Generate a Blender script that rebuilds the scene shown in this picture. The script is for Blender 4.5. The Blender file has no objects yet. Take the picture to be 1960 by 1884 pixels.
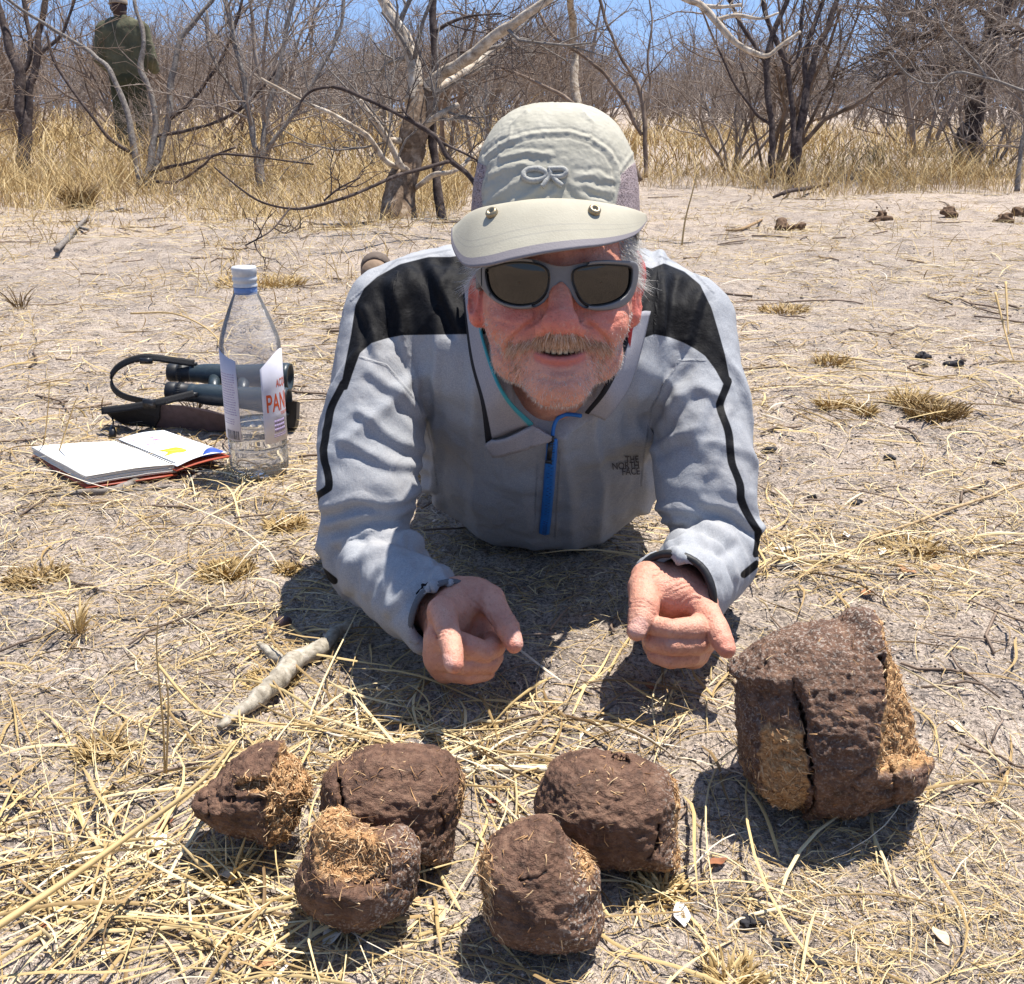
import bpy, bmesh, math, random
import numpy as np
from mathutils import Vector, Matrix
from mathutils.bvhtree import BVHTree

SC = bpy.context.scene
COL = SC.collection
rnd = random.Random(11)
R = np.random.default_rng(7)

# ------------------------------------------------------------------ camera, sky, sun, exposure
CAM_H, PITCH, FPX, CX, CY = 0.55, math.radians(19.3), 2100.0, 980.0, 942.0
cam_d = bpy.data.cameras.new('camera')
cam_d.sensor_width = 36.0
cam_d.lens = 36.0 * FPX / 1960.0
cam_d.clip_start, cam_d.clip_end = 0.02, 3000.0
cam = bpy.data.objects.new('camera', cam_d)
COL.objects.link(cam)
cam.location = (0, 0, CAM_H)
cam.rotation_euler = (math.radians(90) - PITCH, 0, 0)
SC.camera = cam

SUN_VEC = Vector((0.25, 0.20, 1.0)).normalized()          # towards the sun
world = bpy.data.worlds.new('World')
SC.world = world
world.use_nodes = True
wn = world.node_tree
wn.nodes.clear()
wo = wn.nodes.new('ShaderNodeOutputWorld')
wb = wn.nodes.new('ShaderNodeBackground')
sky = wn.nodes.new('ShaderNodeTexSky')
sky.sky_type = 'NISHITA'
sky.sun_disc = False
sky.sun_elevation = math.asin(SUN_VEC.z)
sky.sun_rotation = math.atan2(SUN_VEC.x, SUN_VEC.y)
sky.altitude = 1000
sky.air_density = 1.0
sky.dust_density = 0.25
sky.ozone_density = 0.7
wb.inputs['Strength'].default_value = 0.12
tc = wn.nodes.new('ShaderNodeTexCoord')
mp = wn.nodes.new('ShaderNodeMapping')                     # the clear blue begins close above the horizon
mp.inputs['Scale'].default_value = (1, 1, 0.75)
mp.inputs['Location'].default_value = (0, 0, 0.30)
wn.links.new(tc.outputs['Generated'], mp.inputs[0])
wn.links.new(mp.outputs[0], sky.inputs[0])
wn.links.new(sky.outputs[0], wb.inputs[0])
wn.links.new(wb.outputs[0], wo.inputs[0])

sun_d = bpy.data.lights.new('sun', 'SUN')
sun_d.energy = 5.0
sun_d.angle = math.radians(0.5)
sun_d.color = (1.0, 0.95, 0.87)
sun = bpy.data.objects.new('sun', sun_d)
COL.objects.link(sun)
sun.rotation_euler = SUN_VEC.to_track_quat('Z', 'Y').to_euler()
sun.location = (0, 0, 30)

SC.view_settings.view_transform = 'Standard'
SC.view_settings.look = 'None'
SC.view_settings.exposure = 0.85
SC.view_settings.gamma = 1.0
SC.view_settings.use_curve_mapping = False

# ------------------------------------------------------------------ placing helpers
_F = np.array([0, math.cos(PITCH), -math.sin(PITCH)])
_U = np.array([0, math.sin(PITCH), math.cos(PITCH)])
_R = np.array([1.0, 0, 0])
_C = np.array([0, 0, CAM_H])


def P(dx, dy, dep):
    "point at an image bearing and a depth along the view axis"
    return _C + dep * (_F + (dx - CX) / FPX * _R - (dy - CY) / FPX * _U)


def gdep(dy, z=0.0):
    return (CAM_H - z) / (math.sin(PITCH) + (dy - CY) / FPX * math.cos(PITCH))


def GP(dx, dy, z=0.0):
    "ground point seen on a bearing"
    return P(dx, dy, gdep(dy, z))


def px(p):
    "world points (N,3) -> bearing (N,2)"
    q = np.asarray(p) - _C
    d = q @ _F
    return np.stack([CX + FPX * (q @ _R) / d, CY - FPX * (q @ _U) / d], -1)


# ------------------------------------------------------------------ noise
def _hash(ix, iy, iz, seed):
    h = (ix.astype(np.uint32) * np.uint32(374761393) + iy.astype(np.uint32) * np.uint32(668265263)
         + iz.astype(np.uint32) * np.uint32(2147483647) + np.uint32(seed * 974711 + 17))
    h = (h ^ (h >> np.uint32(13))) * np.uint32(1274126177)
    h = (h ^ (h >> np.uint32(16))) * np.uint32(2246822519)
    h = h ^ (h >> np.uint32(15))
    return (h & np.uint32(0xFFFFFF)).astype(np.float32) / np.float32(0x7FFFFF) - 1.0


def vnoise(p, seed=0):
    "value noise, (N,3) -> -1..1"
    p = np.asarray(p, np.float32)
    i = np.floor(p).astype(np.int64)
    f = p - i
    u = f * f * f * (f * (f * 6 - 15) + 10)
    r = 0
    for a in (0, 1):
        for b in (0, 1):
            for c in (0, 1):
                w = (u[:, 0] if a else 1 - u[:, 0]) * (u[:, 1] if b else 1 - u[:, 1]) * (u[:, 2] if c else 1 - u[:, 2])
                r = r + w * _hash(i[:, 0] + a, i[:, 1] + b, i[:, 2] + c, seed)
    return r


def fbm(p, octs=3, seed=0, gain=0.5):
    a, s, r = 1.0, 1.0, 0
    p = np.asarray(p, np.float32)
    for o in range(octs):
        r = r + a * vnoise(p * s + 13.7 * o, seed + o)
        a *= gain
        s *= 2.03
    return r


def xy3(x, y, s):
    return np.stack([np.asarray(x) * s, np.asarray(y) * s, np.zeros_like(np.asarray(x, float))], -1)


def sstep(a, b, x):
    t = np.clip((x - a) / (b - a), 0, 1)
    return t * t * (3 - 2 * t)


# ------------------------------------------------------------------ objects
def link(o):
    COL.objects.link(o)
    return o


def root_loc(o):
    while o.parent:
        o = o.parent
    return np.array(o.location)


def tag(o, label=None, cat=None, group=None, kind=None):
    if label: o['label'] = label
    if cat: o['category'] = cat
    if group: o['group'] = group
    if kind: o['kind'] = kind
    return o


def empty(name, loc, label=None, cat=None, group=None):
    o = bpy.data.objects.new(name, None)
    o.empty_display_size = 0.05
    o.location = loc
    return tag(link(o), label, cat, group)


def mesh(name, V, Fq, mat=None, parent=None, smooth=True, attrs=None, world_space=True, loc=None):
    "V (N,3), Fq: (M,4)/(M,3) array or list of arrays / list of tuples"
    V = np.asarray(V, np.float32)
    if parent is not None and world_space:
        V = V - root_loc(parent).astype(np.float32)
    if loc is not None:
        V = V - np.asarray(loc, np.float32)
    if isinstance(Fq, np.ndarray):
        Fq = [Fq]
    me = bpy.data.meshes.new(name)
    if len(Fq) and isinstance(Fq[0], np.ndarray):
        nl = sum(f.size for f in Fq)
        npol = sum(len(f) for f in Fq)
        me.vertices.add(len(V))
        me.vertices.foreach_set('co', V.ravel())
        me.loops.add(nl)
        me.polygons.add(npol)
        me.loops.foreach_set('vertex_index', np.concatenate([f.ravel() for f in Fq]).astype(np.int32))
        tot = np.concatenate([np.full(len(f), f.shape[1]) for f in Fq])
        st = np.concatenate([[0], np.cumsum(tot)[:-1]]).astype(np.int32)
        me.polygons.foreach_set('loop_start', st)
        me.update(calc_edges=True)
    else:
        me.from_pydata([tuple(map(float, v)) for v in V], [], [tuple(int(i) for i in f) for f in Fq])
    me.validate()
    if smooth:
        me.polygons.foreach_set('use_smooth', np.ones(len(me.polygons), bool))
    if attrs:
        for k, a in attrs.items():
            at = me.attributes.new(k, 'FLOAT', 'POINT')
            at.data.foreach_set('value', np.asarray(a, np.float32))
    if mat: me.materials.append(mat)
    o = bpy.data.objects.new(name, me)
    if loc is not None: o.location = loc
    if parent is not None: o.parent = parent
    return link(o)


class MB:
    "collects vertices and faces, then links them as one mesh"
    def __init__(self):
        self.V, self.F, self.n, self.A = [], {3: [], 4: []}, 0, []

    def add(self, V, F, a=None):
        V = np.asarray(V, np.float32).reshape(-1, 3)
        F = np.asarray(F, np.int64)
        self.V.append(V)
        self.F[F.shape[1]].append(F + self.n)
        self.A.append(np.broadcast_to(np.asarray(0.0 if a is None else a, np.float32), (len(V),)))
        self.n += len(V)

    def tube(self, pts, rad, sides=6, cap=True, a=None):
        pts = np.asarray(pts, float)
        n = len(pts)
        rad = np.broadcast_to(np.asarray(rad, float), (n,))
        t = np.gradient(pts, axis=0)
        t /= np.linalg.norm(t, axis=1)[:, None] + 1e-12
        ref = np.array([0, 0, 1.0]) if abs(t[0][2]) < 0.9 else np.array([1.0, 0, 0])
        x = np.cross(t, ref)
        x /= np.linalg.norm(x, axis=1)[:, None] + 1e-12
        y = np.cross(t, x)
        an = np.arange(sides) * 2 * math.pi / sides
        V = pts[:, None, :] + rad[:, None, None] * (x[:, None, :] * np.cos(an)[None, :, None] + y[:, None, :] * np.sin(an)[None, :, None])
        i = np.arange(n - 1)[:, None] * sides
        j = np.arange(sides)[None, :]
        k = (j + 1) % sides
        F = np.stack([i + j, i + k, i + sides + k, i + sides + j], -1).reshape(-1, 4)
        if cap:
            V = np.concatenate([V.reshape(-1, 3), pts[:1], pts[-1:]])
            c0, c1 = n * sides, n * sides + 1
            jj = np.arange(sides)
            kk = (jj + 1) % sides
            T = np.concatenate([np.stack([np.full(sides, c0), kk, jj], -1), np.stack([np.full(sides, c1), (n - 1) * sides + jj, (n - 1) * sides + kk], -1)])
            b = self.n
            self.add(V, F, a)
            self.F[3].append(T + b)
        else:
            self.add(V.reshape(-1, 3), F, a)

    def box(self, c, s, rot=None, a=None):
        c = np.asarray(c, float)
        s = np.asarray(s, float) / 2
        V = np.array([[x, y, z] for x in (-1, 1) for y in (-1, 1) for z in (-1, 1)], float) * s
        if rot is not None: V = V @ np.asarray(rot).T
        self.add(V + c, [[0, 1, 3, 2], [4, 6, 7, 5], [0, 4, 5, 1], [2, 3, 7, 6], [0, 2, 6, 4], [1, 5, 7, 3]], a)

    def build(self, name, mat, parent=None, smooth=True, attr=None, **k):
        Fs = [np.concatenate(v) for v in (self.F[4], self.F[3]) if v]
        at = {attr: np.concatenate(self.A)} if attr else None
        return mesh(name, np.concatenate(self.V), Fs, mat, parent, smooth, at, **k)


def rotz(a):
    c, s = math.cos(a), math.sin(a)
    return np.array([[c, -s, 0], [s, c, 0], [0, 0, 1.0]])


def lathe(prof, seg=32):
    "profile [(r,z)] -> V, quads (open ends)"
    prof = np.asarray(prof, float)
    an = np.arange(seg) * 2 * math.pi / seg
    V = np.stack([prof[:, 0, None] * np.cos(an), prof[:, 0, None] * np.sin(an), np.repeat(prof[:, 1, None], seg, 1)], -1).reshape(-1, 3)
    n = len(prof)
    i = np.arange(n - 1)[:, None] * seg
    j = np.arange(seg)[None, :]
    k = (j + 1) % seg
    return V, np.stack([i + j, i + k, i + seg + k, i + seg + j], -1).reshape(-1, 4)


def spline(pts, n):
    "Catmull-Rom through the points"
    p = np.asarray(pts, float)
    p = np.concatenate([[2 * p[0] - p[1]], p, [2 * p[-1] - p[-2]]])
    m = len(p) - 3
    t = np.linspace(0, m - 1e-6, n)
    i = t.astype(int)
    f = (t - i)[:, None]
    a, b, c, d = p[i], p[i + 1], p[i + 2], p[i + 3]
    return 0.5 * (2 * b + (c - a) * f + (2 * a - 5 * b + 4 * c - d) * f ** 2 + (3 * b - a - 3 * c + d) * f ** 3)


def grid_faces(nu, nv, wrap=False):
    i = np.arange(nu - 1)[:, None]
    j = np.arange(nv if wrap else nv - 1)[None, :]
    k = (j + 1) % nv
    return np.stack([i * nv + j, i * nv + k, (i + 1) * nv + k, (i + 1) * nv + j], -1).reshape(-1, 4)


def thick_grid(V, nu, nv, th, nrm=None):
    "closed slab from a (nu*nv) sheet; th may be per vertex"
    V = np.asarray(V, float).reshape(nu, nv, 3)
    if nrm is None:
        du = np.gradient(V, axis=0)
        dv = np.gradient(V, axis=1)
        nrm = np.cross(du, dv)
        nrm /= np.linalg.norm(nrm, axis=2)[..., None] + 1e-12
    V2 = V - nrm * np.asarray(th)
    a = grid_faces(nu, nv)[:, ::-1]
    n = nu * nv
    b = a[:, ::-1] + n
    idx = np.arange(n).reshape(nu, nv)
    loop = np.concatenate([idx[:, 0], idx[-1, 1:], idx[-2::-1, -1], idx[0, -2:0:-1]])
    l2 = np.roll(loop, -1)
    s = np.stack([loop, loop + n, l2 + n, l2], -1)
    return np.concatenate([V.reshape(-1, 3), V2.reshape(-1, 3)]), np.concatenate([a, b, s])


# ------------------------------------------------------------------ signed distance shapes -> mesh
def smin(a, b, k):
    h = np.maximum(k - np.abs(a - b), 0) / k
    return np.minimum(a, b) - h * h * k * 0.25


def smax(a, b, k):
    return -smin(-a, -b, k)


def d_cap(p, a, b, ra, rb):
    a = np.asarray(a, np.float32)
    ab = np.asarray(b, np.float32) - a
    q = p - a
    t = np.clip(q @ ab / (ab @ ab + 1e-12), 0, 1)
    return np.linalg.norm(q - t[:, None] * ab, axis=1) - (ra + (rb - ra) * t)


def d_ell(p, c, r, rot=None):
    q = p - np.asarray(c, np.float32)
    if rot is not None: q = q @ np.asarray(rot, np.float32)
    r = np.asarray(r, np.float32)
    k0 = np.linalg.norm(q / r, axis=1)
    k1 = np.linalg.norm(q / (r * r), axis=1)
    return k0 * (k0 - 1) / (k1 + 1e-9)


def d_chain(p, pts, rad):
    d = None
    for i in range(len(pts) - 1):
        e = d_cap(p, pts[i], pts[i + 1], rad[i], rad[i + 1])
        d = e if d is None else np.minimum(d, e)
    return d


def seg_d2(q, a, b):
    ab = b - a
    w = q - a
    t = np.clip((w @ ab) / (ab @ ab + 1e-12), 0, 1)
    e = w - t[:, None] * ab
    return (e * e).sum(1)


def poly_sd(q, poly):
    "2D signed distance to a closed polygon, negative inside"
    q = np.asarray(q, np.float32)
    poly = np.asarray(poly, np.float32)
    n = len(poly)
    d = np.full(len(q), 1e18, np.float32)
    s = np.zeros(len(q), bool)
    for i in range(n):
        a, b = poly[i], poly[(i + 1) % n]
        d = np.minimum(d, seg_d2(q, a, b))
        c = ((a[1] > q[:, 1]) != (b[1] > q[:, 1])) & (q[:, 0] < (b[0] - a[0]) * (q[:, 1] - a[1]) / (b[1] - a[1] + 1e-12) + a[0])
        s ^= c
    d = np.sqrt(d)
    return np.where(s, -d, d)


def line_d(q, pts):
    q = np.asarray(q, np.float32)
    pts = np.asarray(pts, np.float32)
    d = np.full(len(q), 1e18, np.float32)
    for i in range(len(pts) - 1):
        d = np.minimum(d, seg_d2(q, pts[i], pts[i + 1]))
    return np.sqrt(d)


def sdf_mesh(fn, lo, hi, h, B=8, margin=0.0, project=2):
    lo = np.asarray(lo, np.float32)
    hi = np.asarray(hi, np.float32)
    nb = np.ceil((hi - lo) / (B * h)).astype(int) + 1
    g = np.stack(np.meshgrid(*[np.arange(k) for k in nb], indexing='ij'), -1).reshape(-1, 3)
    c = (lo + (g + 0.5) * (B * h)).astype(np.float32)
    d = np.concatenate([fn(x) for x in np.array_split(c, max(1, len(c) // 400000))])
    g = g[np.abs(d) < B * h * 1.05 + margin]
    off = np.stack(np.meshgrid(*[np.arange(B + 1)] * 3, indexing='ij'), -1).reshape(-1, 3)
    G = nb * B + 2

    def gid(a):
        return (a[..., 0].astype(np.int64) * G[1] + a[..., 1]) * G[2] + a[..., 2]
    VV, ID, QQ = [], [], []
    for gb in np.array_split(g, max(1, len(g) // 1500)):
        base = gb[:, None, :] * B
        pts = (lo + (base + off) * h).astype(np.float32).reshape(-1, 3)
        v = fn(pts).reshape(-1, B + 1, B + 1, B + 1)
        ins = v < 0
        cs = [(a, b, c_) for a in (0, 1) for b in (0, 1) for c_ in (0, 1)]
        cnt = sum(ins[:, a:a + B, b:b + B, c_:c_ + B].astype(np.int8) for a, b, c_ in cs)
        w = np.argwhere((cnt > 0) & (cnt < 8))
        if not len(w): continue
        cv = np.stack([v[w[:, 0], w[:, 1] + a, w[:, 2] + b, w[:, 3] + c_] for a, b, c_ in cs], 1)
        co = np.array(cs, np.float32)
        acc = np.zeros((len(w), 3), np.float32)
        num = np.zeros(len(w), np.float32)
        for i in range(8):
            for j in range(i + 1, 8):
                if abs(co[i] - co[j]).sum() != 1: continue
                m = (cv[:, i] < 0) != (cv[:, j] < 0)
                t = np.where(m, cv[:, i] / (cv[:, i] - cv[:, j] + 1e-20), 0)
                acc += np.where(m[:, None], co[i] + t[:, None] * (co[j] - co[i]), 0)
                num += m
        cell = gb[w[:, 0]] * B + w[:, 1:]
        VV.append(lo + (cell + acc / num[:, None]) * h)
        ID.append(gid(cell))
        for ax in range(3):
            sl = [slice(0, B)] * 3
            s2 = list(sl)
            s2[ax] = slice(1, B + 1)
            a0 = ins[(slice(None), *sl)]
            a1 = ins[(slice(None), *s2)]
            e = np.argwhere(a0 != a1)
            if not len(e): continue
            pos = gb[e[:, 0]] * B + e[:, 1:]
            o1, o2 = (ax + 1) % 3, (ax + 2) % 3
            q = []
            for da, db in ((0, 0), (-1, 0), (-1, -1), (0, -1)):
                pp = pos.copy()
                pp[:, o1] += da
                pp[:, o2] += db
                q.append(gid(pp))
            q = np.stack(q, 1)
            fl = a0[e[:, 0], e[:, 1], e[:, 2], e[:, 3]]
            q[~fl] = q[~fl][:, ::-1]
            QQ.append(q)
    V = np.concatenate(VV)
    ID = np.concatenate(ID)
    Q = np.concatenate(QQ)
    ID, u = np.unique(ID, return_index=True)
    V = V[u]
    k = np.clip(np.searchsorted(ID, Q), 0, len(ID) - 1)
    ok = (ID[k] == Q).all(1)
    Q = k[ok]
    for _ in range(project):
        n, d0 = sdf_grad(fn, V, h * 0.7)
        V = V - n * np.clip(d0, -h, h)[:, None] * 0.7
    return V.astype(np.float32), Q


def sdf_grad(fn, V, e):
    V = V.astype(np.float32)
    d0 = fn(V)
    gs = []
    for ax in range(3):
        o = np.zeros(3, np.float32)
        o[ax] = e
        gs.append(fn(V + o) - fn(V - o))
    n = np.stack(gs, 1)
    n /= np.linalg.norm(n, axis=1)[:, None] + 1e-9
    return n, d0


def vnormals(V, Fq):
    n = np.zeros_like(V)
    a = V[Fq[:, 2]] - V[Fq[:, 0]]
    b = V[Fq[:, 3 if Fq.shape[1] == 4 else 1]] - V[Fq[:, 1 if Fq.shape[1] == 4 else 0]]
    c = np.cross(a, b)
    for i in range(Fq.shape[1]):
        np.add.at(n, Fq[:, i], c)
    return n / (np.linalg.norm(n, axis=1)[:, None] + 1e-12)


# ------------------------------------------------------------------ materials
class Mat:
    def __init__(self, name, rough=0.8, spec=0.3):
        self.m = bpy.data.materials.new(name)
        self.m.use_nodes = True
        self.t = self.m.node_tree
        self.b = self.t.nodes['Principled BSDF']
        self.b.inputs['Roughness'].default_value = rough
        self.b.inputs['Specular IOR Level'].default_value = spec
        self.co = None

    def n(self, ty, **k):
        x = self.t.nodes.new(ty)
        for a, v in k.items(): setattr(x, a, v)
        return x

    def to(self, out, inp):
        if hasattr(out, 'is_linked') or hasattr(out, 'links'):
            self.t.links.new(out, inp)
        else:
            inp.default_value = out if not isinstance(out, tuple) or len(out) == 4 or inp.type == 'VECTOR' else (*out, 1)

    def vec(self, scale=(1, 1, 1)):
        if self.co is None: self.co = self.n('ShaderNodeTexCoord').outputs['Object']
        if scale == (1, 1, 1): return self.co
        mp = self.n('ShaderNodeMapping')
        mp.inputs['Scale'].default_value = scale
        self.t.links.new(self.co, mp.inputs[0])
        return mp.outputs[0]

    def noise(self, scale, detail=3, rough=0.55, stretch=(1, 1, 1), dist=0.0):
        x = self.n('ShaderNodeTexNoise')
        self.t.links.new(self.vec(stretch), x.inputs['Vector'])
        x.inputs['Scale'].default_value = scale
        x.inputs['Detail'].default_value = detail
        x.inputs['Roughness'].default_value = rough
        x.inputs['Distortion'].default_value = dist
        return x.outputs['Fac']

    def vor(self, scale, stretch=(1, 1, 1), out='Distance', feature='F1'):
        x = self.n('ShaderNodeTexVoronoi', feature=feature)
        self.t.links.new(self.vec(stretch), x.inputs['Vector'])
        x.inputs['Scale'].default_value = scale
        return x.outputs[out]

    def wave(self, scale, dist=0.0, stretch=(1, 1, 1), direction='X'):
        x = self.n('ShaderNodeTexWave', bands_direction=direction)
        self.t.links.new(self.vec(stretch), x.inputs['Vector'])
        x.inputs['Scale'].default_value = scale
        x.inputs['Distortion'].default_value = dist
        return x.outputs['Fac']

    def ramp(self, fac, stops, interp='LINEAR'):
        x = self.n('ShaderNodeValToRGB')
        x.color_ramp.interpolation = interp
        e = x.color_ramp.elements
        while len(e) < len(stops): e.new(0.5)
        for el, (p, c) in zip(e, stops):
            el.position = p
            el.color = (c, c, c, 1) if not isinstance(c, tuple) else (*c, 1)
        self.to(fac, x.inputs[0])
        return x.outputs[0]

    def mix(self, fac, a, b, mode='MIX'):
        x = self.n('ShaderNodeMix', data_type='RGBA', blend_type=mode)
        self.to(fac, x.inputs[0])
        self.to(a, x.inputs[6])
        self.to(b, x.inputs[7])
        return x.outputs[2]

    def math(self, op, a, b=0.0, c=0.0):
        x = self.n('ShaderNodeMath', operation=op)
        for v, i in zip((a, b, c), x.inputs): self.to(v, i)
        return x.outputs[0]

    def attr(self, name):
        return self.n('ShaderNodeAttribute', attribute_name=name).outputs['Fac']

    def step(self, v, edge=0.0, soft=0.0005):
        "1 below the edge, 0 above, thin soft border"
        x = self.n('ShaderNodeMapRange')
        self.to(v, x.inputs['Value'])
        x.inputs['From Min'].default_value = edge - soft
        x.inputs['From Max'].default_value = edge + soft
        x.inputs['To Min'].default_value = 1
        x.inputs['To Max'].default_value = 0
        return x.outputs[0]

    def bump(self, height, dist=0.002, strength=1.0, prev=None):
        x = self.n('ShaderNodeBump')
        x.inputs['Strength'].default_value = strength
        x.inputs['Distance'].default_value = dist
        self.t.links.new(height, x.inputs['Height'])
        if prev is not None: self.t.links.new(prev, x.inputs['Normal'])
        self.t.links.new(x.outputs[0], self.b.inputs['Normal'])
        return x.outputs[0]

    def color(self, c):
        self.to(c, self.b.inputs['Base Color'])
        return self


def plain(name, c, rough=0.7, spec=0.3, metal=0.0, var=0.15, scale=60.0, bump=0.0):
    m = Mat(name, rough, spec)
    f = m.noise(scale, 4)
    k = m.ramp(f, [(0.25, tuple(x * (1 - var) for x in c)), (0.75, tuple(min(1, x * (1 + var)) for x in c))])
    m.color(k)
    m.b.inputs['Metallic'].default_value = metal
    if bump: m.bump(f, bump)
    return m.m

# ------------------------------------------------------------------ ground
def gz(x, y):
    "height of the sand"
    if np.ndim(x) == 0: return float(gz(np.array([x]), np.array([y]))[0])
    x = np.asarray(x, float)
    y = np.asarray(y, float)
    far = sstep(2.0, 6.0, y)
    z = 0.010 * fbm(xy3(x, y, 2.3), 2, 3) * (1 + 2 * far) - 0.004
    z = z + 0.10 * fbm(xy3(x, y, 0.21), 2, 5) * sstep(3.5, 9, y)
    # the low sand ridge below the big tree
    z = z + 0.07 * np.exp(-((x + 0.55) / 0.8) ** 2 - ((y - 5.2) / 0.6) ** 2)
    return z


def gz_fine(x, y):
    z = gz(x, y)
    near = 1 - sstep(3.0, 7.0, y) * 0.6
    lump = np.maximum(fbm(xy3(x, y, 22), 2, 21), -0.25)
    patch = sstep(-0.15, 0.5, fbm(xy3(x, y, 3.1), 2, 33))
    z = z + near * (0.0022 * fbm(xy3(x, y, 38), 2, 9) + 0.0062 * lump * (0.4 + 0.9 * patch) + 0.0022 * vnoise(xy3(x, y, 110), 4))
    return z


ys = [-4, -2, -1, -0.4, 0.0, 0.25]
y = 0.42
while y < 3.2:
    ys.append(y); y *= 1.0042
while y < 30:
    ys.append(y); y *= 1.012
while y < 1600:
    ys.append(y); y *= 1.15
ys = np.array(ys)
s = np.concatenate([-np.geomspace(1, 30, 24)[::-1], np.linspace(-1, 1, 470)[1:-1], np.geomspace(1, 30, 24)])
half = 0.62 * np.maximum(ys, 0.5) + 0.12
gx = s[None, :] * half[:, None]
gy = np.repeat(ys[:, None], len(s), 1)
gzv = gz_fine(gx.ravel(), gy.ravel())
m = Mat('sand', 0.95, 0.15)
big = m.noise(1.3, 4, 0.6)
mid = m.noise(14, 5, 0.65)
fine = m.noise(260, 3, 0.7)
grit = m.vor(420, out='Color')
base = m.ramp(mid, [(0.28, (0.27, 0.217, 0.178)), (0.5, (0.41, 0.34, 0.283)), (0.75, (0.545, 0.46, 0.39))])
base = m.mix(m.ramp(m.noise(0.45, 3), [(0.4, 0.0), (0.65, 0.7)]), base, (0.54, 0.44, 0.36))
grain = m.ramp(fine, [(0.36, 0.16), (0.5, 0.92), (0.66, 1.3)])
base = m.mix(0.75, base, grain, 'MULTIPLY')
ash = m.ramp(m.noise(7.5, 6, 0.72), [(0.50, 0.0), (0.60, 1.0)])
ashf = m.ramp(m.noise(150, 3, 0.7), [(0.46, 0.0), (0.58, 1.0)])
base = m.mix(m.math('MULTIPLY', m.math('MULTIPLY', ash, ashf), 0.85), base, (0.085, 0.08, 0.085))
spk = m.ramp(m.noise(95, 4, 0.8), [(0.55, 0.0), (0.60, 0.9)])
base = m.mix(spk, base, (0.16, 0.13, 0.11))
litter = m.ramp(m.noise(48, 4, 0.75, (1, 2.5, 1)), [(0.60, 0.0), (0.68, 0.4)])
base = m.mix(litter, base, (0.55, 0.40, 0.19))
m.color(base)
b1 = m.bump(m.noise(120, 4, 0.75), 0.009, 1.0)
m.bump(fine, 0.002, 0.8, b1)
sand_mat = m.m
tag(mesh('ground', np.stack([gx.ravel(), gy.ravel(), gzv], -1), grid_faces(len(ys), len(s)), sand_mat), kind='structure')

# ------------------------------------------------------------------ the man lying on his elbows
def S(pxr, dep):
    return pxr * dep / FPX


def PR(dx, dy, dep, r):
    return P(dx, dy, dep), S(r, dep)


class Chain:
    "joints given as (dx, dy, depth, radius in image units)"
    def __init__(self, *j):
        self.p = [P(a, b, c) for a, b, c, r in j]
        self.r = [S(r, c) for a, b, c, r in j]

    def __call__(self, q, grow=0.0):
        return d_chain(q, self.p, [r + grow for r in self.r])


class Region:
    "a set of shapes smoothly merged, evaluated only inside its own box"
    def __init__(self, shapes, k, pad=0.035):
        self.shapes, self.k = shapes, k
        pts = np.array([p for s in shapes for p in s.p])
        rad = np.array([r for s in shapes for r in s.r])
        self.lo = (pts - rad[:, None]).min(0) - pad
        self.hi = (pts + rad[:, None]).max(0) + pad
        self.pad = pad

    def raw(self, q, grow=0.0):
        d = None
        for s in self.shapes:
            e = s(q, grow)
            d = e if d is None else smin(d, e, self.k)
        return d

    def __call__(self, q, grow=0.0):
        c = np.maximum(np.maximum(self.lo - q, q - self.hi), 0)
        out = np.linalg.norm(c, axis=1) + self.pad * 0.6
        m = (c == 0).all(1)
        if m.any(): out[m] = self.raw(q[m], grow)
        return out


man = empty('person', (0.04, 1.30, 0.0), 'man lying on his elbows in grey jacket, pale cap and sunglasses, pointing at the dung', 'person')

# --- trunk, arms (shared by the body inside and by the jacket outside)
class Ell:
    def __init__(self, c, r, rot=None):
        self.c, self.rr, self.rot = np.array(c), np.array(r), rot
        self.p, self.r = [self.c], [max(r)]

    def __call__(self, q, grow=0.0):
        return d_ell(q, self.c, self.rr + grow, self.rot)


trunk = Region([
    Chain((758, 600, 1.31, 86), (1065, 590, 1.30, 112), (1306, 604, 1.31, 86)),
    Chain((850, 572, 1.40, 96), (1060, 550, 1.44, 108), (1240, 576, 1.40, 96)),
    Chain((900, 690, 1.29, 112), (928, 866, 1.455, 126)),
    Chain((1170, 690, 1.29, 112), (1142, 866, 1.455, 126)),
    Chain((1045, 725, 1.255, 128), (1040, 874, 1.46, 156)),
    Chain((1040, 820, 1.52, 200), (1040, 640, 2.05, 175), (1040, 590, 2.35, 165)),
], 0.075)
armL = Region([Chain((738, 620, 1.30, 84), (718, 770, 1.27, 92), (702, 940, 1.25, 98), (706, 1068, 1.25, 86), (760, 1120, 1.19, 84), (850, 1182, 1.105, 76))], 0.04)
armR = Region([Chain((1322, 624, 1.30, 84), (1342, 770, 1.27, 88), (1352, 940, 1.25, 98), (1368, 1060, 1.25, 84), (1345, 1098, 1.19, 84), (1288, 1138, 1.10, 84))], 0.04)

# --- hands
def hand_region(parts):
    return parts


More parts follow.
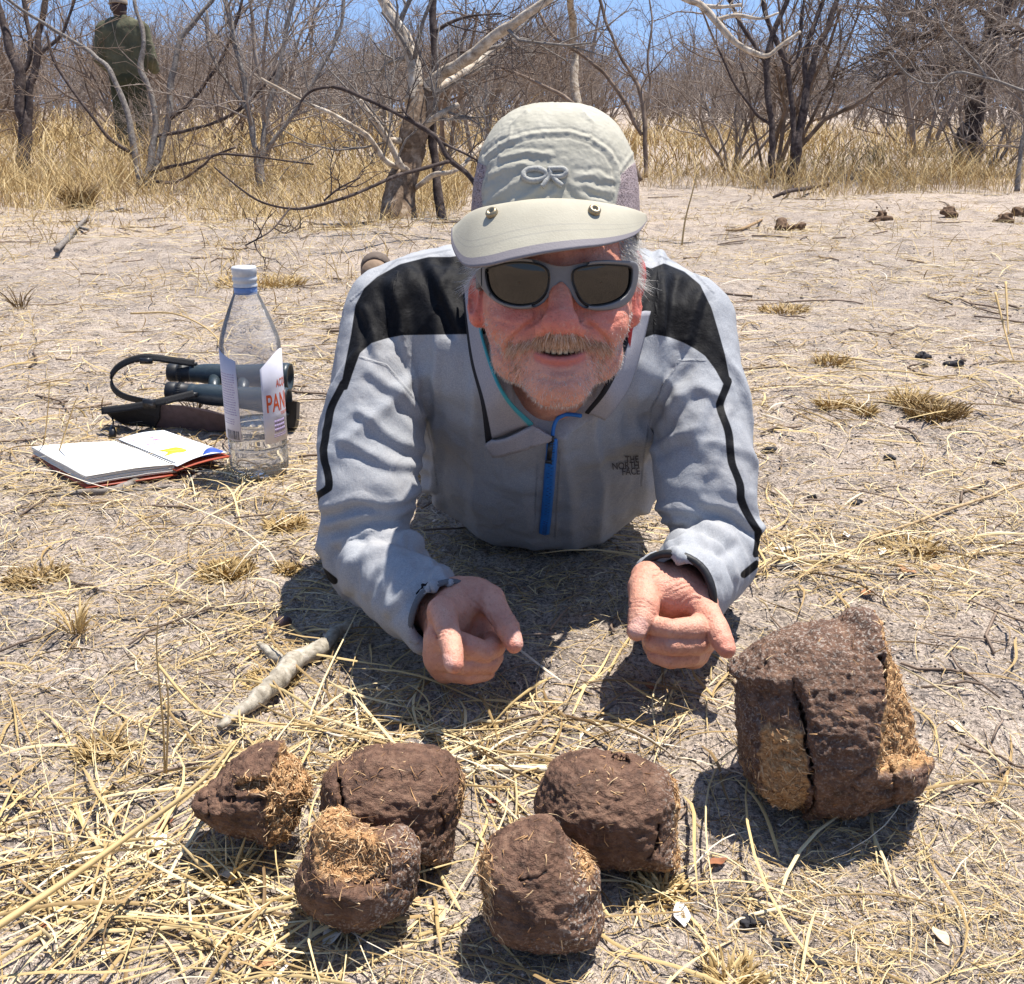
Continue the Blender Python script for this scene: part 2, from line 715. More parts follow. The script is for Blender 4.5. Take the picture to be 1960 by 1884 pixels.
HL_core = Region([
    Chain((835, 1165, 1.14, 44), (868, 1172, 1.10, 40)),
    Chain((872, 1150, 1.115, 38), (850, 1176, 1.072, 29)),
    Chain((860, 1190, 1.11, 42), (842, 1222, 1.072, 31)),
    Chain((855, 1215, 1.11, 40), (840, 1258, 1.078, 31)),
    Chain((860, 1235, 1.11, 36), (852, 1280, 1.09, 28)),
    Chain((880, 1140, 1.125, 36), (915, 1138, 1.11, 32), (938, 1148, 1.098, 28)),
    Chain((872, 1185, 1.13, 38), (918, 1212, 1.122, 34)), Chain((910, 1150, 1.128, 30), (935, 1195, 1.122, 28)),
], 0.012)
HL_thumb = Region([Chain((905, 1136, 1.115, 30), (938, 1148, 1.095, 27), (962, 1186, 1.072, 22.5), (972, 1203, 1.064, 23.5), (984, 1234, 1.054, 17))], 0.004)
HL_index = Region([Chain((846, 1168, 1.070, 28), (857, 1206, 1.040, 22.5), (861, 1222, 1.032, 23), (867, 1254, 1.014, 20.5), (870, 1272, 1.006, 18))], 0.004)
HL_mid = Region([Chain((842, 1222, 1.074, 27), (897, 1240, 1.052, 25), (928, 1248, 1.058, 21), (948, 1238, 1.075, 20), (940, 1226, 1.095, 18))], 0.004)
HL_ring = Region([Chain((842, 1256, 1.076, 27), (895, 1270, 1.058, 24), (936, 1270, 1.068, 20), (945, 1258, 1.085, 19))], 0.004)
HL_pink = Region([Chain((854, 1280, 1.088, 25), (898, 1291, 1.064, 20), (930, 1287, 1.075, 17), (935, 1278, 1.092, 15))], 0.004)

HR_core = Region([
    Chain((1290, 1125, 1.14, 50), (1290, 1140, 1.12, 50)),
    Chain((1262, 1112, 1.125, 40), (1238, 1128, 1.098, 36)),
    Chain((1305, 1118, 1.13, 34), (1342, 1152, 1.095, 29)),
    Chain((1300, 1150, 1.135, 40), (1352, 1182, 1.105, 29)),
    Chain((1295, 1180, 1.135, 42), (1345, 1218, 1.11, 30)),
    Chain((1290, 1200, 1.135, 42), (1325, 1252, 1.115, 30)),
    Chain((1255, 1145, 1.135, 36), (1265, 1230, 1.125, 36)),
    Chain((1255, 1110, 1.118, 30), (1300, 1122, 1.112, 26), (1338, 1145, 1.10, 24)),
], 0.013)
HR_thumb = Region([Chain((1244, 1108, 1.11, 37), (1234, 1138, 1.085, 31), (1233, 1164, 1.066, 29.5), (1228, 1186, 1.058, 27), (1219, 1208, 1.050, 19.5))], 0.004)
HR_index = Region([Chain((1338, 1152, 1.095, 29), (1366, 1196, 1.066, 25), (1372, 1206, 1.06, 24.5), (1384, 1230, 1.048, 21.5), (1391, 1243, 1.042, 17.5))], 0.004)
HR_mid = Region([Chain((1355, 1186, 1.105, 27), (1332, 1203, 1.058, 23.5), (1286, 1205, 1.046, 20), (1256, 1199, 1.058, 19.5), (1244, 1195, 1.08, 17))], 0.004)
HR_ring = Region([Chain((1350, 1220, 1.108, 27), (1335, 1232, 1.062, 23), (1284, 1235, 1.048, 20.5), (1252, 1230, 1.062, 19), (1245, 1225, 1.08, 17))], 0.004)
HR_pink = Region([Chain((1330, 1250, 1.112, 25), (1322, 1256, 1.070, 20.5), (1282, 1262, 1.060, 18.5), (1256, 1255, 1.072, 17))], 0.004)


def hand(core, fingers, kf=0.004):
    boxes = core, fingers
    lo = np.min([r.lo for r in [core] + fingers], 0)
    hi = np.max([r.hi for r in [core] + fingers], 0)

    def f(q):
        c = np.maximum(np.maximum(lo - q, q - hi), 0)
        out = np.linalg.norm(c, axis=1) + 0.02
        m = (c == 0).all(1)
        if m.any():
            x = q[m]
            fd = None
            for g in fingers:
                e = g.raw(x)
                fd = e if fd is None else smin(fd, e, 0.0011)
            d = smin(core.raw(x), fd, 0.0042)
            out[m] = d
        return out
    return f


handL = hand(HL_core, [HL_thumb, HL_index, HL_mid, HL_ring, HL_pink])
handR = hand(HR_core, [HR_thumb, HR_index, HR_mid, HR_ring, HR_pink])
foreL = Chain((712, 1068, 1.26, 55), (840, 1166, 1.13, 42))
foreR = Chain((1364, 1062, 1.26, 55), (1290, 1128, 1.13, 44))

# --- head: local frame in millimetres, x to the right, y up, z towards the viewer
H0 = P(1070, 560, 1.05)
HB = np.stack([_R, _U, -_F]).astype(np.float32)           # rows


def to_head(q):
    return (q - H0.astype(np.float32)) @ HB.T * 1000.0


def from_head(h):
    return H0 + np.asarray(h) * 0.001 @ HB


def HZ(dx, dy, z):
    return P(dx, dy, 1.05 - z * 0.001)


def mir(f):
    return f


def head_sdf(x):
    "x in head mm"
    a = np.abs(x[:, 0])
    xs = x.copy()
    xs[:, 0] = a
    d = d_ell(x, (0, 55, -82), (77, 92, 98))                       # skull
    d = smin(d, d_ell(x, (0, 12, -40), (65, 66, 64)), 22)          # brow and middle face
    d = smin(d, d_cap(xs, (52, -18, -78), (44, -56, -48), 20, 18), 24)   # jaw sides
    d = smin(d, d_cap(xs, (39, -58, -45), (10, -88, -6), 18, 17), 22)    # jaw line
    d = smin(d, d_ell(x, (0, -88, -2), (26, 19, 20)), 16)          # chin
    d = smin(d, d_ell(x, (0, -56, -10), (38, 32, 30)), 16)         # muzzle
    d = smin(d, d_ell(xs, (40, -30, -10), (27, 24, 24)), 16)       # cheeks pushed up by the smile
    d = smin(d, d_ell(xs, (53, -8, -40), (20, 28, 40)), 16)        # cheek bones
    n = d_cap(x, (0, 14, 14), (0, -28, 33), 9.5, 12.5)             # nose
    n = smin(n, d_ell(x, (0, -35, 33), (17.5, 14, 15)), 6)
    n = smin(n, d_ell(xs, (16.5, -38, 20), (9.5, 9.5, 11)), 6)
    d = smin(d, n, 7)
    d = smax(d, -d_ell(xs, (6.5, -47, 27), (3.5, 4, 5)), 3)        # nostrils
    # smile folds, mouth slit, lower lip
    f = d_chain(xs, [(21, -34, 21), (31, -46, 18), (36, -60, 9), (35, -66, 4)], [2.8, 3.6, 3.4, 1.6])
    d = smax(d, -f, 5)
    lipc = (x[:, 0] / 28.0) ** 2 * 10.0
    q = x.copy()
    q[:, 1] = q[:, 1] - lipc
    m = d_ell(q, (0, -60.5, 24), (29, 2.7, 13))
    d = smax(d, -m, 3)
    d = smin(d, d_ell(q, (0, -67.5, 15), (22, 5.0, 7.5)), 4)
    d = smax(d, -d_ell(q, (0, -76, 24), (18, 3, 6)), 8)
    # ears
    e = d_ell(x, (-80, 4, -66), (10, 27, 15), _er(-0.25))
    e = smin(e, d_ell(x, (-78, -14, -62), (8.5, 9, 9)), 6)
    e2 = d_ell(x, (77, 4, -66), (10, 27, 15), _er(0.25))
    e2 = smin(e2, d_ell(x, (75, -14, -62), (8.5, 9, 9)), 6)
    e = np.minimum(e, e2)
    e = smax(e, -d_ell(xs, (86, 6, -56), (6, 16, 9)), 4)
    d = smin(d, e, 5)
    # neck
    d = smin(d, d_cap(x, (0, -30, -104), (0, -56, -215), 54, 52), 18)
    return d


def _er(a):
    c, s_ = math.cos(a), math.sin(a)
    return np.array([[c, 0, s_], [0, 1, 0], [-s_, 0, c]], np.float32)


def head_w(q):
    x = to_head(q)
    lo, hi = np.array([-110, -215, -260]), np.array([110, 160, 60])
    c = np.maximum(np.maximum(lo - x, x - hi), 0)
    out = (np.linalg.norm(c, axis=1) + 18) * 0.001
    m = (c == 0).all(1)
    if m.any(): out[m] = head_sdf(x[m]) * 0.001
    return out


def body_sdf(q):
    d = trunk(q, -0.026)
    d = smin(d, head_w(q), 0.03)
    d = np.minimum(d, armL(q, -0.02))
    d = np.minimum(d, armR(q, -0.02))
    d = np.minimum(d, np.minimum(foreL(q), foreR(q)))
    d = smin(d, handL(q), 0.008)
    d = smin(d, handR(q), 0.008)
    # nothing of the body above the shoulders' back or beneath the sand
    return d


def fine_part(fn, lo, hi, h):
    return sdf_mesh(fn, lo, hi, h)


BV, BF = sdf_mesh(body_sdf, (-0.42, 0.84, -0.02), (0.46, 1.62, 0.62), 0.0017)
hx = to_head(BV)
q2 = px(BV)
Bn = vnormals(BV, BF)
# small skin relief
wr = fbm(BV * 420, 2, 5) * 0.00012 + fbm(BV * 130, 2, 6) * 0.0003
BV = BV + Bn * wr[:, None]


def zl(l, ox, oy, k):
    return [(ox + a * k, oy + b * k) for a, b in l]


crs = [zl(l, 1145.2, 1057, .1498) for l in ([(440, 620), (560, 605), (690, 690)], [(400, 700), (560, 700), (720, 800)], [(400, 660), (560, 655), (700, 745)], [(860, 520), (1000, 440), (1150, 390)], [(830, 570), (1050, 480), (1210, 420)],
       [(1060, 720), (1200, 620), (1300, 590)], [(1100, 650), (1230, 580), (1290, 600)], [(880, 400), (980, 360), (1050, 340)], [(840, 600), (1000, 640), (1130, 560)], [(1390, 880), (1500, 810)], [(1440, 590), (1500, 640)], [(1480, 1090), (1560, 1020)], [(1000, 880), (1010, 960)], [(330, 440), (400, 260)],
       [(600, 300), (700, 240), (800, 230)], [(700, 330), (850, 260)])]
crs += [zl(l, 792.8, 1057, .148) for l in ([(300, 1000), (420, 985), (480, 1010)], [(310, 1060), (400, 1035)], [(300, 1120), (380, 1080)], [(640, 790), (690, 880), (690, 990)], [(600, 830), (660, 900)], [(1170, 850), (1250, 800), (1340, 790)], [(1180, 930), (1280, 880), (1370, 890)], [(750, 600), (800, 680), (880, 740)],
        [(690, 520), (740, 620), (830, 700)], [(190, 780), (230, 950), (310, 1110)], [(160, 900), (150, 1050)], [(880, 440), (830, 520)], [(960, 800), (1040, 980)])]
qb = px(BV)
near_hand = (BV[:, 2] < 0.13) & ((Bn @ (-_F).astype(np.float32)) > -0.1)
ih = np.where(near_hand)[0]
cd = np.zeros(len(ih), np.float32)
for c_ in crs:
    l_ = line_d(qb[ih], spline(c_, 10))
    cd += -0.00085 * np.exp(-(l_ / 1.7) ** 2) + 0.0003 * np.exp(-((l_ - 4.2) / 2.2) ** 2)
BV[ih] += Bn[ih] * np.clip(cd, -0.0011, 0.0006)[:, None]
# smile folds, laugh lines and the crease above the chin
ih = np.where((hx[:, 1] > -125) & (hx[:, 1] < 60) & (hx[:, 2] > -75) & ((Bn @ (-_F).astype(np.float32)) > 0))[0]
cd = np.zeros(len(ih), np.float32)
for pth, dp, wd, sg in (([(1026, 612), (1004, 628), (984, 646), (974, 664), (978, 690)], 3.0, 4.5, -1), ([(1114, 614), (1136, 628), (1156, 646), (1165, 664), (1160, 690)], 3.0, 4.5, 1),
                        ([(1032, 722), (1070, 730), (1106, 722)], 1.6, 6, 0), ([(948, 640), (956, 672), (976, 712)], 1.3, 4, -1), ([(1192, 640), (1184, 672), (1164, 712)], 1.3, 4, 1),
                        ([(945, 612), (985, 624), (1015, 622)], 0.9, 3.5, 0), ([(1120, 622), (1160, 622), (1196, 608)], 0.9, 3.5, 0), ([(930, 600), (938, 640)], 0.8, 3, 0), ([(1207, 600), (1200, 640)], 0.8, 3, 0),
                        ([(1002, 668), (1008, 684)], 1.6, 4, 0), ([(1138, 666), (1132, 682)], 1.6, 4, 0)):
    sp_ = spline(pth, 14)
    l_ = line_d(qb[ih], sp_)
    cd -= 0.001 * dp * np.exp(-(l_ / wd) ** 2)
    if sg: cd += 0.001 * dp * 0.55 * np.exp(-(line_d(qb[ih], sp_ + np.array([sg * wd * 2.4, -wd * 1.2])) / (wd * 2.0)) ** 2)
BV[ih] += Bn[ih] * cd[:, None]
# masks: beard shadow, lips, nails, knuckle redness
is_head = sstep(-0.13, -0.10, hx[:, 1] * 0.001) * (hx[:, 2] > -140)
beard = sstep(10, -6, hx[:, 1] + 42 + np.maximum(0, 52 - np.abs(hx[:, 0])) * 0.42) * (hx[:, 1] > -125) * (hx[:, 2] > -95)
lip = sstep(9.5, 5.5, np.abs(hx[:, 1] - (hx[:, 0] / 28.0) ** 2 * 10 + 66.5)) * sstep(27, 22, np.abs(hx[:, 0])) * (hx[:, 2] > 5)
mouth_in = sstep(4.5, 3.0, np.abs(hx[:, 1] - (hx[:, 0] / 28.0) ** 2 * 10 + 60.5)) * sstep(25, 22, np.abs(hx[:, 0])) * (hx[:, 2] > -5)
nose = np.exp(-(((hx - np.array([0, -34, 34])) / np.array([22, 22, 22])) ** 2).sum(1))
cheek = np.exp(-((np.stack([np.abs(hx[:, 0]) - 42, hx[:, 1] + 26], 1) / 24.0) ** 2).sum(1)) * (hx[:, 2] > -60)
ear = sstep(70, 76, np.abs(hx[:, 0])) * (hx[:, 1] > -30) * (hx[:, 1] < 40)


def tipmask(dx, dy, dep, r):
    c = P(dx, dy, dep)
    return np.exp(-((BV - c) ** 2).sum(1) / (S(r, dep) ** 2))


hand_red = tipmask(870, 1276, 1.006, 20) + tipmask(988, 1236, 1.05, 24) + tipmask(1391, 1246, 1.04, 26) + 0.5 * tipmask(1290, 1150, 1.11, 40) + 0.6 * tipmask(1330, 1150, 1.10, 40)
red = np.clip(nose + 0.7 * cheek + 0.9 * ear + 0.6 * hand_red, 0, 1)


def nail(tip, prev, up, w, l):
    "ellipse mask around the nail of a finger end"
    a = P(*tip)
    ax = P(*tip) - P(*prev)
    ax /= np.linalg.norm(ax)
    up = np.asarray(up, float)
    up = up - ax * (up @ ax)
    up /= np.linalg.norm(up)
    sd = np.cross(ax, up)
    q = BV - (a + up * w)
    return sstep(1.25, 0.92, np.sqrt((q @ ax / l) ** 2 + (q @ sd / w) ** 2)) * ((q @ up) > -0.55 * w)


def nail_rim(n_):
    return np.clip(1 - np.abs(n_ - 0.45) * 3, 0, 1)


nl = np.maximum.reduce([
    nail((1219, 1211, 1.05), (1228, 1186, 1.058), -_F * 1.0 + _U * 0.55, 0.0090, 0.0100),
    nail((986, 1234, 1.054), (972, 1203, 1.064), _R * 0.95 - _F * 0.6 + _U * 0.2, 0.0078, 0.0095),
    nail((870, 1270, 1.006), (866, 1250, 1.016), -_F * 0.35 - _R * 1.1, 0.0070, 0.0090),
])
BV = BV + Bn * (nl * 0.0005 - nail_rim(nl) * 0.0006)[:, None]

m = Mat('skin', 0.5, 0.35)
mott = m.noise(55, 5, 0.65)
col = m.ramp(mott, [(0.25, (0.50, 0.215, 0.145)), (0.75, (0.66, 0.345, 0.245))])
col = m.mix(m.math('MULTIPLY', m.attr('face'), 0.75), col, m.ramp(mott, [(0.3, (0.50, 0.16, 0.10)), (0.7, (0.74, 0.32, 0.215))]))
col = m.mix(m.math('MULTIPLY', m.attr('red'), 0.6), col, (0.62, 0.115, 0.09))
col = m.mix(m.ramp(m.noise(380, 2), [(0.58, 0.0), (0.68, 0.38)]), col, (0.34, 0.13, 0.075))
col = m.mix(m.ramp(m.noise(160, 3, 0.6), [(0.55, 0.0), (0.72, 0.32)]), col, (0.70, 0.42, 0.30))
col = m.mix(m.math('MULTIPLY', m.attr('beard'), 0.2), col, (0.50, 0.36, 0.30))
col = m.mix(m.math('MULTIPLY', m.attr('lip'), 0.8), col, (0.46, 0.13, 0.12))
col = m.mix(m.attr('mouth'), col, (0.10, 0.025, 0.02))
col = m.mix(m.math('MULTIPLY', m.attr('nail'), 0.6), col, (0.62, 0.37, 0.31))
m.color(col)
m.b.inputs['Subsurface Weight'].default_value = 0.12
m.b.inputs['Subsurface Radius'].default_value = (0.008, 0.003, 0.0015)
m.b.inputs['Subsurface Scale'].default_value = 1.0
cr = m.vor(520, (1, 1, 1))
b1 = m.bump(cr, 0.0006, 0.55)
m.bump(m.noise(260, 4, 0.7), 0.0014, 0.9, b1)
SKIN = m.m
body = mesh('body', BV, BF, SKIN, man, attrs={'red': red, 'beard': np.clip(beard, 0, 1), 'lip': lip, 'mouth': mouth_in, 'nail': nl, 'face': np.clip(is_head * (hx[:, 1] < 90) * sstep(-118, -106, hx[:, 1]) * sstep(-105, -85, hx[:, 2]), 0, 1)})

# ------------------------------------------------------------------ jacket
cuffL = (P(838, 1162, 1.125), P(905, 1205, 1.045))
cuffR = (P(1292, 1128, 1.125), P(1262, 1165, 1.03))
nk0, nk1 = from_head((2, -70, -110)), from_head((-4, -118, -118))


def cut_plane(q, o, d):
    d = np.asarray(d) / np.linalg.norm(d)
    return (q - np.asarray(o, np.float32)) @ d.astype(np.float32)


dirL = P(850, 1182, 1.105) - P(760, 1120, 1.19)
dirR = P(1270, 1150, 1.08) - P(1345, 1098, 1.19)
holeL = Chain((800, 1150, 1.16, 52), (850, 1183, 1.10, 66), (900, 1215, 1.03, 74))
holeR = Chain((1322, 1118, 1.15, 54), (1284, 1140, 1.10, 73), (1240, 1172, 1.02, 80))


def arm_param(q, chain):
    "arc length along the sleeve, and offset from its axis"
    pts = [np.asarray(p, np.float32) for p in chain.p]
    best = np.full(len(q), 1e9, np.float32)
    s_ = np.zeros(len(q), np.float32)
    off = np.zeros((len(q), 3), np.float32)
    acc = 0.0
    for i in range(len(pts) - 1):
        ab = pts[i + 1] - pts[i]
        L = float(np.linalg.norm(ab))
        t = np.clip((q - pts[i]) @ ab / (ab @ ab), 0, 1)
        e = q - pts[i] - t[:, None] * ab
        d = (e * e).sum(1)
        b = d < best
        best[b] = d[b]
        s_[b] = acc + t[b] * L
        off[b] = e[b]
        acc += L
    return s_, off, np.sqrt(best), acc


def sleeve(q, reg, hole, end, d, back):
    a = reg(q)
    a = smax(a, cut_plane(q, end, d), 0.004)
    a = smax(a, -np.maximum(hole(q), -cut_plane(q, back, d)), 0.003)
    return a


endL, backL = P(852, 1184, 1.103), P(815, 1158, 1.14)
endR, backR = P(1284, 1140, 1.098), P(1315, 1118, 1.14)


def jacket_sdf(q):
    t = trunk(q)
    t = smax(t, q[:, 1] - 2.02, 0.01)
    x = to_head(q)
    nk = d_cap(x, (4, -25, -96), (2, -112, -128), 74, 50) * 0.001
    nk = smin(nk, d_cap(x, (4, -100, -120), (0, -132, -118), 48, 16) * 0.001, 0.02)
    t = smax(t, -nk, 0.006)
    aL = sleeve(q, armL, holeL, endL, dirL, backL)
    aR = sleeve(q, armR, holeR, endR, dirR, backR)
    return smin(smin(t, aL, 0.018), aR, 0.018)


JV, JF = sdf_mesh(jacket_sdf, (-0.42, 0.90, -0.02), (0.46, 2.06, 0.56), 0.0030)
Jn = vnormals(JV, JF)
disp = np.zeros(len(JV), np.float32)


def ridge(p, seed):
    n = np.abs(vnoise(p, seed))
    return 1 - np.minimum(n * 2.1, 1)


for chain, sd, sgn in ((armL.shapes[0], 31, 1.0), (armR.shapes[0], 47, -1.0)):
    s_, off, dist, tot = arm_param(JV, chain)
    on = sstep(0.100, 0.075, dist) * sstep(0.02, 0.10, s_)
    th = np.arctan2(off @ _F.astype(np.float32), off[:, 0] * sgn)
    sl = s_ + 0.018 * np.cos(th * 1.0 + 0.6) + 0.010 * vnoise(JV * 9, sd + 5)
    elbow = np.exp(-((s_ - 0.29) / 0.075) ** 2)
    cuff = np.exp(-((tot - s_) / 0.07) ** 2)
    up = sstep(0.26, 0.12, s_)
    c1 = np.stack([sl / 0.036, np.cos(th) * 0.75, np.sin(th) * 0.75], 1)
    c2 = np.stack([sl / 0.019, np.cos(th) * 1.3, np.sin(th) * 1.3], 1)
    # long diagonal pulls on the upper sleeve
    c3 = np.stack([(s_ * 0.75 + 0.055 * th) / 0.042, np.full_like(s_, 2.2), s_ * 3], 1)
    f = (0.0075 * elbow + 0.0048 * cuff + 0.0022) * (ridge(c1, sd) - 0.35)
    f += (0.0030 * elbow + 0.0022 * cuff) * (ridge(c2, sd + 1) - 0.35)
    f += up * 0.0055 * (ridge(c3, sd + 2) - 0.35)
    disp += on * f
    disp -= 0.006 * on * elbow * sstep(0.6, 0.95, ridge(c1 * 0.8, sd + 9)) * 0.5
tr_on = sstep(0.012, 0.0, np.abs(trunk(JV)))
yk = px(JV)
# drapes falling from the yoke, loose belly folds, tight little creases on the yoke
cc = np.stack([yk[:, 0] / 62 + 0.25 * vnoise(JV * 7, 3), yk[:, 1] / 420, JV[:, 1] * 0], 1)
disp += tr_on * 0.0050 * (ridge(cc, 61) - 0.4)
cc = np.stack([(yk[:, 0] + yk[:, 1] * 0.6) / 55, (yk[:, 1] - yk[:, 0] * 0.5) / 190, JV[:, 1] * 0], 1)
disp += tr_on * 0.0040 * (ridge(cc, 71) - 0.4) * sstep(690, 560, yk[:, 1])
disp += tr_on * 0.0035 * fbm(JV * np.array([12, 12, 22], np.float32), 2, 81)
disp += 0.0006 * fbm(JV * 90, 2, 91)
disp *= 1.35


def zj(l):
    return [(550.5 + a / 2.053, 403.7 + b / 2.053) for a, b in l]


folds = [  # (path on the enlargement, height, width)
    ([(445, 495), (480, 580), (518, 690)], 4.5, 7), ([(325, 530), (352, 575)], 4, 7),
    ([(545, 815), (450, 730), (330, 640)], 3.5, 10), ([(572, 960), (430, 900), (290, 790)], 4.0, 11), ([(560, 1010), (400, 985), (220, 900)], 3.5, 11),
    ([(150, 1165), (280, 1135), (400, 1150), (570, 1080)], 5.5, 10), ([(165, 1240), (300, 1195), (420, 1195), (545, 1150)], 5.5, 10),
    ([(185, 1300), (300, 1255), (420, 1255), (540, 1300)], 6.0, 11), ([(420, 1265), (560, 1330), (640, 1370), (720, 1415)], 4.5, 9),
    ([(300, 1505), (330, 1430), (420, 1370)], 3.5, 9), ([(470, 1500), (540, 1430), (690, 1395)], 4.0, 8), ([(390, 1580), (470, 1500), (560, 1380)], 3.5, 9),
    ([(540, 1560), (590, 1490), (700, 1440)], 3.0, 7), ([(220, 1500), (250, 1400), (330, 1330)], 3.0, 10),
    ([(1425, 770), (1490, 680), (1560, 600)], 4.0, 10), ([(1410, 890), (1500, 790), (1600, 700), (1690, 740)], 4.0, 11), ([(1400, 970), (1480, 900), (1600, 860)], 3.5, 11),
    ([(1640, 1155), (1740, 1175), (1830, 1245)], 6.0, 10), ([(1390, 1175), (1500, 1165), (1620, 1195)], 5.0, 9), ([(1385, 1262), (1500, 1225), (1620, 1235), (1740, 1290)], 6.0, 10),
    ([(1330, 1372), (1450, 1295), (1600, 1285), (1700, 1320)], 5.0, 10), ([(1480, 1300), (1530, 1350), (1580, 1420)], 3.5, 8), ([(1560, 1290), (1640, 1350), (1690, 1430)], 3.5, 8),
    ([(1640, 1290), (1720, 1350), (1770, 1440)], 3.5, 8), ([(1560, 520), (1525, 600)], 4, 6), ([(1690, 700), (1640, 800), (1600, 900)], 3, 10), ([(1720, 800), (1690, 950), (1660, 1040)], 3, 10),
    ([(1225, 740), (1195, 1000)], 3.0, 22), ([(620, 520), (640, 900)], 3.0, 24), ([(1300, 560), (1290, 950)], 3.0, 18), ([(860, 950), (800, 1200)], 2.5, 26),
    ([(560, 230), (610, 320), (680, 470)], 7.0, 12), ([(410, 310), (440, 400), (450, 480)], 6.5, 12), ([(300, 395), (325, 460), (345, 520)], 5.5, 10), ([(500, 200), (600, 190), (680, 200)], 4, 10),
    ([(1505, 240), (1480, 350), (1465, 470)], 6.5, 11), ([(1620, 330), (1590, 420), (1570, 510)], 6.0, 11)]
fq = px(JV) + 3.0 * np.stack([vnoise(JV * 30, 3), vnoise(JV * 30, 4)], 1)
vis = (Jn @ (-_F).astype(np.float32)) > -0.2
for path, hgt, wd in folds:
    pth = spline(zj(path), 14)
    l = line_d(fq, pth)
    a_, b_ = pth[0], pth[-1]
    nrm_ = np.array([-(b_ - a_)[1], (b_ - a_)[0]])
    nrm_ /= np.linalg.norm(nrm_)
    if nrm_[1] < 0: nrm_ = -nrm_
    l2 = line_d(fq, pth + nrm_ * wd * 1.5)
    disp += vis * 0.001 * hgt * (np.exp(-(l / wd) ** 2) - 0.9 * np.exp(-(l2 / (wd * 0.9)) ** 2))
for _ in range(2):
    num, den = np.zeros(len(JV), np.float32), np.zeros(len(JV), np.float32)
    av = disp[JF].mean(1)
    for c_ in range(4):
        np.add.at(num, JF[:, c_], av)
        np.add.at(den, JF[:, c_], 1)
    disp = num / np.maximum(den, 1)
JV = JV + Jn * disp[:, None]
JV[:, 2] = np.maximum(JV[:, 2], 0.003)

yokeL = [(900, 486), (862, 492), (820, 492), (765, 506), (722, 530), (697, 552), (680, 585), (672, 640), (660, 700), (652, 742),
         (664, 748), (676, 712), (689, 676), (711, 657), (740, 648), (770, 642), (820, 641), (886, 640), (930, 640), (930, 486)]
yokeR = [(1200, 500), (1247, 514), (1271, 504), (1310, 520), (1340, 545), (1362, 590), (1376, 637), (1388, 680), (1398, 732), (1386, 738),
         (1368, 706), (1349, 681), (1330, 668), (1310, 657), (1282, 646), (1252, 640), (1225, 650), (1203, 657), (1190, 655), (1190, 500)]
jq = px(JV)
dY = np.minimum(poly_sd(jq, yokeL), poly_sd(jq, yokeR))
wob = 3.0 * np.sin(jq[:, 1] / 17.0) + 3.0 * vnoise(np.stack([jq[:, 1] / 40, jq[:, 0] * 0, jq[:, 0] * 0], 1), 5)
jw = jq + np.stack([wob, 0 * wob], 1)
st = np.minimum(line_d(jw, [(656, 735), (640, 775), (623, 827), (622, 860), (628, 895), (626, 935), (606, 950), (604, 972)]),
                line_d(jw, [(1393, 730), (1381, 774), (1394, 830), (1403, 871), (1410, 915), (1419, 954), (1438, 990), (1452, 1017), (1448, 1060)])) - 7.5
st2 = np.minimum(line_d(jq, [(612, 1090), (640, 1112)]), line_d(jq, [(1448, 1080), (1424, 1100)])) - 7
facing = ((Jn @ (-_F).astype(np.float32)) > -0.45) & (JV[:, 1] < 1.52)
blk = np.where(facing, np.minimum(np.minimum(dY, st), st2), 99.0) * 0.0006
# dark inner lining at the cuffs and under the arms
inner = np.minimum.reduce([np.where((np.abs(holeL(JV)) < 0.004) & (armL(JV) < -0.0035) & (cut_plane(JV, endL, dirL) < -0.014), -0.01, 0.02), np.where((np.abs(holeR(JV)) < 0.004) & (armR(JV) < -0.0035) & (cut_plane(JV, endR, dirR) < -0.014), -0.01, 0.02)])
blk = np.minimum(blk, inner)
seam = np.minimum.reduce([
    line_d(jq, [(689, 684), (740, 700), (800, 770), (826, 850), (836, 930)]),
    line_d(jq, [(1349, 690), (1300, 690), (1246, 780), (1234, 860), (1228, 930)]),
    line_d(jq, [(1030, 880), (1020, 1030)]), line_d(jq, [(1072, 860), (1062, 1030)]),
    line_d(jq, [(760, 520), (735, 640)]), line_d(jq, [(1262, 500), (1252, 640)]),
    line_d(jq, [(672, 575), (760, 498), (862, 478)]), line_d(jq, [(1262, 490), (1320, 512), (1366, 560)])]) * 0.0006
m = Mat('jacket_fleece', 0.85, 0.1)
mel = m.noise(900, 2, 0.7, (1, 1, 1))
mel2 = m.noise(240, 3, 0.6, (1, 1, 2.5))
gr = m.ramp(mel, [(0.3, (0.262, 0.272, 0.288)), (0.7, (0.40, 0.412, 0.432))])
gr = m.mix(m.ramp(mel2, [(0.35, 0.0), (0.75, 0.35)]), gr, (0.20, 0.205, 0.235))
dust = m.ramp(m.noise(9, 5, 0.65), [(0.45, 0.0), (0.75, 0.35)])
gr = m.mix(dust, gr, (0.40, 0.365, 0.335))
gr = m.mix(m.math('MULTIPLY', m.step(m.attr('seam'), 0.0009, 0.0007), 0.40), gr, (0.10, 0.105, 0.12))
bk = m.ramp(mel2, [(0.3, (0.004, 0.004, 0.005)), (0.7, (0.011, 0.011, 0.013))])
bk = m.mix(m.ramp(m.noise(130, 5, 0.75), [(0.55, 0.0), (0.75, 0.10)]), bk, (0.07, 0.067, 0.067))
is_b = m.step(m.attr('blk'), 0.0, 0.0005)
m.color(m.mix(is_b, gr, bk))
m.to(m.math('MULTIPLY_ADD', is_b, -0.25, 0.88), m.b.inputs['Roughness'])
b1 = m.bump(m.noise(700, 3, 0.7), 0.0006, 0.5)
b2 = m.bump(m.step(m.attr('seam'), 0.0011, 0.0009), 0.0012, 0.8, b1)
b3 = m.bump(m.noise(28, 4, 0.6, (1, 1, 0.6), 0.6), 0.006, 0.45, b2)
JACKET = m.m
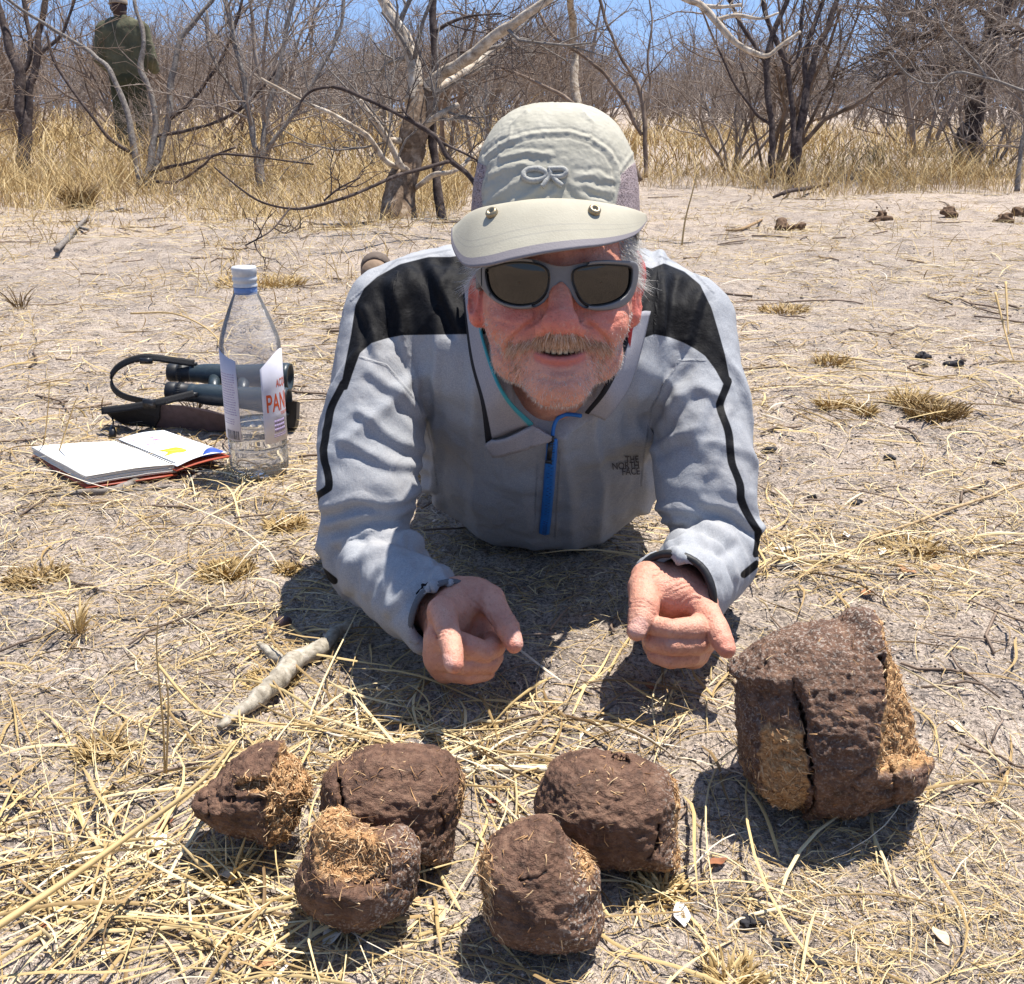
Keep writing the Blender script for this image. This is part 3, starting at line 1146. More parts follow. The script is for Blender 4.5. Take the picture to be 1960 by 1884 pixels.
jacket = mesh('jacket', JV, JF, JACKET, man, attrs={'blk': blk, 'seam': seam})
jbvh = BVHTree.FromPolygons([Vector(v) for v in JV.astype(float)], [tuple(int(i) for i in f) for f in JF])


def hit(dx, dy, lift=0.0, bvh=None, dflt=1.25):
    "the jacket's surface on a bearing, lifted off along its normal"
    d = P(dx, dy, 1.0) - _C
    d /= np.linalg.norm(d)
    h, n, i, t = (bvh or jbvh).ray_cast(Vector(_C), Vector(d))
    if h is None: return P(dx, dy, dflt)
    n = np.array(n)
    if n @ d > 0: n = -n
    return np.array(h) + n * lift


ZIP_BLUE = plain('zip_blue', (0.02, 0.16, 0.50), 0.5, 0.4, 0, 0.1, 200)
BLACK = plain('black_trim', (0.016, 0.016, 0.018), 0.55, 0.4, 0, 0.25, 300, 0.0004)
BLACKP = plain('black_plastic', (0.014, 0.014, 0.016), 0.3, 0.5, 0, 0.2, 200)


def strip(path, w, lift, th=0.0016, n=40, bvh=None):
    "a tape laid on the jacket along a path of bearings"
    p = spline(path, n)
    t = np.gradient(p, axis=0)
    t /= np.linalg.norm(t, axis=1)[:, None]
    nn = np.stack([-t[:, 1], t[:, 0]], 1)
    rows = []
    for k in np.linspace(-0.5, 0.5, 5):
        rows.append([hit(*(p[i] + nn[i] * w * k), lift * (1 - 0.5 * (2 * k) ** 2), bvh) for i in range(n)])
    V = np.array(rows).transpose(1, 0, 2)
    for _ in range(3):
        V[1:-1] = (V[:-2] + V[1:-1] * 2 + V[2:]) / 4
    return thick_grid(V.reshape(-1, 3), n, 5, th)


z_path = [(1057, 838), (1055, 872), (1051, 920), (1047, 965), (1043, 1000), (1041, 1018)]
zm = MB()
zm.add(*strip(z_path, 19, 0.0035))
zipper = zm.build('zipper', ZIP_BLUE, jacket)
tm = MB()
pz = spline(z_path, 70)
for i in range(0, 70, 1):
    c = hit(pz[i][0] + (2.2 if i % 2 else -2.2), pz[i][1], 0.0046)
    tm.box(c, (0.0026, 0.0012, 0.0012))
tag(tm.build('zipper_teeth', plain('zip_teeth', (0.015, 0.07, 0.22), 0.35, 0.5), zipper), kind='stuff')
pm = MB()
a, b = hit(1054, 838, 0.006), hit(1050, 874, 0.008)
ax = (b - a) / np.linalg.norm(b - a)
fr = np.stack([np.cross(ax, -_F), ax, -_F], 1)
pm.box(a, (0.010, 0.010, 0.006), fr)
pm.box((a + b) / 2, (0.009, np.linalg.norm(b - a), 0.003), fr)
pm.box(b, (0.0115, 0.006, 0.004), fr)
pm.build('zipper_pull', BLACKP, zipper, smooth=False)

# chest lettering, stitched on
def letters(txt, corners, hgt_mm, mat, parent, name, lift, bvh):
    "flat text laid on a surface: corners are the bearings of its lower left, lower right and upper left"
    cu = bpy.data.curves.new(name, 'FONT')
    cu.body = txt
    cu.align_x = 'RIGHT'
    cu.size = 1.0
    cu.space_line = 0.62
    cu.offset = 0.012
    to = bpy.data.objects.new('tmp', cu)
    COL.objects.link(to)
    me = bpy.data.meshes.new_from_object(to.evaluated_get(bpy.context.evaluated_depsgraph_get()))
    bpy.data.objects.remove(to)
    bm = bmesh.new()
    bm.from_mesh(me)
    bmesh.ops.triangulate(bm, faces=bm.faces)
    bmesh.ops.subdivide_edges(bm, edges=[e for e in bm.edges if e.calc_length() > 0.25], cuts=2)
    V = np.array([v.co for v in bm.verts])
    Fs = np.array([[v.index for v in f.verts] for f in bmesh.ops.triangulate(bm, faces=bm.faces)['faces']] or [[0, 1, 2]])
    bm.verts.index_update()
    Fs = np.array([[v.index for v in f.verts] for f in bm.faces])
    V = np.array([v.co for v in bm.verts])
    bm.free()
    if parent is None: return V[:, :2], Fs
    lo, hi = V[:, :2].min(0), V[:, :2].max(0)
    uv = (V[:, :2] - lo) / (hi - lo)
    c = np.array(corners, float)
    q = c[0] + uv[:, :1] * (c[1] - c[0]) + uv[:, 1:] * (c[2] - c[0])
    W = np.array([hit(a_, b_, lift, bvh) for a_, b_ in q])
    n = len(W)
    W2 = W - np.array([hit(a_, b_, 1.0, bvh) - hit(a_, b_, 0.0, bvh) for a_, b_ in q]) * (lift * 0.9)
    return mesh(name, W, Fs, mat, parent, smooth=False)


letters('THE\nNORTH\nFACE', [(1172, 910), (1224, 907), (1170, 873)], 20, plain('thread_dark', (0.045, 0.045, 0.06), 0.7), jacket, 'chest_print', 0.0016, jbvh)

# collar leaves
def leaf(name, e0, e1, n=28, nv=12, th=0.0022, vmax=1.0, wav=0.002):
    a = spline(e0, n)
    b = spline(e1, n)
    v = np.linspace(0, 1, nv)
    V = a[:, None, :] * (1 - v)[None, :, None] + b[:, None, :] * v[None, :, None]
    V = V + (-_F)[None, None, :] * (0.006 * np.sin(v * math.pi))[None, :, None]
    V = V + (wav * fbm(V.reshape(-1, 3) * 40, 2, 77)).reshape(n, nv)[:, :, None] * (-_F)
    W, Fq = thick_grid(V.reshape(-1, 3), n, nv, th)
    vv = np.tile(v * vmax, n)
    vv = np.concatenate([vv, vv])
    return mesh(name, W, Fq, COLLAR, jacket, attrs={'v': vv})


m = Mat('collar_fabric', 0.85, 0.2)
g2 = m.ramp(m.noise(600, 3, 0.7), [(0.3, (0.25, 0.245, 0.27)), (0.7, (0.37, 0.36, 0.385))])
c2 = m.mix(m.step(m.attr('v'), 0.15, 0.01), g2, (0.016, 0.016, 0.02))
tl = m.math('SUBTRACT', 1.0, m.step(m.attr('v'), 0.90, 0.02))
c2 = m.mix(tl, c2, (0.05, 0.30, 0.36))
m.color(c2)
m.bump(m.noise(700, 3), 0.0006, 0.5)
COLLAR = m.m
tipo = hit(945, 836, 0.014)
leaf('collar', [P(884, 545, 1.215), P(889, 600, 1.20), P(900, 690, 1.19), P(920, 770, 1.185), tipo],
     [P(916, 560, 1.165), P(919, 630, 1.150), P(944, 712, 1.140), P(972, 765, 1.145), hit(1003, 812, 0.018, None, 1.16)])
m2 = Mat('placket_fabric', 0.85, 0.2)
m2.color(m2.ramp(m2.noise(600, 3, 0.7), [(0.3, (0.25, 0.245, 0.27)), (0.7, (0.37, 0.36, 0.385))]))
m2.bump(m2.noise(700, 3), 0.0006, 0.5)
pl = [[hit(945 + 58 * u, 836 - 24 * u, 0.015) for u in np.linspace(0, 1, 10)] + [hit(1003 + 52 * u, 812 + 20 * u, 0.013) for u in np.linspace(0.1, 1, 8)],
      [hit(955 + 50 * u, 867 - 18 * u, 0.008) for u in np.linspace(0, 1, 10)] + [hit(1005 + 48 * u, 849 - 10 * u, 0.006) for u in np.linspace(0.1, 1, 8)]]
pl = np.array(pl)
V = np.stack([pl[0] * (1 - t) + pl[1] * t for t in np.linspace(0, 1, 6)], 1)
W, Fq = thick_grid(V.reshape(-1, 3), V.shape[0], 6, 0.0025)
mesh('placket', W, Fq, m2.m, jacket)
leaf('collar', [P(1216, 600, 1.165), P(1192, 668, 1.145), P(1172, 715, 1.135), P(1152, 752, 1.14), hit(1136, 785, 0.016, None, 1.16)],
     [P(1246, 596, 1.215), P(1230, 664, 1.20), P(1210, 732, 1.195), P(1184, 776, 1.19), hit(1146, 800, 0.008)], vmax=0.85)
em = MB()
em.tube(spline([hit(1056, 838, 0.006), hit(1059, 818, 0.008), hit(1068, 803, 0.010), hit(1090, 795, 0.012), hit(1132, 791, 0.014)], 24), S(4.2, 1.2), 6)
em.build('zipper_tape', ZIP_BLUE, jacket)
# cuff hems
def hem(name, end, d, reg, mat, r):
    d = d / np.linalg.norm(d)
    u = np.cross(d, [0, 0, 1.0]); u /= np.linalg.norm(u)
    w = np.cross(u, d)
    ring = []
    for k in range(40):
        a_ = k * 2 * math.pi / 40
        dr = u * math.cos(a_) + w * math.sin(a_)
        lo_, hi_ = 0.0, 0.12
        for _ in range(18):
            mi = (lo_ + hi_) / 2
            if reg.raw((end + dr * mi)[None].astype(np.float32))[0] < 0: lo_ = mi
            else: hi_ = mi
        ring.append(end + dr * (lo_ - 0.002) - d * 0.003 + d * 0.0015 * math.sin(5 * a_))
    ring.append(ring[0])
    b_ = MB()
    b_.tube(np.array(ring), r, 8, False)
    return b_.build(name, mat, jacket)


hem('cuff', endL, dirL, armL, JACKET, 0.0032)
hem('cuff', endR, dirR, armR, BLACK, 0.0042)

# ------------------------------------------------------------------ trousers and shoes, behind him
TROUSER = plain('khaki_cloth', (0.20, 0.17, 0.12), 0.9, 0.1, 0, 0.2, 90, 0.001)
hipc = (0.035, 2.02, 0.13)
def legchain(sx, foot):
    return [(np.array((0.035 + sx * 0.085, 2.02, 0.12)), 0.105), (np.array((0.035 + sx * 0.12, 2.40, 0.085)), 0.075), (np.array(foot) + np.array((0, -0.05, -0.01)), 0.05)]
lch = [legchain(-1, (-0.335, 2.76, 0.10)), legchain(1, (0.24, 2.80, 0.10))]


def trou(q):
    d = d_ell(q, (0.035, 1.98, 0.125), (0.185, 0.16, 0.125))
    for c in lch:
        d = smin(d, d_chain(q, [p for p, r in c], [r for p, r in c]), 0.06)
    return d + 0.004 * fbm(q * 14, 2, 3)


TV, TF = sdf_mesh(trou, (-0.55, 1.75, -0.02), (0.45, 2.85, 0.32), 0.012)
TV[:, 2] = np.maximum(TV[:, 2], 0.003)
mesh('trousers', TV, TF, TROUSER, man)
SHOE = plain('shoe_suede', (0.23, 0.16, 0.11), 0.85, 0.2, 0, 0.2, 80, 0.001)
SOLE = plain('shoe_sole', (0.13, 0.10, 0.08), 0.8, 0.2, 0, 0.2, 80, 0.001)
for toe, heel, up in (((-0.36, 2.98, 0.040), (-0.350, 2.83, 0.150), (0, 0.9, 0.35)), ((0.255, 2.98, 0.035), (0.235, 2.83, 0.11), (0, 0.9, 0.35))):
    toe, heel = np.array(toe), np.array(heel)
    mid = (toe + heel) / 2 + np.array((0, -0.025, 0.0))

    def shoe(q, toe=toe, heel=heel, mid=mid):
        d = d_cap(q, toe, mid, 0.034, 0.040)
        d = smin(d, d_cap(q, mid, heel, 0.040, 0.036), 0.02)
        return smin(d, d_cap(q, heel + (0, -0.03, -0.05), heel + (0, -0.10, -0.07), 0.042, 0.045), 0.02)

    def sole(q, toe=toe, heel=heel, mid=mid):
        o = np.array((0, 0.030, 0.012))
        return smax(d_chain(q, [toe + o, mid + o, heel + o], [0.036, 0.042, 0.040]), -shoe(q), 0.002)
    lo, hi = np.minimum(toe, heel) - 0.13, np.maximum(toe, heel) + 0.09
    SV, SF = sdf_mesh(shoe, lo, hi, 0.006)
    so = mesh('shoe', SV, SF, SHOE, man)
    SV, SF = sdf_mesh(sole, lo, hi, 0.005)
    mesh('sole', SV, SF, SOLE, so)

# ------------------------------------------------------------------ cap
def zd(zx, zy, z):
    "point of the head from coordinates measured on an enlargement of the photo"
    return HZ(807.5 + zx / 2.851, 183.5 + zy / 2.851, z)


def cap_core(x):
    q = (x - np.array([-1, 80, -78], np.float32)) / np.array([85, 119, 100], np.float32)
    lowf = sstep(0.35, -0.1, q[:, 1])
    e = (np.abs(q[:, 0]) ** 2.7 + np.abs(q[:, 1]) ** 2.7 + np.abs(q[:, 2]) ** 2.7) ** (1 / 2.7)
    return (e - 1) * 84


def cap_sdf(q):
    x = to_head(q)
    d = cap_core(x)
    d = np.maximum(d, -(d + 3.2))
    plane = 77 - 0.03 * x[:, 0] + 0.20 * (x[:, 2] - 10) - x[:, 1]
    return smax(d, plane, 1.5) * 0.001


lo, hi = from_head((-110, 20, -200)), from_head((110, 200, 60))
lo, hi = np.minimum(lo, hi) - 0.03, np.maximum(lo, hi) + 0.03
CV, CF = sdf_mesh(cap_sdf, lo, hi, 0.0016)
Cn = vnormals(CV, CF)
cx = to_head(CV)
cq = px(CV)
front = (Cn @ (-_F).astype(np.float32)) > -0.3
outer = cap_core(cx) > -1.6
arch = [(905, 410), (912, 350), (927, 303), (960, 276), (1004, 260), (1040, 255), (1090, 254), (1130, 266), (1165, 290), (1182, 318), (1186, 360), (1178, 408)]
top1 = [(975, 268), (978, 240), (1010, 212)]
top2 = [(1130, 266), (1135, 235), (1110, 210)]
side2 = [(1186, 330), (1206, 300), (1218, 285)]
ds = np.minimum.reduce([line_d(cq, arch), line_d(cq, top1), line_d(cq, top2), line_d(cq, side2)])
ds2 = np.abs(line_d(cq, arch) - 9)
wob = fbm(cx * 0.11, 2, 4)
dd = np.zeros(len(CV), np.float32)
on = front & outer
dd += on * 0.0012 * np.exp(-(ds / 3.0) ** 2) - on * 0.0012 * np.exp(-(ds2 / 2.4) ** 2) * 0.6
# creases fanning across the front panel from the emblem
inpan = (poly_sd(cq, arch) < -6) & on
cre = [[(930, 392), (975, 357), (1010, 338)], [(975, 396), (1020, 368), (1050, 350)], [(1035, 396), (1062, 368), (1068, 350)],
       [(1172, 345), (1140, 336), (1105, 338)], [(1175, 372), (1130, 362), (1095, 350)], [(940, 335), (975, 320), (1010, 316)],
       [(1150, 392), (1120, 380), (1100, 362)], [(960, 300), (1000, 292), (1050, 300)]]
for i, c in enumerate(cre):
    l = line_d(cq + 4 * np.stack([wob, -wob], 1), c)
    dd += inpan * (0.0009 * np.exp(-(l / 6.0) ** 2) - 0.0007 * np.exp(-((l - 12) / 7.0) ** 2))
dd += inpan * 0.0006 * fbm(cx * np.array([0.045, 0.07, 0.045], np.float32), 3, 12)
puck = np.exp(-(ds / 16) ** 2) * on
ang = np.arctan2(cq[:, 1] - 400, cq[:, 0] - 1065)
dd += puck * 0.0003 * np.sin(ang * 46 + 2.5 * wob) * (fbm(cx * 0.05, 2, 3) > -0.4)
dd += on * (~inpan) * 0.0003 * (ridge(np.stack([cx[:, 0] * 0.022 + cx[:, 1] * 0.02, cx[:, 1] * 0.05, cx[:, 2] * 0.03], 1), 17) - 0.4)
dd += 0.0003 * fbm(cx * 0.4, 2, 3)
CV = CV + Cn * dd[:, None]
meshR = [(1180, 420), (1178, 392), (1184, 360), (1188, 335), (1206, 318), (1228, 300), (1260, 320), (1260, 430)]
meshL = [(926, 420), (922, 380), (924, 345), (930, 318), (915, 310), (880, 300), (880, 430)]
dm = np.where(front, np.minimum(poly_sd(cq, meshR), poly_sd(cq, meshL)), np.where(cx[:, 1] < 120, -20, 20)) * 0.0005
hat = None
m = Mat('cap_nylon', 0.75, 0.25)
g1 = m.ramp(m.noise(30, 4, 0.6), [(0.3, (0.355, 0.335, 0.27)), (0.7, (0.44, 0.415, 0.34))])
st_ = m.math('MULTIPLY', m.step(m.attr('seam'), 0.0009, 0.0005), m.ramp(m.noise(900, 1), [(0.45, 0.2), (0.55, 0.9)]))
g1 = m.mix(m.math('MULTIPLY', st_, 0.45), g1, (0.20, 0.19, 0.17))
spk = m.ramp(m.vor(700), [(0.25, 0.0), (0.45, 1.0)])
g2 = m.mix(spk, (0.08, 0.055, 0.06), (0.34, 0.27, 0.27))
msk = m.step(m.attr('mesh'), 0.0, 0.0008)
m.color(m.mix(msk, g1, g2))
b1 = m.bump(m.noise(60, 4, 0.6), 0.0025, 0.35)
m.bump(m.math('MULTIPLY', spk, msk), 0.0012, 0.8, b1)
cap = mesh('cap', CV, CF, m.m, man, attrs={'seam': np.where(front & outer, np.minimum(ds, np.minimum(ds2, np.abs(line_d(cq, arch) - 16))), 99) * 0.0006, 'mesh': dm})

# brim
NB = 48
bi = spline([HZ(893, 418, -28), HZ(906, 409, -8), HZ(932, 401, 9), HZ(985, 396, 19), HZ(1040, 394, 22), HZ(1100, 395, 22), HZ(1158, 398, 17), HZ(1205, 404, 2), HZ(1233, 412, -22)], NB)
bo = spline([HZ(866, 440, -26), HZ(869, 475, 0), HZ(890, 509, 32), HZ(930, 511, 55), HZ(982, 499, 66), HZ(1040, 487, 70), HZ(1100, 478, 68), HZ(1160, 470, 55), HZ(1212, 452, 22), HZ(1236, 424, -20)], NB)
vs = np.concatenate([np.linspace(0, 0.9, 14), [0.925, 0.95, 0.975, 1.0]])
BVt = bi[:, None] * (1 - vs)[None, :, None] + bo[:, None] * vs[None, :, None]
BVt = BVt + _U * (0.019 * np.sin(vs ** 0.85 * math.pi))[None, :, None] * np.sin(np.linspace(0, math.pi, NB))[:, None, None]
Wb, Fb = thick_grid(BVt.reshape(-1, 3), NB, len(vs), 0.0022)
vv = np.concatenate([np.tile(vs, NB)] * 2)
m = Mat('brim_nylon', 0.7, 0.25)
g1 = m.ramp(m.noise(28, 4, 0.6), [(0.3, (0.37, 0.34, 0.265)), (0.7, (0.425, 0.395, 0.31))])
for e_ in (0.80, 0.73):
    l = m.math('LESS_THAN', m.math('ABSOLUTE', m.math('SUBTRACT', m.attr('v'), e_)), 0.008)
    g1 = m.mix(m.math('MULTIPLY', l, 0.45), g1, (0.30, 0.28, 0.24))
ed = m.math('GREATER_THAN', m.attr('v'), 0.91)
m.color(m.mix(ed, g1, (0.22, 0.20, 0.21)))
m.bump(m.noise(500, 3), 0.0006, 0.4)
mesh('brim', Wb, Fb, m.m, cap, attrs={'v': vv})
cbvh = BVHTree.FromPolygons([Vector(v) for v in Wb.astype(float)], [tuple(int(i) for i in f) for f in Fb])
cap_bvh = BVHTree.FromPolygons([Vector(v) for v in CV.astype(float)], [tuple(int(i) for i in f) for f in CF])
BRASS = plain('aged_brass', (0.30, 0.24, 0.15), 0.4, 0.5, 0.7, 0.25, 200)
for dx, dy in ((942.5, 410), (1137, 405)):
    o = hit(dx, dy, 0.0012, cbvh)
    o2 = hit(dx + 3, dy, 0.0012, cbvh)
    o3 = hit(dx, dy + 3, 0.0012, cbvh)
    nrm = np.cross(o2 - o, o - o3)
    nrm /= np.linalg.norm(nrm)
    if nrm @ _F > 0: nrm = -nrm
    t1 = (o2 - o) / np.linalg.norm(o2 - o)
    t1 = t1 - nrm * (t1 @ nrm)
    t1 /= np.linalg.norm(t1)
    Bm = np.stack([t1, np.cross(nrm, t1), nrm])
    V, Fq = lathe(np.array([(0.0, 0.0012), (0.0020, 0.0012), (0.0026, 0.0030), (0.0046, 0.0034), (0.0058, 0.0020), (0.0060, -0.001)]) , 20)
    mesh('snap_button', o + V @ Bm, Fq[:, ::-1], BRASS, cap)

# raised emblem: a ring and a looped letter
em = MB()
THREAD = plain('emblem_thread', (0.34, 0.335, 0.31), 0.8, 0.2, 0, 0.15, 500, 0.0005)
def eline(pts, r, n=30):
    p = spline(pts, n)
    em.tube([hit(a_, b_, 0.0012, cap_bvh) for a_, b_ in p], r, 8)
eline([(1029, 324), (1043, 329), (1045, 337), (1036, 345), (1018, 347), (1004, 341), (1004, 332), (1014, 325), (1029, 324), (1038, 326)], 0.0028)
eline([(1048, 325), (1064, 324), (1078, 325), (1083, 331), (1076, 338), (1064, 340), (1053, 337)], 0.0026)
eline([(1052, 326), (1053, 335), (1044, 350), (1037, 358)], 0.0026, 18)
eline([(1058, 340), (1066, 348), (1075, 356)], 0.0026, 12)
em.build('emblem', THREAD, cap)

# ------------------------------------------------------------------ sunglasses
def zh(l):
    return np.array([((zx / 2.851 - 262.5) * 0.5, (376.5 - zy / 2.851) * 0.5) for zx, zy in l])


def smoothpoly(l, n=64):
    p = np.asarray(l, float)
    p = np.concatenate([p, p[:1]])
    q = spline(p, n * 3)[:-1]
    for _ in range(4): q = (np.roll(q, 1, 0) + 2 * q + np.roll(q, -1, 0)) / 4
    return q


f_out = smoothpoly(zh([(286, 952), (330, 938), (420, 922), (560, 922), (680, 956), (760, 970), (840, 958), (960, 932), (1100, 920), (1178, 915), (1182, 1000), (1150, 1100), (1080, 1165), (960, 1192), (870, 1182), (822, 1135), (790, 1080), (755, 1050), (724, 1066), (690, 1122), (640, 1170), (570, 1186), (470, 1170), (378, 1112), (318, 1030)]), 40)
l_L = smoothpoly(zh([(343, 948), (450, 936), (560, 942), (650, 966), (686, 1005), (682, 1080), (652, 1132), (602, 1162), (520, 1166), (430, 1134), (372, 1075), (348, 1005)]), 40)
l_R = smoothpoly(zh([(810, 1010), (832, 982), (940, 956), (1060, 944), (1138, 944), (1146, 990), (1136, 1050), (1102, 1102), (1030, 1148), (930, 1172), (868, 1152), (830, 1092), (812, 1048)]), 40)


GT = 0.35                                                  # the glasses lean with the bowed head


def wrapz(x, y):
    return 33.0 - (np.abs(x) / 78.0) ** 2.2 * 42.0 + GT * (y - 3)


def frame_sdf(q):
    x = to_head(q)
    lo, hi = np.array([-100, -40, -50]), np.array([100, 40, 45])
    c = np.maximum(np.maximum(lo - x, x - hi), 0)
    out = (np.linalg.norm(c, axis=1) + 4) * 0.001
    mk = (c == 0).all(1)
    if mk.any():
        y = x[mk]
        # perspective: nearer pieces look larger
        k = 1 - y[:, 2] * 0.001 / 1.05
        p2 = y[:, :2] / k[:, None]
        do = poly_sd(p2, f_out)
        dl = np.minimum(poly_sd(p2, l_L), poly_sd(p2, l_R))
        d2 = np.maximum(do, -dl)
        dz = np.abs(y[:, 2] - wrapz(y[:, 0], y[:, 1])) - 2.4
        w0, w1 = d2 + 1.6, dz + 1.6
        d = np.minimum(np.maximum(w0, w1), 0) + np.hypot(np.maximum(w0, 0), np.maximum(w1, 0)) - 1.6
        out[mk] = d * 0.001
    return out


lo, hi = from_head((-92, -34, -40)), from_head((92, 34, 36))
GV, GF = sdf_mesh(frame_sdf, np.minimum(lo, hi) - 0.006, np.maximum(lo, hi) + 0.006, 0.0010)
FRAME = plain('frame_grey', (0.155, 0.15, 0.15), 0.45, 0.4, 0, 0.06, 200)
glasses = mesh('sunglasses', GV, GF, FRAME, man)
m = Mat('mirror_lens', 0.04, 0.6)
m.color((0.055, 0.050, 0.044, 1))
m.b.inputs['Metallic'].default_value = 0.85
sm = m.noise(90, 4, 0.6)
m.to(m.ramp(sm, [(0.4, 0.03), (0.75, 0.10)]), m.b.inputs['Roughness'])
LENS = m.m
rim_m = plain('lens_gasket', (0.01, 0.01, 0.01), 0.5)
for poly in (l_L, l_R):
    c = poly.mean(0)
    rings = [c + (poly - c) * k for k in np.linspace(0.02, 1.03, 9)]
    V = []
    for rr in rings:
        z = wrapz(rr[:, 0], rr[:, 1]) - 1.2 + 1.2 * (1 - np.clip((((rr - c) / np.array([32, 22])) ** 2).sum(1), 0, 1))
        k = 1 - z * 0.001 / 1.05
        V.append(np.stack([rr[:, 0] * k, rr[:, 1] * k, z], 1))
    V = np.array(V)
    n = V.shape[1]
    W, Fq = from_head(V.reshape(-1, 3)), grid_faces(9, n, True)
    # the back of the pane, 2 mm behind
    W2 = W + _F * 0.002
    cap_ = np.arange(n)[::-1][None, :]
    Fq2 = Fq[:, ::-1] + len(W)
    i0 = 8 * n
    j = np.arange(n)
    side = np.stack([i0 + j, i0 + j + len(W), i0 + (j + 1) % n + len(W), i0 + (j + 1) % n], -1)
    lo_ = mesh('lens', np.concatenate([W, W2]), [np.concatenate([Fq, Fq2, side])], LENS, glasses)
    gk = MB()
    ring = rings[8] * 0 + (c + (poly - c) * 0.975)
    z = wrapz(ring[:, 0], ring[:, 1]) + 0.6
    k = 1 - z * 0.001 / 1.05
    rg = from_head(np.stack([ring[:, 0] * k, ring[:, 1] * k, z], 1))
    gk.tube(np.concatenate([rg, rg[:1]])[::2], 0.0010, 5, False)
    gk.build('gasket', rim_m, glasses)
for sx, hinge, ear_ in ((-1, (-76, 13, -8), (-76, 16, -62)), (1, (72, 15, -8), (73, 22, -62))):
    tb = MB()
    pts = spline([from_head(hinge), from_head((hinge[0] + 3 * sx, hinge[1] + 2, -30)), from_head(ear_), from_head((ear_[0] + 2 * sx, 8, -95))], 16)
    for i in range(15):
        pass
    V = []
    for i, p in enumerate(pts):
        h_ = 0.0065 * (1 - 0.35 * i / 15)
        for a_, b_ in ((-1, -1), (1, -1), (1, 1), (-1, 1)):
            V.append(p + _R * 0.0016 * a_ + _U * h_ * b_)
    tb.add(V, np.concatenate([grid_faces(16, 4, True), [[3, 2, 1, 0], [60, 61, 62, 63]]]))
    tb.build('temple', FRAME, glasses)

# ------------------------------------------------------------------ hair: moustache, stubble, sides
def strands(name, roots, dirs, length, width, mat, parent, curve=None, seg=3, kind='stuff'):
    n = len(roots)
    t = np.linspace(0, 1, seg + 1)
    L = np.broadcast_to(np.asarray(length, float), (n,))
    d = dirs / (np.linalg.norm(dirs, axis=1)[:, None] + 1e-9)
    cv = np.zeros((n, 3)) if curve is None else curve
    Pt = roots[:, None] + d[:, None] * (L[:, None] * t)[:, :, None] + cv[:, None] * ((L[:, None] * t * t))[:, :, None]
    sd = np.cross(d, R.normal(size=(n, 3)))
    sd /= np.linalg.norm(sd, axis=1)[:, None] + 1e-9
    w2 = np.broadcast_to(np.asarray(width, float), (n,))[:, None] * (1 - 0.8 * t)[None]
    up = np.cross(d, sd)
    cor = [sd, -0.5 * sd + 0.87 * up, -0.5 * sd - 0.87 * up]
    V = np.stack([Pt + c_[:, None] * w2[:, :, None] for c_ in cor], 2)       # n, seg+1, 3, 3
    b = (np.arange(n) * (seg + 1) * 3)[:, None, None]
    i = (np.arange(seg) * 3)[None, :, None]
    j = np.arange(3)[None, None, :]
    k = (j + 1) % 3
    Fq = np.stack([b + i + j, b + i + k, b + i + 3 + k, b + i + 3 + j], -1).reshape(-1, 4)
    tone = np.repeat(R.random(n), (seg + 1) * 3)
    return tag(mesh(name, V.reshape(-1, 3), Fq, mat, parent, attrs={'tone': tone}), kind=kind)


def hair_mat(name, stops):
    m = Mat(name, 0.55, 0.4)
    m.color(m.ramp(m.attr('tone'), stops))
    return m.m


fc = BV[BF].mean(1)
fh = to_head(fc)
fn_ = np.cross(BV[BF[:, 2]] - BV[BF[:, 0]], BV[BF[:, 3]] - BV[BF[:, 1]])
far_ = np.linalg.norm(fn_, axis=1)
fn_ = fn_ / (far_[:, None] + 1e-12)
ax_ = np.abs(fh[:, 0])


def pick(w, n):
    w = w * far_
    return R.choice(len(w), n, p=w / w.sum())


GREY = hair_mat('stubble_grey', [(0.0, (0.42, 0.36, 0.29)), (0.5, (0.62, 0.57, 0.50)), (1.0, (0.78, 0.75, 0.70))])
SANDY = hair_mat('moustache_sandy', [(0.0, (0.40, 0.19, 0.085)), (0.5, (0.70, 0.42, 0.25)), (1.0, (0.88, 0.70, 0.54))])
WHITE = hair_mat('hair_white', [(0.0, (0.45, 0.43, 0.40)), (1.0, (0.80, 0.79, 0.76))])
# beard line: along the jaw and chin, thinning upwards on the cheek
jl = np.clip((-36 - fh[:, 1] - np.maximum(0, 54 - ax_) * 0.62) / 14.0, 0, 1)
chin = np.clip((-78 - fh[:, 1]) / 8.0, 0, 1)
side = np.clip((ax_ - 50) / 8, 0, 1) * (fh[:, 1] < -14) * (fh[:, 1] > -70)
w = np.maximum(np.maximum(jl, chin), 0.28 * side) * (fh[:, 1] > -118) * (fh[:, 2] > -80) * (fh[:, 2] > -60 - 0.2 * fh[:, 1] - 40)
w = w * (1 - ((ax_ < 24) & (fh[:, 1] > -77)))
i = pick(w, 3400)
down = -_U[None] * 0.9 + R.normal(size=(len(i), 3)) * 0.45
strands('beard', fc[i] - fn_[i] * 0.0004, fn_[i] * 0.75 + down * 0.7, R.uniform(0.0015, 0.0040, len(i)), 0.00026, GREY, man, -_U[None] * 0.25 + R.normal(size=(len(i), 3)) * 0.15)
# moustache
mx = ax_
wm = np.exp(-((fh[:, 1] + 47.5 + 0.0020 * mx ** 2) / 2.4) ** 2) * (mx < 47) * (fh[:, 2] > -6)
i = pick(wm, 1250)
sdir = np.sign(fh[i, 0] + R.normal(size=len(i)) * 4)[:, None] * _R[None]
strands('moustache', fc[i] - fn_[i] * 0.0005, fn_[i] * 0.55 - _U[None] * 0.95 + sdir * (0.25 + 0.012 * ax_[i])[:, None] + R.normal(size=(len(i), 3)) * 0.22, R.uniform(0.006, 0.0115, len(i)), 0.00036, SANDY, man, -_U[None] * 0.3 - (-_F)[None] * 0.25)
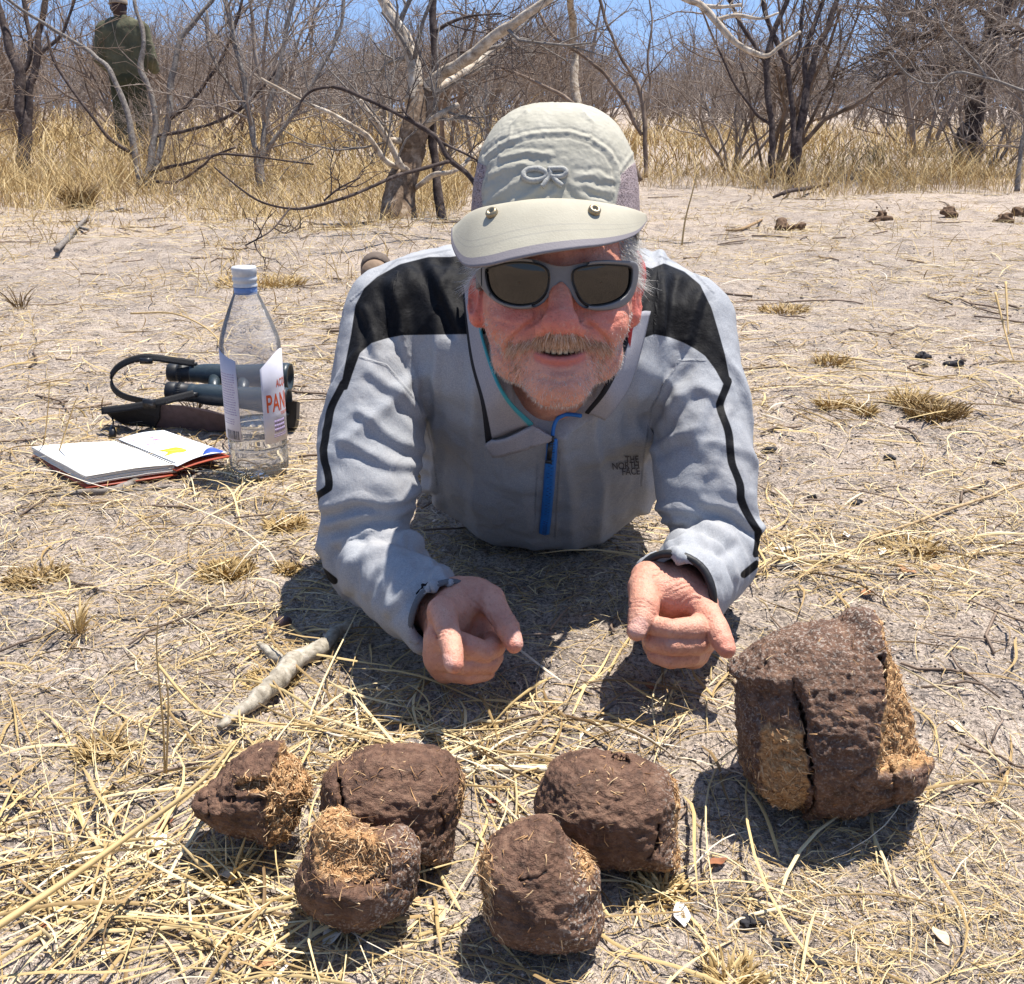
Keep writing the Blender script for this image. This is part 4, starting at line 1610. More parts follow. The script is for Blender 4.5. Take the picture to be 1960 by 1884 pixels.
# goatee corners
wm = np.exp(-((ax_ - 40) / 5) ** 2) * (fh[:, 1] < -54) * (fh[:, 1] > -80) * (fh[:, 2] > -40)
i = pick(wm, 130)
strands('beard', fc[i] - fn_[i] * 0.0004, fn_[i] * 0.5 - _U[None] + R.normal(size=(len(i), 3)) * 0.3, R.uniform(0.005, 0.010, len(i)), 0.00028, SANDY, man)
# white hair over the ears, below the cap
wm = ((ax_ > 58) & (fh[:, 1] > 22) & (fh[:, 1] < 74) & (fh[:, 2] < -8) & (fh[:, 2] > -130)).astype(float)
i = pick(wm, 2600)
strands('hair', fc[i], fn_[i] * 0.45 - _U[None] * 0.8 + (_F)[None] * 0.35 + R.normal(size=(len(i), 3)) * 0.22, R.uniform(0.012, 0.024, len(i)), 0.00028, WHITE, man, fn_[i] * 0.3)
# teeth
tm = MB()
for k in range(-3, 4):
    xx = k * 5.6
    c = from_head((xx, -58.2 + (xx / 28.0) ** 2 * 10, 17.5 - abs(k) * 1.1))
    V, Fq = lathe([(0.0001, -0.0035), (0.0021, -0.0033), (0.0027, -0.001), (0.0027, 0.003), (0.0001, 0.0036)], 10)
    tm.add(c + V @ np.stack([_R, _F, _U]), Fq)
tm.build('teeth', plain('enamel', (0.62, 0.52, 0.36), 0.3, 0.5), man)
# red cord behind the ear
em = MB()
em.tube(spline([from_head((83, 58, -92)), from_head((90, 40, -88)), from_head((88, 18, -90)), from_head((80, -6, -98)), from_head((76, -40, -112))], 20), 0.0042, 8)
em.build('eyewear_cord', plain('cord_red', (0.42, 0.035, 0.035), 0.7), man)

# ------------------------------------------------------------------ elephant dung
def dung_mat():
    m = Mat('dung_crust', 0.75, 0.35)
    f1 = m.noise(60, 6, 0.7)
    fib = m.noise(190, 4, 0.7, (1, 1, 2.2), 0.8)
    crust = m.ramp(f1, [(0.3, (0.046, 0.022, 0.013)), (0.5, (0.136, 0.069, 0.042)), (0.72, (0.24, 0.145, 0.096))])
    crust = m.mix(m.ramp(fib, [(0.52, 0.0), (0.72, 0.55)]), crust, (0.22, 0.135, 0.085))
    sandy = m.math('MULTIPLY', m.ramp(m.noise(420, 2, 0.6), [(0.53, 0.0), (0.62, 1.0)]), m.attr('grit'))
    crust = m.mix(m.math('MULTIPLY', sandy, 0.75), crust, (0.44, 0.38, 0.32))
    straw = m.ramp(fib, [(0.3, (0.22, 0.105, 0.040)), (0.5, (0.46, 0.255, 0.11)), (0.72, (0.68, 0.46, 0.24))])
    ft = m.math('ADD', m.attr('fib'), m.math('MULTIPLY', m.math('SUBTRACT', f1, 0.5), 0.9))
    col = m.mix(m.ramp(ft, [(0.42, 0.0), (0.58, 1.0)]), crust, straw)
    m.color(col)
    b1 = m.bump(fib, 0.0035, 0.9)
    m.bump(m.noise(330, 3, 0.7), 0.0016, 0.8, b1)
    m.to(m.ramp(f1, [(0.3, 0.5), (0.7, 0.9)]), m.b.inputs['Roughness'])
    return m.m


DUNG = dung_mat()
m = Mat('dung_fibre', 0.8, 0.2)
m.color(m.ramp(m.attr('tone'), [(0.0, (0.20, 0.10, 0.05)), (0.5, (0.48, 0.28, 0.13)), (1.0, (0.74, 0.55, 0.33))]))
FIBRE = m.m


def dung(poly, carve, label, fibf=None, gritf=None, nf=500, h=0.0016, name='dung_ball', amp=1.0, seed=0, group=None, D=0.90, E=0.95, sink=0.80):
    """outline from the front, swollen to a body; carve(u, d) cuts hollows in a local frame
    whose unit is half the width: u0 to the right, u1 up, u2 towards the viewer"""
    poly = np.array(poly, float)
    lo_, hi_ = poly.min(0), poly.max(0)
    (cx_, cy_), (w_px, h_px) = (lo_ + hi_) / 2, hi_ - lo_
    ps = smoothpoly((poly - (cx_, cy_)) / (w_px / 2) * (1, -1), 30)
    dep = CAM_H / (math.sin(PITCH) + (cy_ - CY) / FPX * math.cos(PITCH) + sink * h_px / 2 / FPX)   # resting on the sand
    c = P(cx_, cy_, dep)
    s_ = S(w_px / 2, dep)
    # upright frame at the thing's own place
    B = np.stack([np.array([1, 0, 0.0]), _U, -_F]).astype(np.float32)

    # the outline's distance field, looked up instead of measured again and again
    gs = 1.9
    ga = np.linspace(-gs, gs, 191, dtype=np.float32)
    GA = poly_sd(np.stack(np.meshgrid(ga, ga, indexing='ij'), -1).reshape(-1, 2), ps).reshape(191, 191)

    def lut(p):
        f = np.clip((p + gs) / (2 * gs) * 190, 0, 189.999)
        i = f.astype(int)
        f = f - i
        a, b = i[:, 0], i[:, 1]
        return (GA[a, b] * (1 - f[:, 0]) + GA[a + 1, b] * f[:, 0]) * (1 - f[:, 1]) + (GA[a, b + 1] * (1 - f[:, 0]) + GA[a + 1, b + 1] * f[:, 0]) * f[:, 1]

    def fn(q):
        u = (q - c.astype(np.float32)) @ B.T / s_
        sd_ = lut(u[:, :2])
        e = np.clip(-sd_ / E, 0, 1)
        T = D * np.sqrt(e * (2 - e) + 1e-6)
        d = np.where(sd_ > 0, np.hypot(sd_, np.abs(u[:, 2])), smax(np.abs(u[:, 2]) - T, sd_, 0.05) * (0.45 + 0.45 * e))
        if carve is not None: d = carve(u, d)
        d = d * s_
        return d
    ext = s_ * (max(1.0, h_px / w_px) + 0.35)
    V, Fq = sdf_mesh(fn, c - ext, c + ext, h, margin=0.45 * s_)
    n = vnormals(V, Fq)
    u = (V - c) @ B.T / s_
    fb = np.clip(fibf(u) if fibf else u[:, 0] * 0, 0, 1)
    gr = np.clip(gritf(u) if gritf else sstep(-0.1, -0.8, u[:, 1]), 0, 1)
    so = np.array([seed * 3.1, seed * 1.7, seed * 2.3])
    q = V + so
    d = amp * (0.0013 * fbm(q * 50, 3, seed) + 0.0011 * (ridge(q * np.array([70, 70, 130]), seed + 3) - 0.5) + 0.0011 * fbm(q * 300, 2, seed + 5))
    d -= amp * 0.0022 * sstep(0.80, 0.97, ridge(q * np.array([22, 22, 46]), seed + 7)) * sstep(0.2, 0.6, vnoise(q * 24, seed + 9))
    d += fb * 0.0020 * fbm(q * 320, 2, seed + 11)
    V = V + n * d[:, None]
    loc = (c[0], c[1], 0.0)
    V[:, 2] = np.maximum(V[:, 2], gz(V[:, 0], V[:, 1]) - 0.004)
    root = empty(name, loc, label, 'dung', group)
    mesh('crust', V, Fq, DUNG, root, attrs={'fib': fb, 'grit': gr})
    # loose fibres sticking to the broken faces, and a few on the crust
    fc_ = V[Fq].mean(1)
    ff = fb[Fq].mean(1)
    nn = n[Fq[:, 0]]
    w = ff ** 2 + 0.014
    idx = R.choice(len(w), nf, p=w / w.sum())
    tan = np.cross(nn[idx], R.normal(size=(nf, 3)))
    tan /= np.linalg.norm(tan, axis=1)[:, None] + 1e-9
    lift = np.where(R.random(nf) < 0.25, 0.7, 0.12)[:, None]
    strands('fibre', fc_[idx] - tan * 0.003, tan + nn[idx] * lift, R.uniform(0.004, 0.011, nf), R.uniform(0.0003, 0.0008, nf), FIBRE, root, -nn[idx] * 0.25 + R.normal(size=(nf, 3)) * 0.2, seg=2)
    return root


def rbox(u, c, r, k):
    "rounded block"
    q = np.abs(u - np.asarray(c, np.float32)) - (np.asarray(r, np.float32) - k)
    return np.linalg.norm(np.maximum(q, 0), axis=1) + np.minimum(q.max(1), 0) - k


def el(u, c, r):
    return d_ell(u, np.asarray(c, np.float32), np.asarray(r, np.float32))


def rot2(u, a):
    c, s_ = math.cos(a), math.sin(a)
    return np.stack([u[:, 0] * c + u[:, 1] * s_, -u[:, 0] * s_ + u[:, 1] * c, u[:, 2]], 1)


def gsh(u, c, r):
    return np.exp(-(((u - np.asarray(c)) / np.asarray(r)) ** 2).sum(1))



def zz4(l): return [(352.3 + a * .2847, 1380 + b * .2847) for a, b in l]
def zz5(l): return [(866.2 + a * .2415, 1394.8 + b * .2415) for a, b in l]
def zz3(l): return [(1358 + a * .2533, 1137.8 + b * .2533) for a, b in l]


def crack(u, d, path, w, depth, k=0.05):
    "a fissure running over the front"
    p = u[:, :2] + 0.02 * np.stack([vnoise(u * 9, 5), vnoise(u * 9, 6)], 1)
    c = line_d(p, spline(path, 16)) - w
    return smax(d, -np.maximum(c, -(d + depth)), k)


# the big lump at the right: a slab, the main body, and a fibrous broken flank
def cv_big(u, d):
    lef = sstep(-0.33, -0.40, u[:, 0] + 0.10 * u[:, 1]) * sstep(0.45, 0.25, u[:, 1])
    d = d + 0.10 * lef                                         # the slab stands a little back
    rig = sstep(0.26, 0.36, u[:, 0] - 0.18 * u[:, 1]) * sstep(-0.45, -0.25, u[:, 1])
    d = d + 0.13 * rig
    d = crack(u, d, [(-0.46, 0.42), (-0.40, 0.2), (-0.36, -0.1), (-0.31, -0.45), (-0.25, -0.8), (-0.24, -1.1)], 0.012, 0.34, 0.035)
    d = crack(u, d, [(-0.90, 0.1), (-0.84, -0.3), (-0.82, -0.6)], 0.008, 0.12, 0.03)
    d = crack(u, d, [(0.33, 0.62), (0.36, 0.3), (0.40, 0.1), (0.36, -0.05)], 0.012, 0.16, 0.05)
    d = crack(u, d, [(0.40, -0.30), (0.42, -0.55), (0.46, -0.72)], 0.006, 0.08, 0.05)
    return d


def fib_big(u):
    f = sstep(0.20, 0.32, u[:, 0] - 0.18 * u[:, 1]) * sstep(-0.50, -0.22, u[:, 1] + 0.25 * np.maximum(u[:, 0] - 0.7, 0))
    f2 = sstep(-0.34, -0.42, u[:, 0] + 0.1 * u[:, 1]) * sstep(0.30, -0.25, u[:, 1]) * sstep(-0.84, -0.66, u[:, 0] + 0.25 * np.minimum(u[:, 1] + 0.5, 0)) * 0.8
    return f + f2 + 0.5 * sstep(-0.72, -1.0, u[:, 1])


dung(zz3([(90, 800), (120, 640), (160, 520), (280, 430), (370, 380), (450, 330), (560, 260), (700, 215), (860, 200), (1000, 210), (1030, 180), (1080, 90), (1160, 110), (1290, 150), (1350, 200), (1400, 290), (1470, 420), (1510, 520), (1560, 620), (1590, 800), (1620, 960), (1640, 1100), (1645, 1260), (1600, 1400), (1520, 1490), (1400, 1560), (1220, 1600), (1040, 1640), (900, 1680), (760, 1670), (690, 1640), (660, 1700), (560, 1710), (440, 1670), (300, 1620), (200, 1540), (160, 1400), (130, 1200), (100, 1000)]),
     cv_big, 'largest dung lump, cracked, with a pale fibrous broken right flank, by the pointing finger', fib_big,
     lambda u: 0.35 + 0.6 * sstep(0.3, 0.9, u[:, 1]) + sstep(-0.7, -0.95, u[:, 0]), 3400, 0.0020, 'dung_lump', 1.5, 3, None, 0.92, 0.95, 0.80)


# far left: broken open on its right side, a thin lip at the left
def cv_l1(u, d):
    rig = sstep(0.30, 0.36, u[:, 0] - 0.06 * u[:, 1] + 0.02 * np.sin(14 * u[:, 1]))
    d = d + 0.16 * rig + 0.05 * rig * fbm(u * 6, 2, 4)
    d = smax(d, -el(rot2(u, 0.15), (0.12, 0.34, 0.80), (0.34, 0.10, 0.30)), 0.05)
    d = crack(u, d, [(-0.55, 0.20), (-0.40, 0.12), (-0.1, 0.16), (0.3, 0.18)], 0.01, 0.08, 0.04)
    return crack(u, d, [(-0.80, 0.02), (-0.62, 0.05), (-0.58, -0.1)], 0.02, 0.10, 0.05)


dung(zz4([(60, 510), (130, 440), (210, 380), (300, 280), (400, 200), (520, 150), (640, 140), (740, 160), (810, 200), (850, 270), (900, 320), (930, 400), (925, 520), (880, 600), (870, 680), (830, 800), (740, 870), (640, 860), (500, 800), (380, 760), (280, 730), (180, 670), (90, 580)]),
     cv_l1, 'leftmost dark dung ball, tapering to the left and broken open on its right', lambda u: sstep(0.27, 0.38, u[:, 0] - 0.06 * u[:, 1]) + 1.0 * gsh(u, (0.22, 0.36, 0.6), (0.5, 0.14, 0.6)),
     None, 1500, 0.0015, 'dung_ball', 1.1, 11, 'elephant dung balls')


# second: a big smooth one behind
def cv_l2(u, d):
    d = crack(u, d, [(-0.66, 0.42), (-0.60, 0.2), (-0.62, -0.1)], 0.02, 0.12, 0.08)
    return crack(u, d, [(0.70, 0.1), (0.76, -0.1), (0.72, -0.25)], 0.012, 0.06, 0.05)


dung(zz4([(920, 420), (960, 320), (1040, 270), (1120, 240), (1200, 190), (1320, 165), (1480, 165), (1640, 170), (1750, 200), (1820, 270), (1870, 370), (1875, 480), (1860, 600), (1830, 720), (1810, 850), (1800, 930), (1700, 955), (1560, 950), (1300, 930), (1050, 850), (940, 640)]),
     cv_l2, 'round unbroken dark dung ball, second from the left, behind the hollowed one', lambda u: 0.5 * sstep(0.86, 0.98, u[:, 0]), None, 420, 0.0015, 'dung_ball', 1.0, 21, 'elephant dung balls')


# third: front left with a bitten out straw face on top
def cv_l3(u, d):
    g = el(rot2(u, -0.14), (0.02, 0.40, 0.90), (0.60, 0.44, 0.50))
    d = smax(d, -g, 0.16)
    return crack(u, d, [(0.15, -0.02), (0.35, 0.08), (0.5, 0.06)], 0.012, 0.06, 0.05)


dung(zz4([(750, 1060), (790, 930), (830, 820), (880, 700), (920, 620), (980, 590), (1060, 590), (1120, 650), (1200, 710), (1290, 740), (1390, 710), (1470, 715), (1550, 770), (1600, 860), (1600, 950), (1570, 1090), (1540, 1220), (1470, 1280), (1360, 1340), (1230, 1410), (1120, 1390), (1000, 1350), (890, 1300), (810, 1210), (765, 1130)]),
     cv_l3, 'dung ball with a straw-coloured hollow bitten out of its top, front left', lambda u: 1.25 * gsh(u, (-0.02, 0.36, 0.5), (0.60, 0.34, 0.9)) + 0.9 * gsh(u, (-0.42, 0.85, 0.1), (0.3, 0.25, 0.6)),
     lambda u: sstep(0.15, 0.7, u[:, 0] - 0.3 * u[:, 1]) + 0.6 * sstep(-0.3, -0.8, u[:, 1]), 900, 0.0014, 'dung_ball', 0.9, 31, 'elephant dung balls')


# fourth: behind, right of the middle
def cv_r1(u, d):
    d = crack(u, d, [(0.62, 0.0), (0.58, -0.3), (0.50, -0.45)], 0.015, 0.10, 0.06)
    return crack(u, d, [(0.12, 0.72), (0.26, 0.70)], 0.02, 0.04, 0.05)


dung(zz5([(640, 650), (680, 500), (720, 380), (800, 270), (920, 210), (1080, 185), (1250, 185), (1420, 210), (1580, 270), (1700, 340), (1780, 430), (1800, 540), (1780, 660), (1760, 790), (1760, 920), (1800, 1040), (1760, 1080), (1640, 1100), (1450, 1095), (1250, 1085), (1080, 1060), (900, 990), (740, 840)]),
     cv_r1, 'smooth dome-topped dung ball between the big lump and the pear-shaped one', lambda u: 0.6 * sstep(0.72, 0.95, u[:, 0]) + 0.45 * sstep(-0.5, -0.75, u[:, 1]) + 0.35 * gsh(u, (-0.1, 0.55, 0.4), (0.4, 0.2, 0.6)),
     lambda u: sstep(0.55, 0.9, u[:, 0]) + 0.5 * sstep(-0.3, -0.8, u[:, 1]), 620, 0.0015, 'dung_ball', 1.0, 41, 'elephant dung balls')


# fifth: in front, pear shaped
def cv_r2(u, d):
    d = crack(u, d, [(-0.30, 0.32), (-0.1, 0.36), (0.08, 0.42)], 0.012, 0.06, 0.05)
    return d + 0.06 * sstep(-0.70, -0.82, u[:, 0])


dung(zz5([(165, 1080), (190, 990), (260, 900), (380, 820), (500, 760), (600, 710), (690, 680), (770, 690), (840, 750), (880, 840), (960, 930), (1050, 1000), (1130, 1080), (1190, 1180), (1150, 1280), (1180, 1400), (1195, 1540), (1150, 1680), (1040, 1720), (880, 1740), (700, 1760), (560, 1740), (430, 1690), (320, 1620), (250, 1500), (200, 1360), (170, 1220)]),
     cv_r2, 'pear-shaped dung ball nearest the viewer, pale fibre along its left edge', lambda u: 1.1 * gsh(u, (-0.90, 0.1, 0.1), (0.30, 0.60, 0.9)) + 1.0 * gsh(u, (0.72, 0.36, 0.0), (0.16, 0.34, 0.7)),
     lambda u: sstep(0.25, 0.65, u[:, 0] - 0.1 * u[:, 1]) * 1.2 + 0.6 * sstep(-0.3, -0.9, u[:, 1]), 900, 0.0014, 'dung_ball', 0.95, 51, 'elephant dung balls')

# ------------------------------------------------------------------ water bottle
def text_geo(txt, space=0.62):
    V, Fs = letters(txt, None, 0, None, None, 'text', 0, None)
    lo, hi = V.min(0), V.max(0)
    return (V - lo) / (hi - lo), Fs, (hi - lo)[0] / (hi - lo)[1]


bo_ = GP(497, 893)
bottle = empty('water_bottle', (bo_[0], bo_[1], gz(bo_[0], bo_[1])), 'clear plastic water bottle, half empty, standing behind the open notebook', 'bottle')
BO = np.array(bottle.location)
prof = [(0.001, 0.006), (0.020, 0.003), (0.030, 0.0), (0.038, 0.001), (0.0435, 0.008), (0.046, 0.020), (0.0465, 0.045), (0.0455, 0.050), (0.0465, 0.055),
        (0.047, 0.10), (0.047, 0.16), (0.0472, 0.205), (0.0468, 0.214), (0.0455, 0.224), (0.040, 0.242), (0.031, 0.265), (0.0225, 0.285), (0.0175, 0.296), (0.0165, 0.302), (0.0165, 0.322)]
prof = spline(prof, 70)
m = Mat('clear_plastic', 0.08, 0.5)
nt = m.t
tr = m.n('ShaderNodeBsdfTransparent')
tr.inputs[0].default_value = (0.965, 0.97, 0.975, 1)
gl = m.n('ShaderNodeBsdfGlossy')
gl.inputs['Roughness'].default_value = 0.06
df = m.n('ShaderNodeBsdfDiffuse')
df.inputs[0].default_value = (0.75, 0.74, 0.75, 1)
fr = m.n('ShaderNodeFresnel')
fr.inputs[0].default_value = 1.16
mx1, mx2 = m.n('ShaderNodeMixShader'), m.n('ShaderNodeMixShader')
haze_f = m.ramp(m.noise(26, 5, 0.7), [(0.35, 0.14), (0.75, 0.30)])
nt.links.new(haze_f, mx1.inputs[0])
nt.links.new(tr.outputs[0], mx1.inputs[1])
nt.links.new(df.outputs[0], mx1.inputs[2])
nt.links.new(fr.outputs[0], mx2.inputs[0])
nt.links.new(mx1.outputs[0], mx2.inputs[1])
nt.links.new(gl.outputs[0], mx2.inputs[2])
nt.links.new(mx2.outputs[0], nt.nodes['Material Output'].inputs[0])
dents = m.noise(60, 3, 0.6)
bn = m.n('ShaderNodeBump')
bn.inputs['Distance'].default_value = 0.003
bn.inputs['Strength'].default_value = 0.5
nt.links.new(dents, bn.inputs['Height'])
nt.links.new(bn.outputs[0], gl.inputs['Normal'])
V, Fq = lathe(prof, 56)
V = V * np.array([1, 1, 1.0])
ang = np.arctan2(V[:, 1], V[:, 0])
base_rib = sstep(0.05, 0.02, V[:, 2]) * 0.0018 * np.cos(ang * 8)
V[:, :2] *= (1 + base_rib / 0.045)[:, None]
mesh('bottle_wall', BO + V, Fq, m.m, bottle)
wl = 0.088
wp = [(max(0.001, r - 0.0012), z + 0.0012) for r, z in prof if z < wl] + [(0.0455, wl), (0.030, wl), (0.001, wl)]
V, Fq = lathe(wp, 48)
m = Mat('water', 0.0, 0.5)
m.color((0.97, 0.99, 1.0, 1))
m.b.inputs['Transmission Weight'].default_value = 1.0
m.b.inputs['IOR'].default_value = 1.33
mesh('water', BO + V, Fq, m.m, bottle)
V, Fq = lathe([(0.0185, 0.3035), (0.0186, 0.306), (0.0176, 0.308), (0.0176, 0.3105), (0.0188, 0.312), (0.0188, 0.3165), (0.0178, 0.318), (0.0178, 0.3205), (0.0188, 0.322), (0.0190, 0.331), (0.0182, 0.3335), (0.001, 0.334)], 40)
mesh('bottle_cap', BO + V, Fq, plain('cap_silver', (0.56, 0.56, 0.56), 0.5, 0.4, 0.15, 0.1, 150, 0.0004), bottle)
V, Fq = lathe([(0.0172, 0.292), (0.0178, 0.294), (0.0178, 0.302), (0.0168, 0.3032)], 40)
mesh('neck_ring', BO + V, Fq, plain('ring_blue', (0.15, 0.24, 0.46), 0.4, 0.5), bottle)


def cyl(az, z, r=0.0476):
    az = np.asarray(az, float)
    return BO + np.stack([r * np.sin(az), -r * np.cos(az), np.broadcast_to(z, az.shape)], -1)


BAZ = math.atan2(-BO[0], BO[1])                # bearing of the viewer
def label_patch(a0, a1, z0, z1, mat, name, r=0.0476, n=24, top=None):
    a = np.radians(np.linspace(a0, a1, n)) + BAZ
    zt = np.full(n, z1) if top is None else top(np.linspace(0, 1, n))
    V = np.stack([cyl(a, np.full(n, z0) + (zt - z0) * t, r) for t in (0, 0.33, 0.66, 1)], 1)
    W, Fq_ = thick_grid(V.reshape(-1, 3), n, 4, -0.0003)
    return mesh(name, W, Fq_, mat, bottle)


m = Mat('label_paper', 0.5, 0.3)
m.color(m.ramp(m.noise(40, 3), [(0.3, (0.60, 0.59, 0.68)), (0.7, (0.70, 0.69, 0.77))]))
front = label_patch(14, 118, 0.062, 0.20, m.m, 'front_label', top=lambda t: 0.182 + 0.026 * np.sin(np.clip(t * 2.0, 0, 1.6) * math.pi / 2 * 0.95))
m2_ = plain('label_film', (0.55, 0.53, 0.60), 0.5, 0.3, 0, 0.06, 40)
back = label_patch(-86, -30, 0.068, 0.205, m2_, 'back_label', top=lambda t: 0.212 - 0.016 * t)
RED = plain('print_red', (0.62, 0.10, 0.03), 0.5)
LILAC = plain('print_lilac', (0.30, 0.24, 0.40), 0.5)
DARK = plain('print_dark', (0.04, 0.04, 0.045), 0.5)


def cyl_text(txt, a0, w_deg, z0, h, mat, parent, name):
    uv, Fs, asp = text_geo(txt)
    a = np.radians(a0 + uv[:, 0] * w_deg) + BAZ
    return mesh(name, cyl(a, z0 + uv[:, 1] * h, 0.0481), Fs, mat, parent, smooth=False)


cyl_text('PANNA', 22, 92, 0.1120, 0.0285, RED, front, 'label_print')
cyl_text('ACQUA', 46, 46, 0.1475, 0.0150, RED, front, 'label_print')
cyl_text('TOSCANA', 54, 30, 0.1040, 0.0055, RED, front, 'label_print')
tx = MB()
def dash_rows(a0, a1, z0, z1, rows, thick, seed):
    q = np.random.default_rng(seed)
    for r_ in range(rows):
        z = z1 + (z0 - z1) * (r_ + 0.5) / rows
        a = a0
        while a < a1 - 3:
            w = q.uniform(2.0, 7.0)
            e = min(a1, a + w)
            aa = np.radians(np.array([a, e, e, a])) + BAZ
            zz = np.array([z - thick, z - thick, z + thick, z + thick])
            V = np.concatenate([cyl(aa, zz, 0.0480), cyl(aa, zz, 0.0476)])
            tx.add(V, [[0, 1, 2, 3], [0, 4, 5, 1], [2, 6, 7, 3]])
            a = e + q.uniform(0.8, 1.8)
dash_rows(-78, -36, 0.108, 0.176, 17, 0.0007, 5)
dash_rows(-74, -40, 0.093, 0.104, 3, 0.0006, 6)
tag(tx.build('label_print', LILAC, back, smooth=False), kind='stuff')
tx = MB()
dash_rows(36, 66, 0.078, 0.098, 3, 0.0032, 7)
dash_rows(34, 74, 0.070, 0.076, 2, 0.0008, 8)
tag(tx.build('label_print', LILAC, front, smooth=False), kind='stuff')
tx = MB()
aa = -70.0
while aa < -34:
    w = rnd.uniform(0.8, 2.2)
    q4 = np.radians(np.array([aa, aa + w, aa + w, aa])) + BAZ
    zz = np.array([0.070, 0.070, 0.084, 0.084])
    tx.add(np.concatenate([cyl(q4, zz, 0.0480), cyl(q4, zz, 0.0476)]), [[0, 1, 2, 3], [0, 4, 5, 1], [2, 6, 7, 3]])
    aa += w + rnd.uniform(0.9, 2.2)
tag(tx.build('barcode', DARK, back, smooth=False), kind='stuff')
tx = MB()
q4 = np.radians(np.array([40, 100, 100, 40])) + BAZ
tx.add(np.concatenate([cyl(q4, np.array([0.0635, 0.0635, 0.067, 0.067]), 0.0481), cyl(q4, np.array([0.0635, 0.0635, 0.067, 0.067]), 0.0476)]), [[0, 1, 2, 3], [0, 4, 5, 1], [2, 6, 7, 3]])
tx.build('label_band', RED, front, smooth=False)
# a name scratched on the shoulder with a pen
tx = MB()
for s_ in ([(-12, .2455), (-6, .2440), (-8, .2400), (-13, .2385)], [(2, .2460), (1, .2405)], [(7, .2420), (10, .2440)], [(14, .2480), (20, .2420)], [(24, .2470), (17, .2440), (26, .2425)]):
    p = [BO + np.array([(0.0385 - (z - .242) * .5) * math.sin(math.radians(a) + BAZ), -(0.0385 - (z - .242) * .5) * math.cos(math.radians(a) + BAZ), z]) for a, z in s_]
    tx.tube(p, 0.0006, 4)
tx.build('pen_mark', DARK, bottle)

# ------------------------------------------------------------------ binoculars on their harness
gpos = GP(430, 822)
bino = empty('binoculars', (gpos[0], gpos[1], 0), 'dark green-black binoculars lying on their side behind the bottle', 'binoculars')
RUB = plain('armour_rubber', (0.022, 0.034, 0.042), 0.38, 0.5, 0, 0.25, 160, 0.0005)
RUBD = plain('eyecup_rubber', (0.012, 0.013, 0.016), 0.5, 0.4, 0, 0.2, 160)


def barrel(p0, p1, prof, mat, name, parent):
    p0, p1 = np.asarray(p0), np.asarray(p1)
    ax = p1 - p0
    L = np.linalg.norm(ax)
    ax /= L
    x = np.cross(ax, [0, 0, 1.0]); x /= np.linalg.norm(x)
    y = np.cross(ax, x)
    V, Fq_ = lathe([(r, z * L) for r, z in prof], 36)
    return mesh(name, p0 + V @ np.stack([x, -y, ax]) * 1.0, Fq_[:, ::-1], mat, parent)


for (a, b, sc_) in (((323, 713, 2.055), (556, 722, 2.04), 0.98), ((320, 748, 2.0), (552, 770, 1.985), 1.04)):
    p0, p1 = P(*a), P(*b)
    p0[2] = max(p0[2], 0.045)
    br = barrel(p0, p1, [(0.001, 0.18), (0.016, 0.185), (0.0175, 0.20), (0.0165, 0.23), (0.0170, 0.25), (0.0185, 0.30), (0.0195, 0.36), (0.0190, 0.55), (0.0215, 0.72), (0.0250, 0.86), (0.0262, 0.97), (0.0255, 1.0), (0.022, 1.0), (0.0215, 0.975), (0.001, 0.97)], RUB, 'barrel', bino)
    barrel(p0, p1, [(0.012, 0.012), (0.0155, 0.0), (0.0170, 0.012), (0.0170, 0.070), (0.0164, 0.075), (0.0164, 0.085), (0.0172, 0.09), (0.0172, 0.13), (0.0165, 0.135), (0.0165, 0.19)], RUBD, 'eyecup', br)
    rb = MB()
    ax = (p1 - p0)
    for k in range(26):
        t_ = k * 2 * math.pi / 26
        ax_n = ax / np.linalg.norm(ax)
        x = np.cross(ax_n, [0, 0, 1.0]); x /= np.linalg.norm(x)
        y = np.cross(ax_n, x)
        o = p0 + ax * 0.11 + (x * math.cos(t_) + y * math.sin(t_)) * 0.0172
        rb.box(o, (0.0075, 0.0016, 0.0016))
    tag(rb.build('grip_rib', RUBD, br, smooth=False), kind='stuff')
hb = MB()
for t_ in (0.38, 0.62):
    a, b = P(323 + 233 * t_, 713 + 9 * t_, 2.05), P(320 + 232 * t_, 748 + 22 * t_, 1.995)
    hb = MB()
    hb.tube([a, b], 0.011, 14)
    hb.build('hinge', RUB, bino)
lug = MB()
for dx, dy, dep in ((369, 697, 2.045), (369, 755, 1.975)):
    lug = MB()
    lug.tube([P(dx - 4, dy, dep), P(dx + 8, dy + 1, dep)], 0.0045, 10)
    lug.build('strap_lug', RUBD, bino)

har = empty('binocular_harness', tuple(GP(300, 824)), 'black strap and purple-brown leather pad of a binocular harness beside the notebook', 'harness')
LEATH = plain('harness_leather', (0.085, 0.060, 0.062), 0.75, 0.3, 0, 0.2, 90, 0.0008)
WEB = plain('strap_webbing', (0.014, 0.014, 0.016), 0.75, 0.3, 0, 0.3, 400, 0.0006)


def band(pts, w, th, mat, name, parent, tilt=(0, 0, 1), n=40):
    p = spline(pts, n)
    t = np.gradient(p, axis=0)
    t /= np.linalg.norm(t, axis=1)[:, None]
    tl = spline(tilt, n) if np.ndim(tilt) == 2 else np.broadcast_to(np.asarray(tilt, float), (n, 3))
    wdir = tl - t * (t * tl).sum(1)[:, None]
    wdir /= np.linalg.norm(wdir, axis=1)[:, None] + 1e-9
    V = np.stack([p + wdir * w * k for k in (-0.5, -0.2, 0.2, 0.5)], 1)
    W, Fq_ = thick_grid(V.reshape(-1, 3), n, 4, th)
    return mesh(name, W, Fq_, mat, parent)


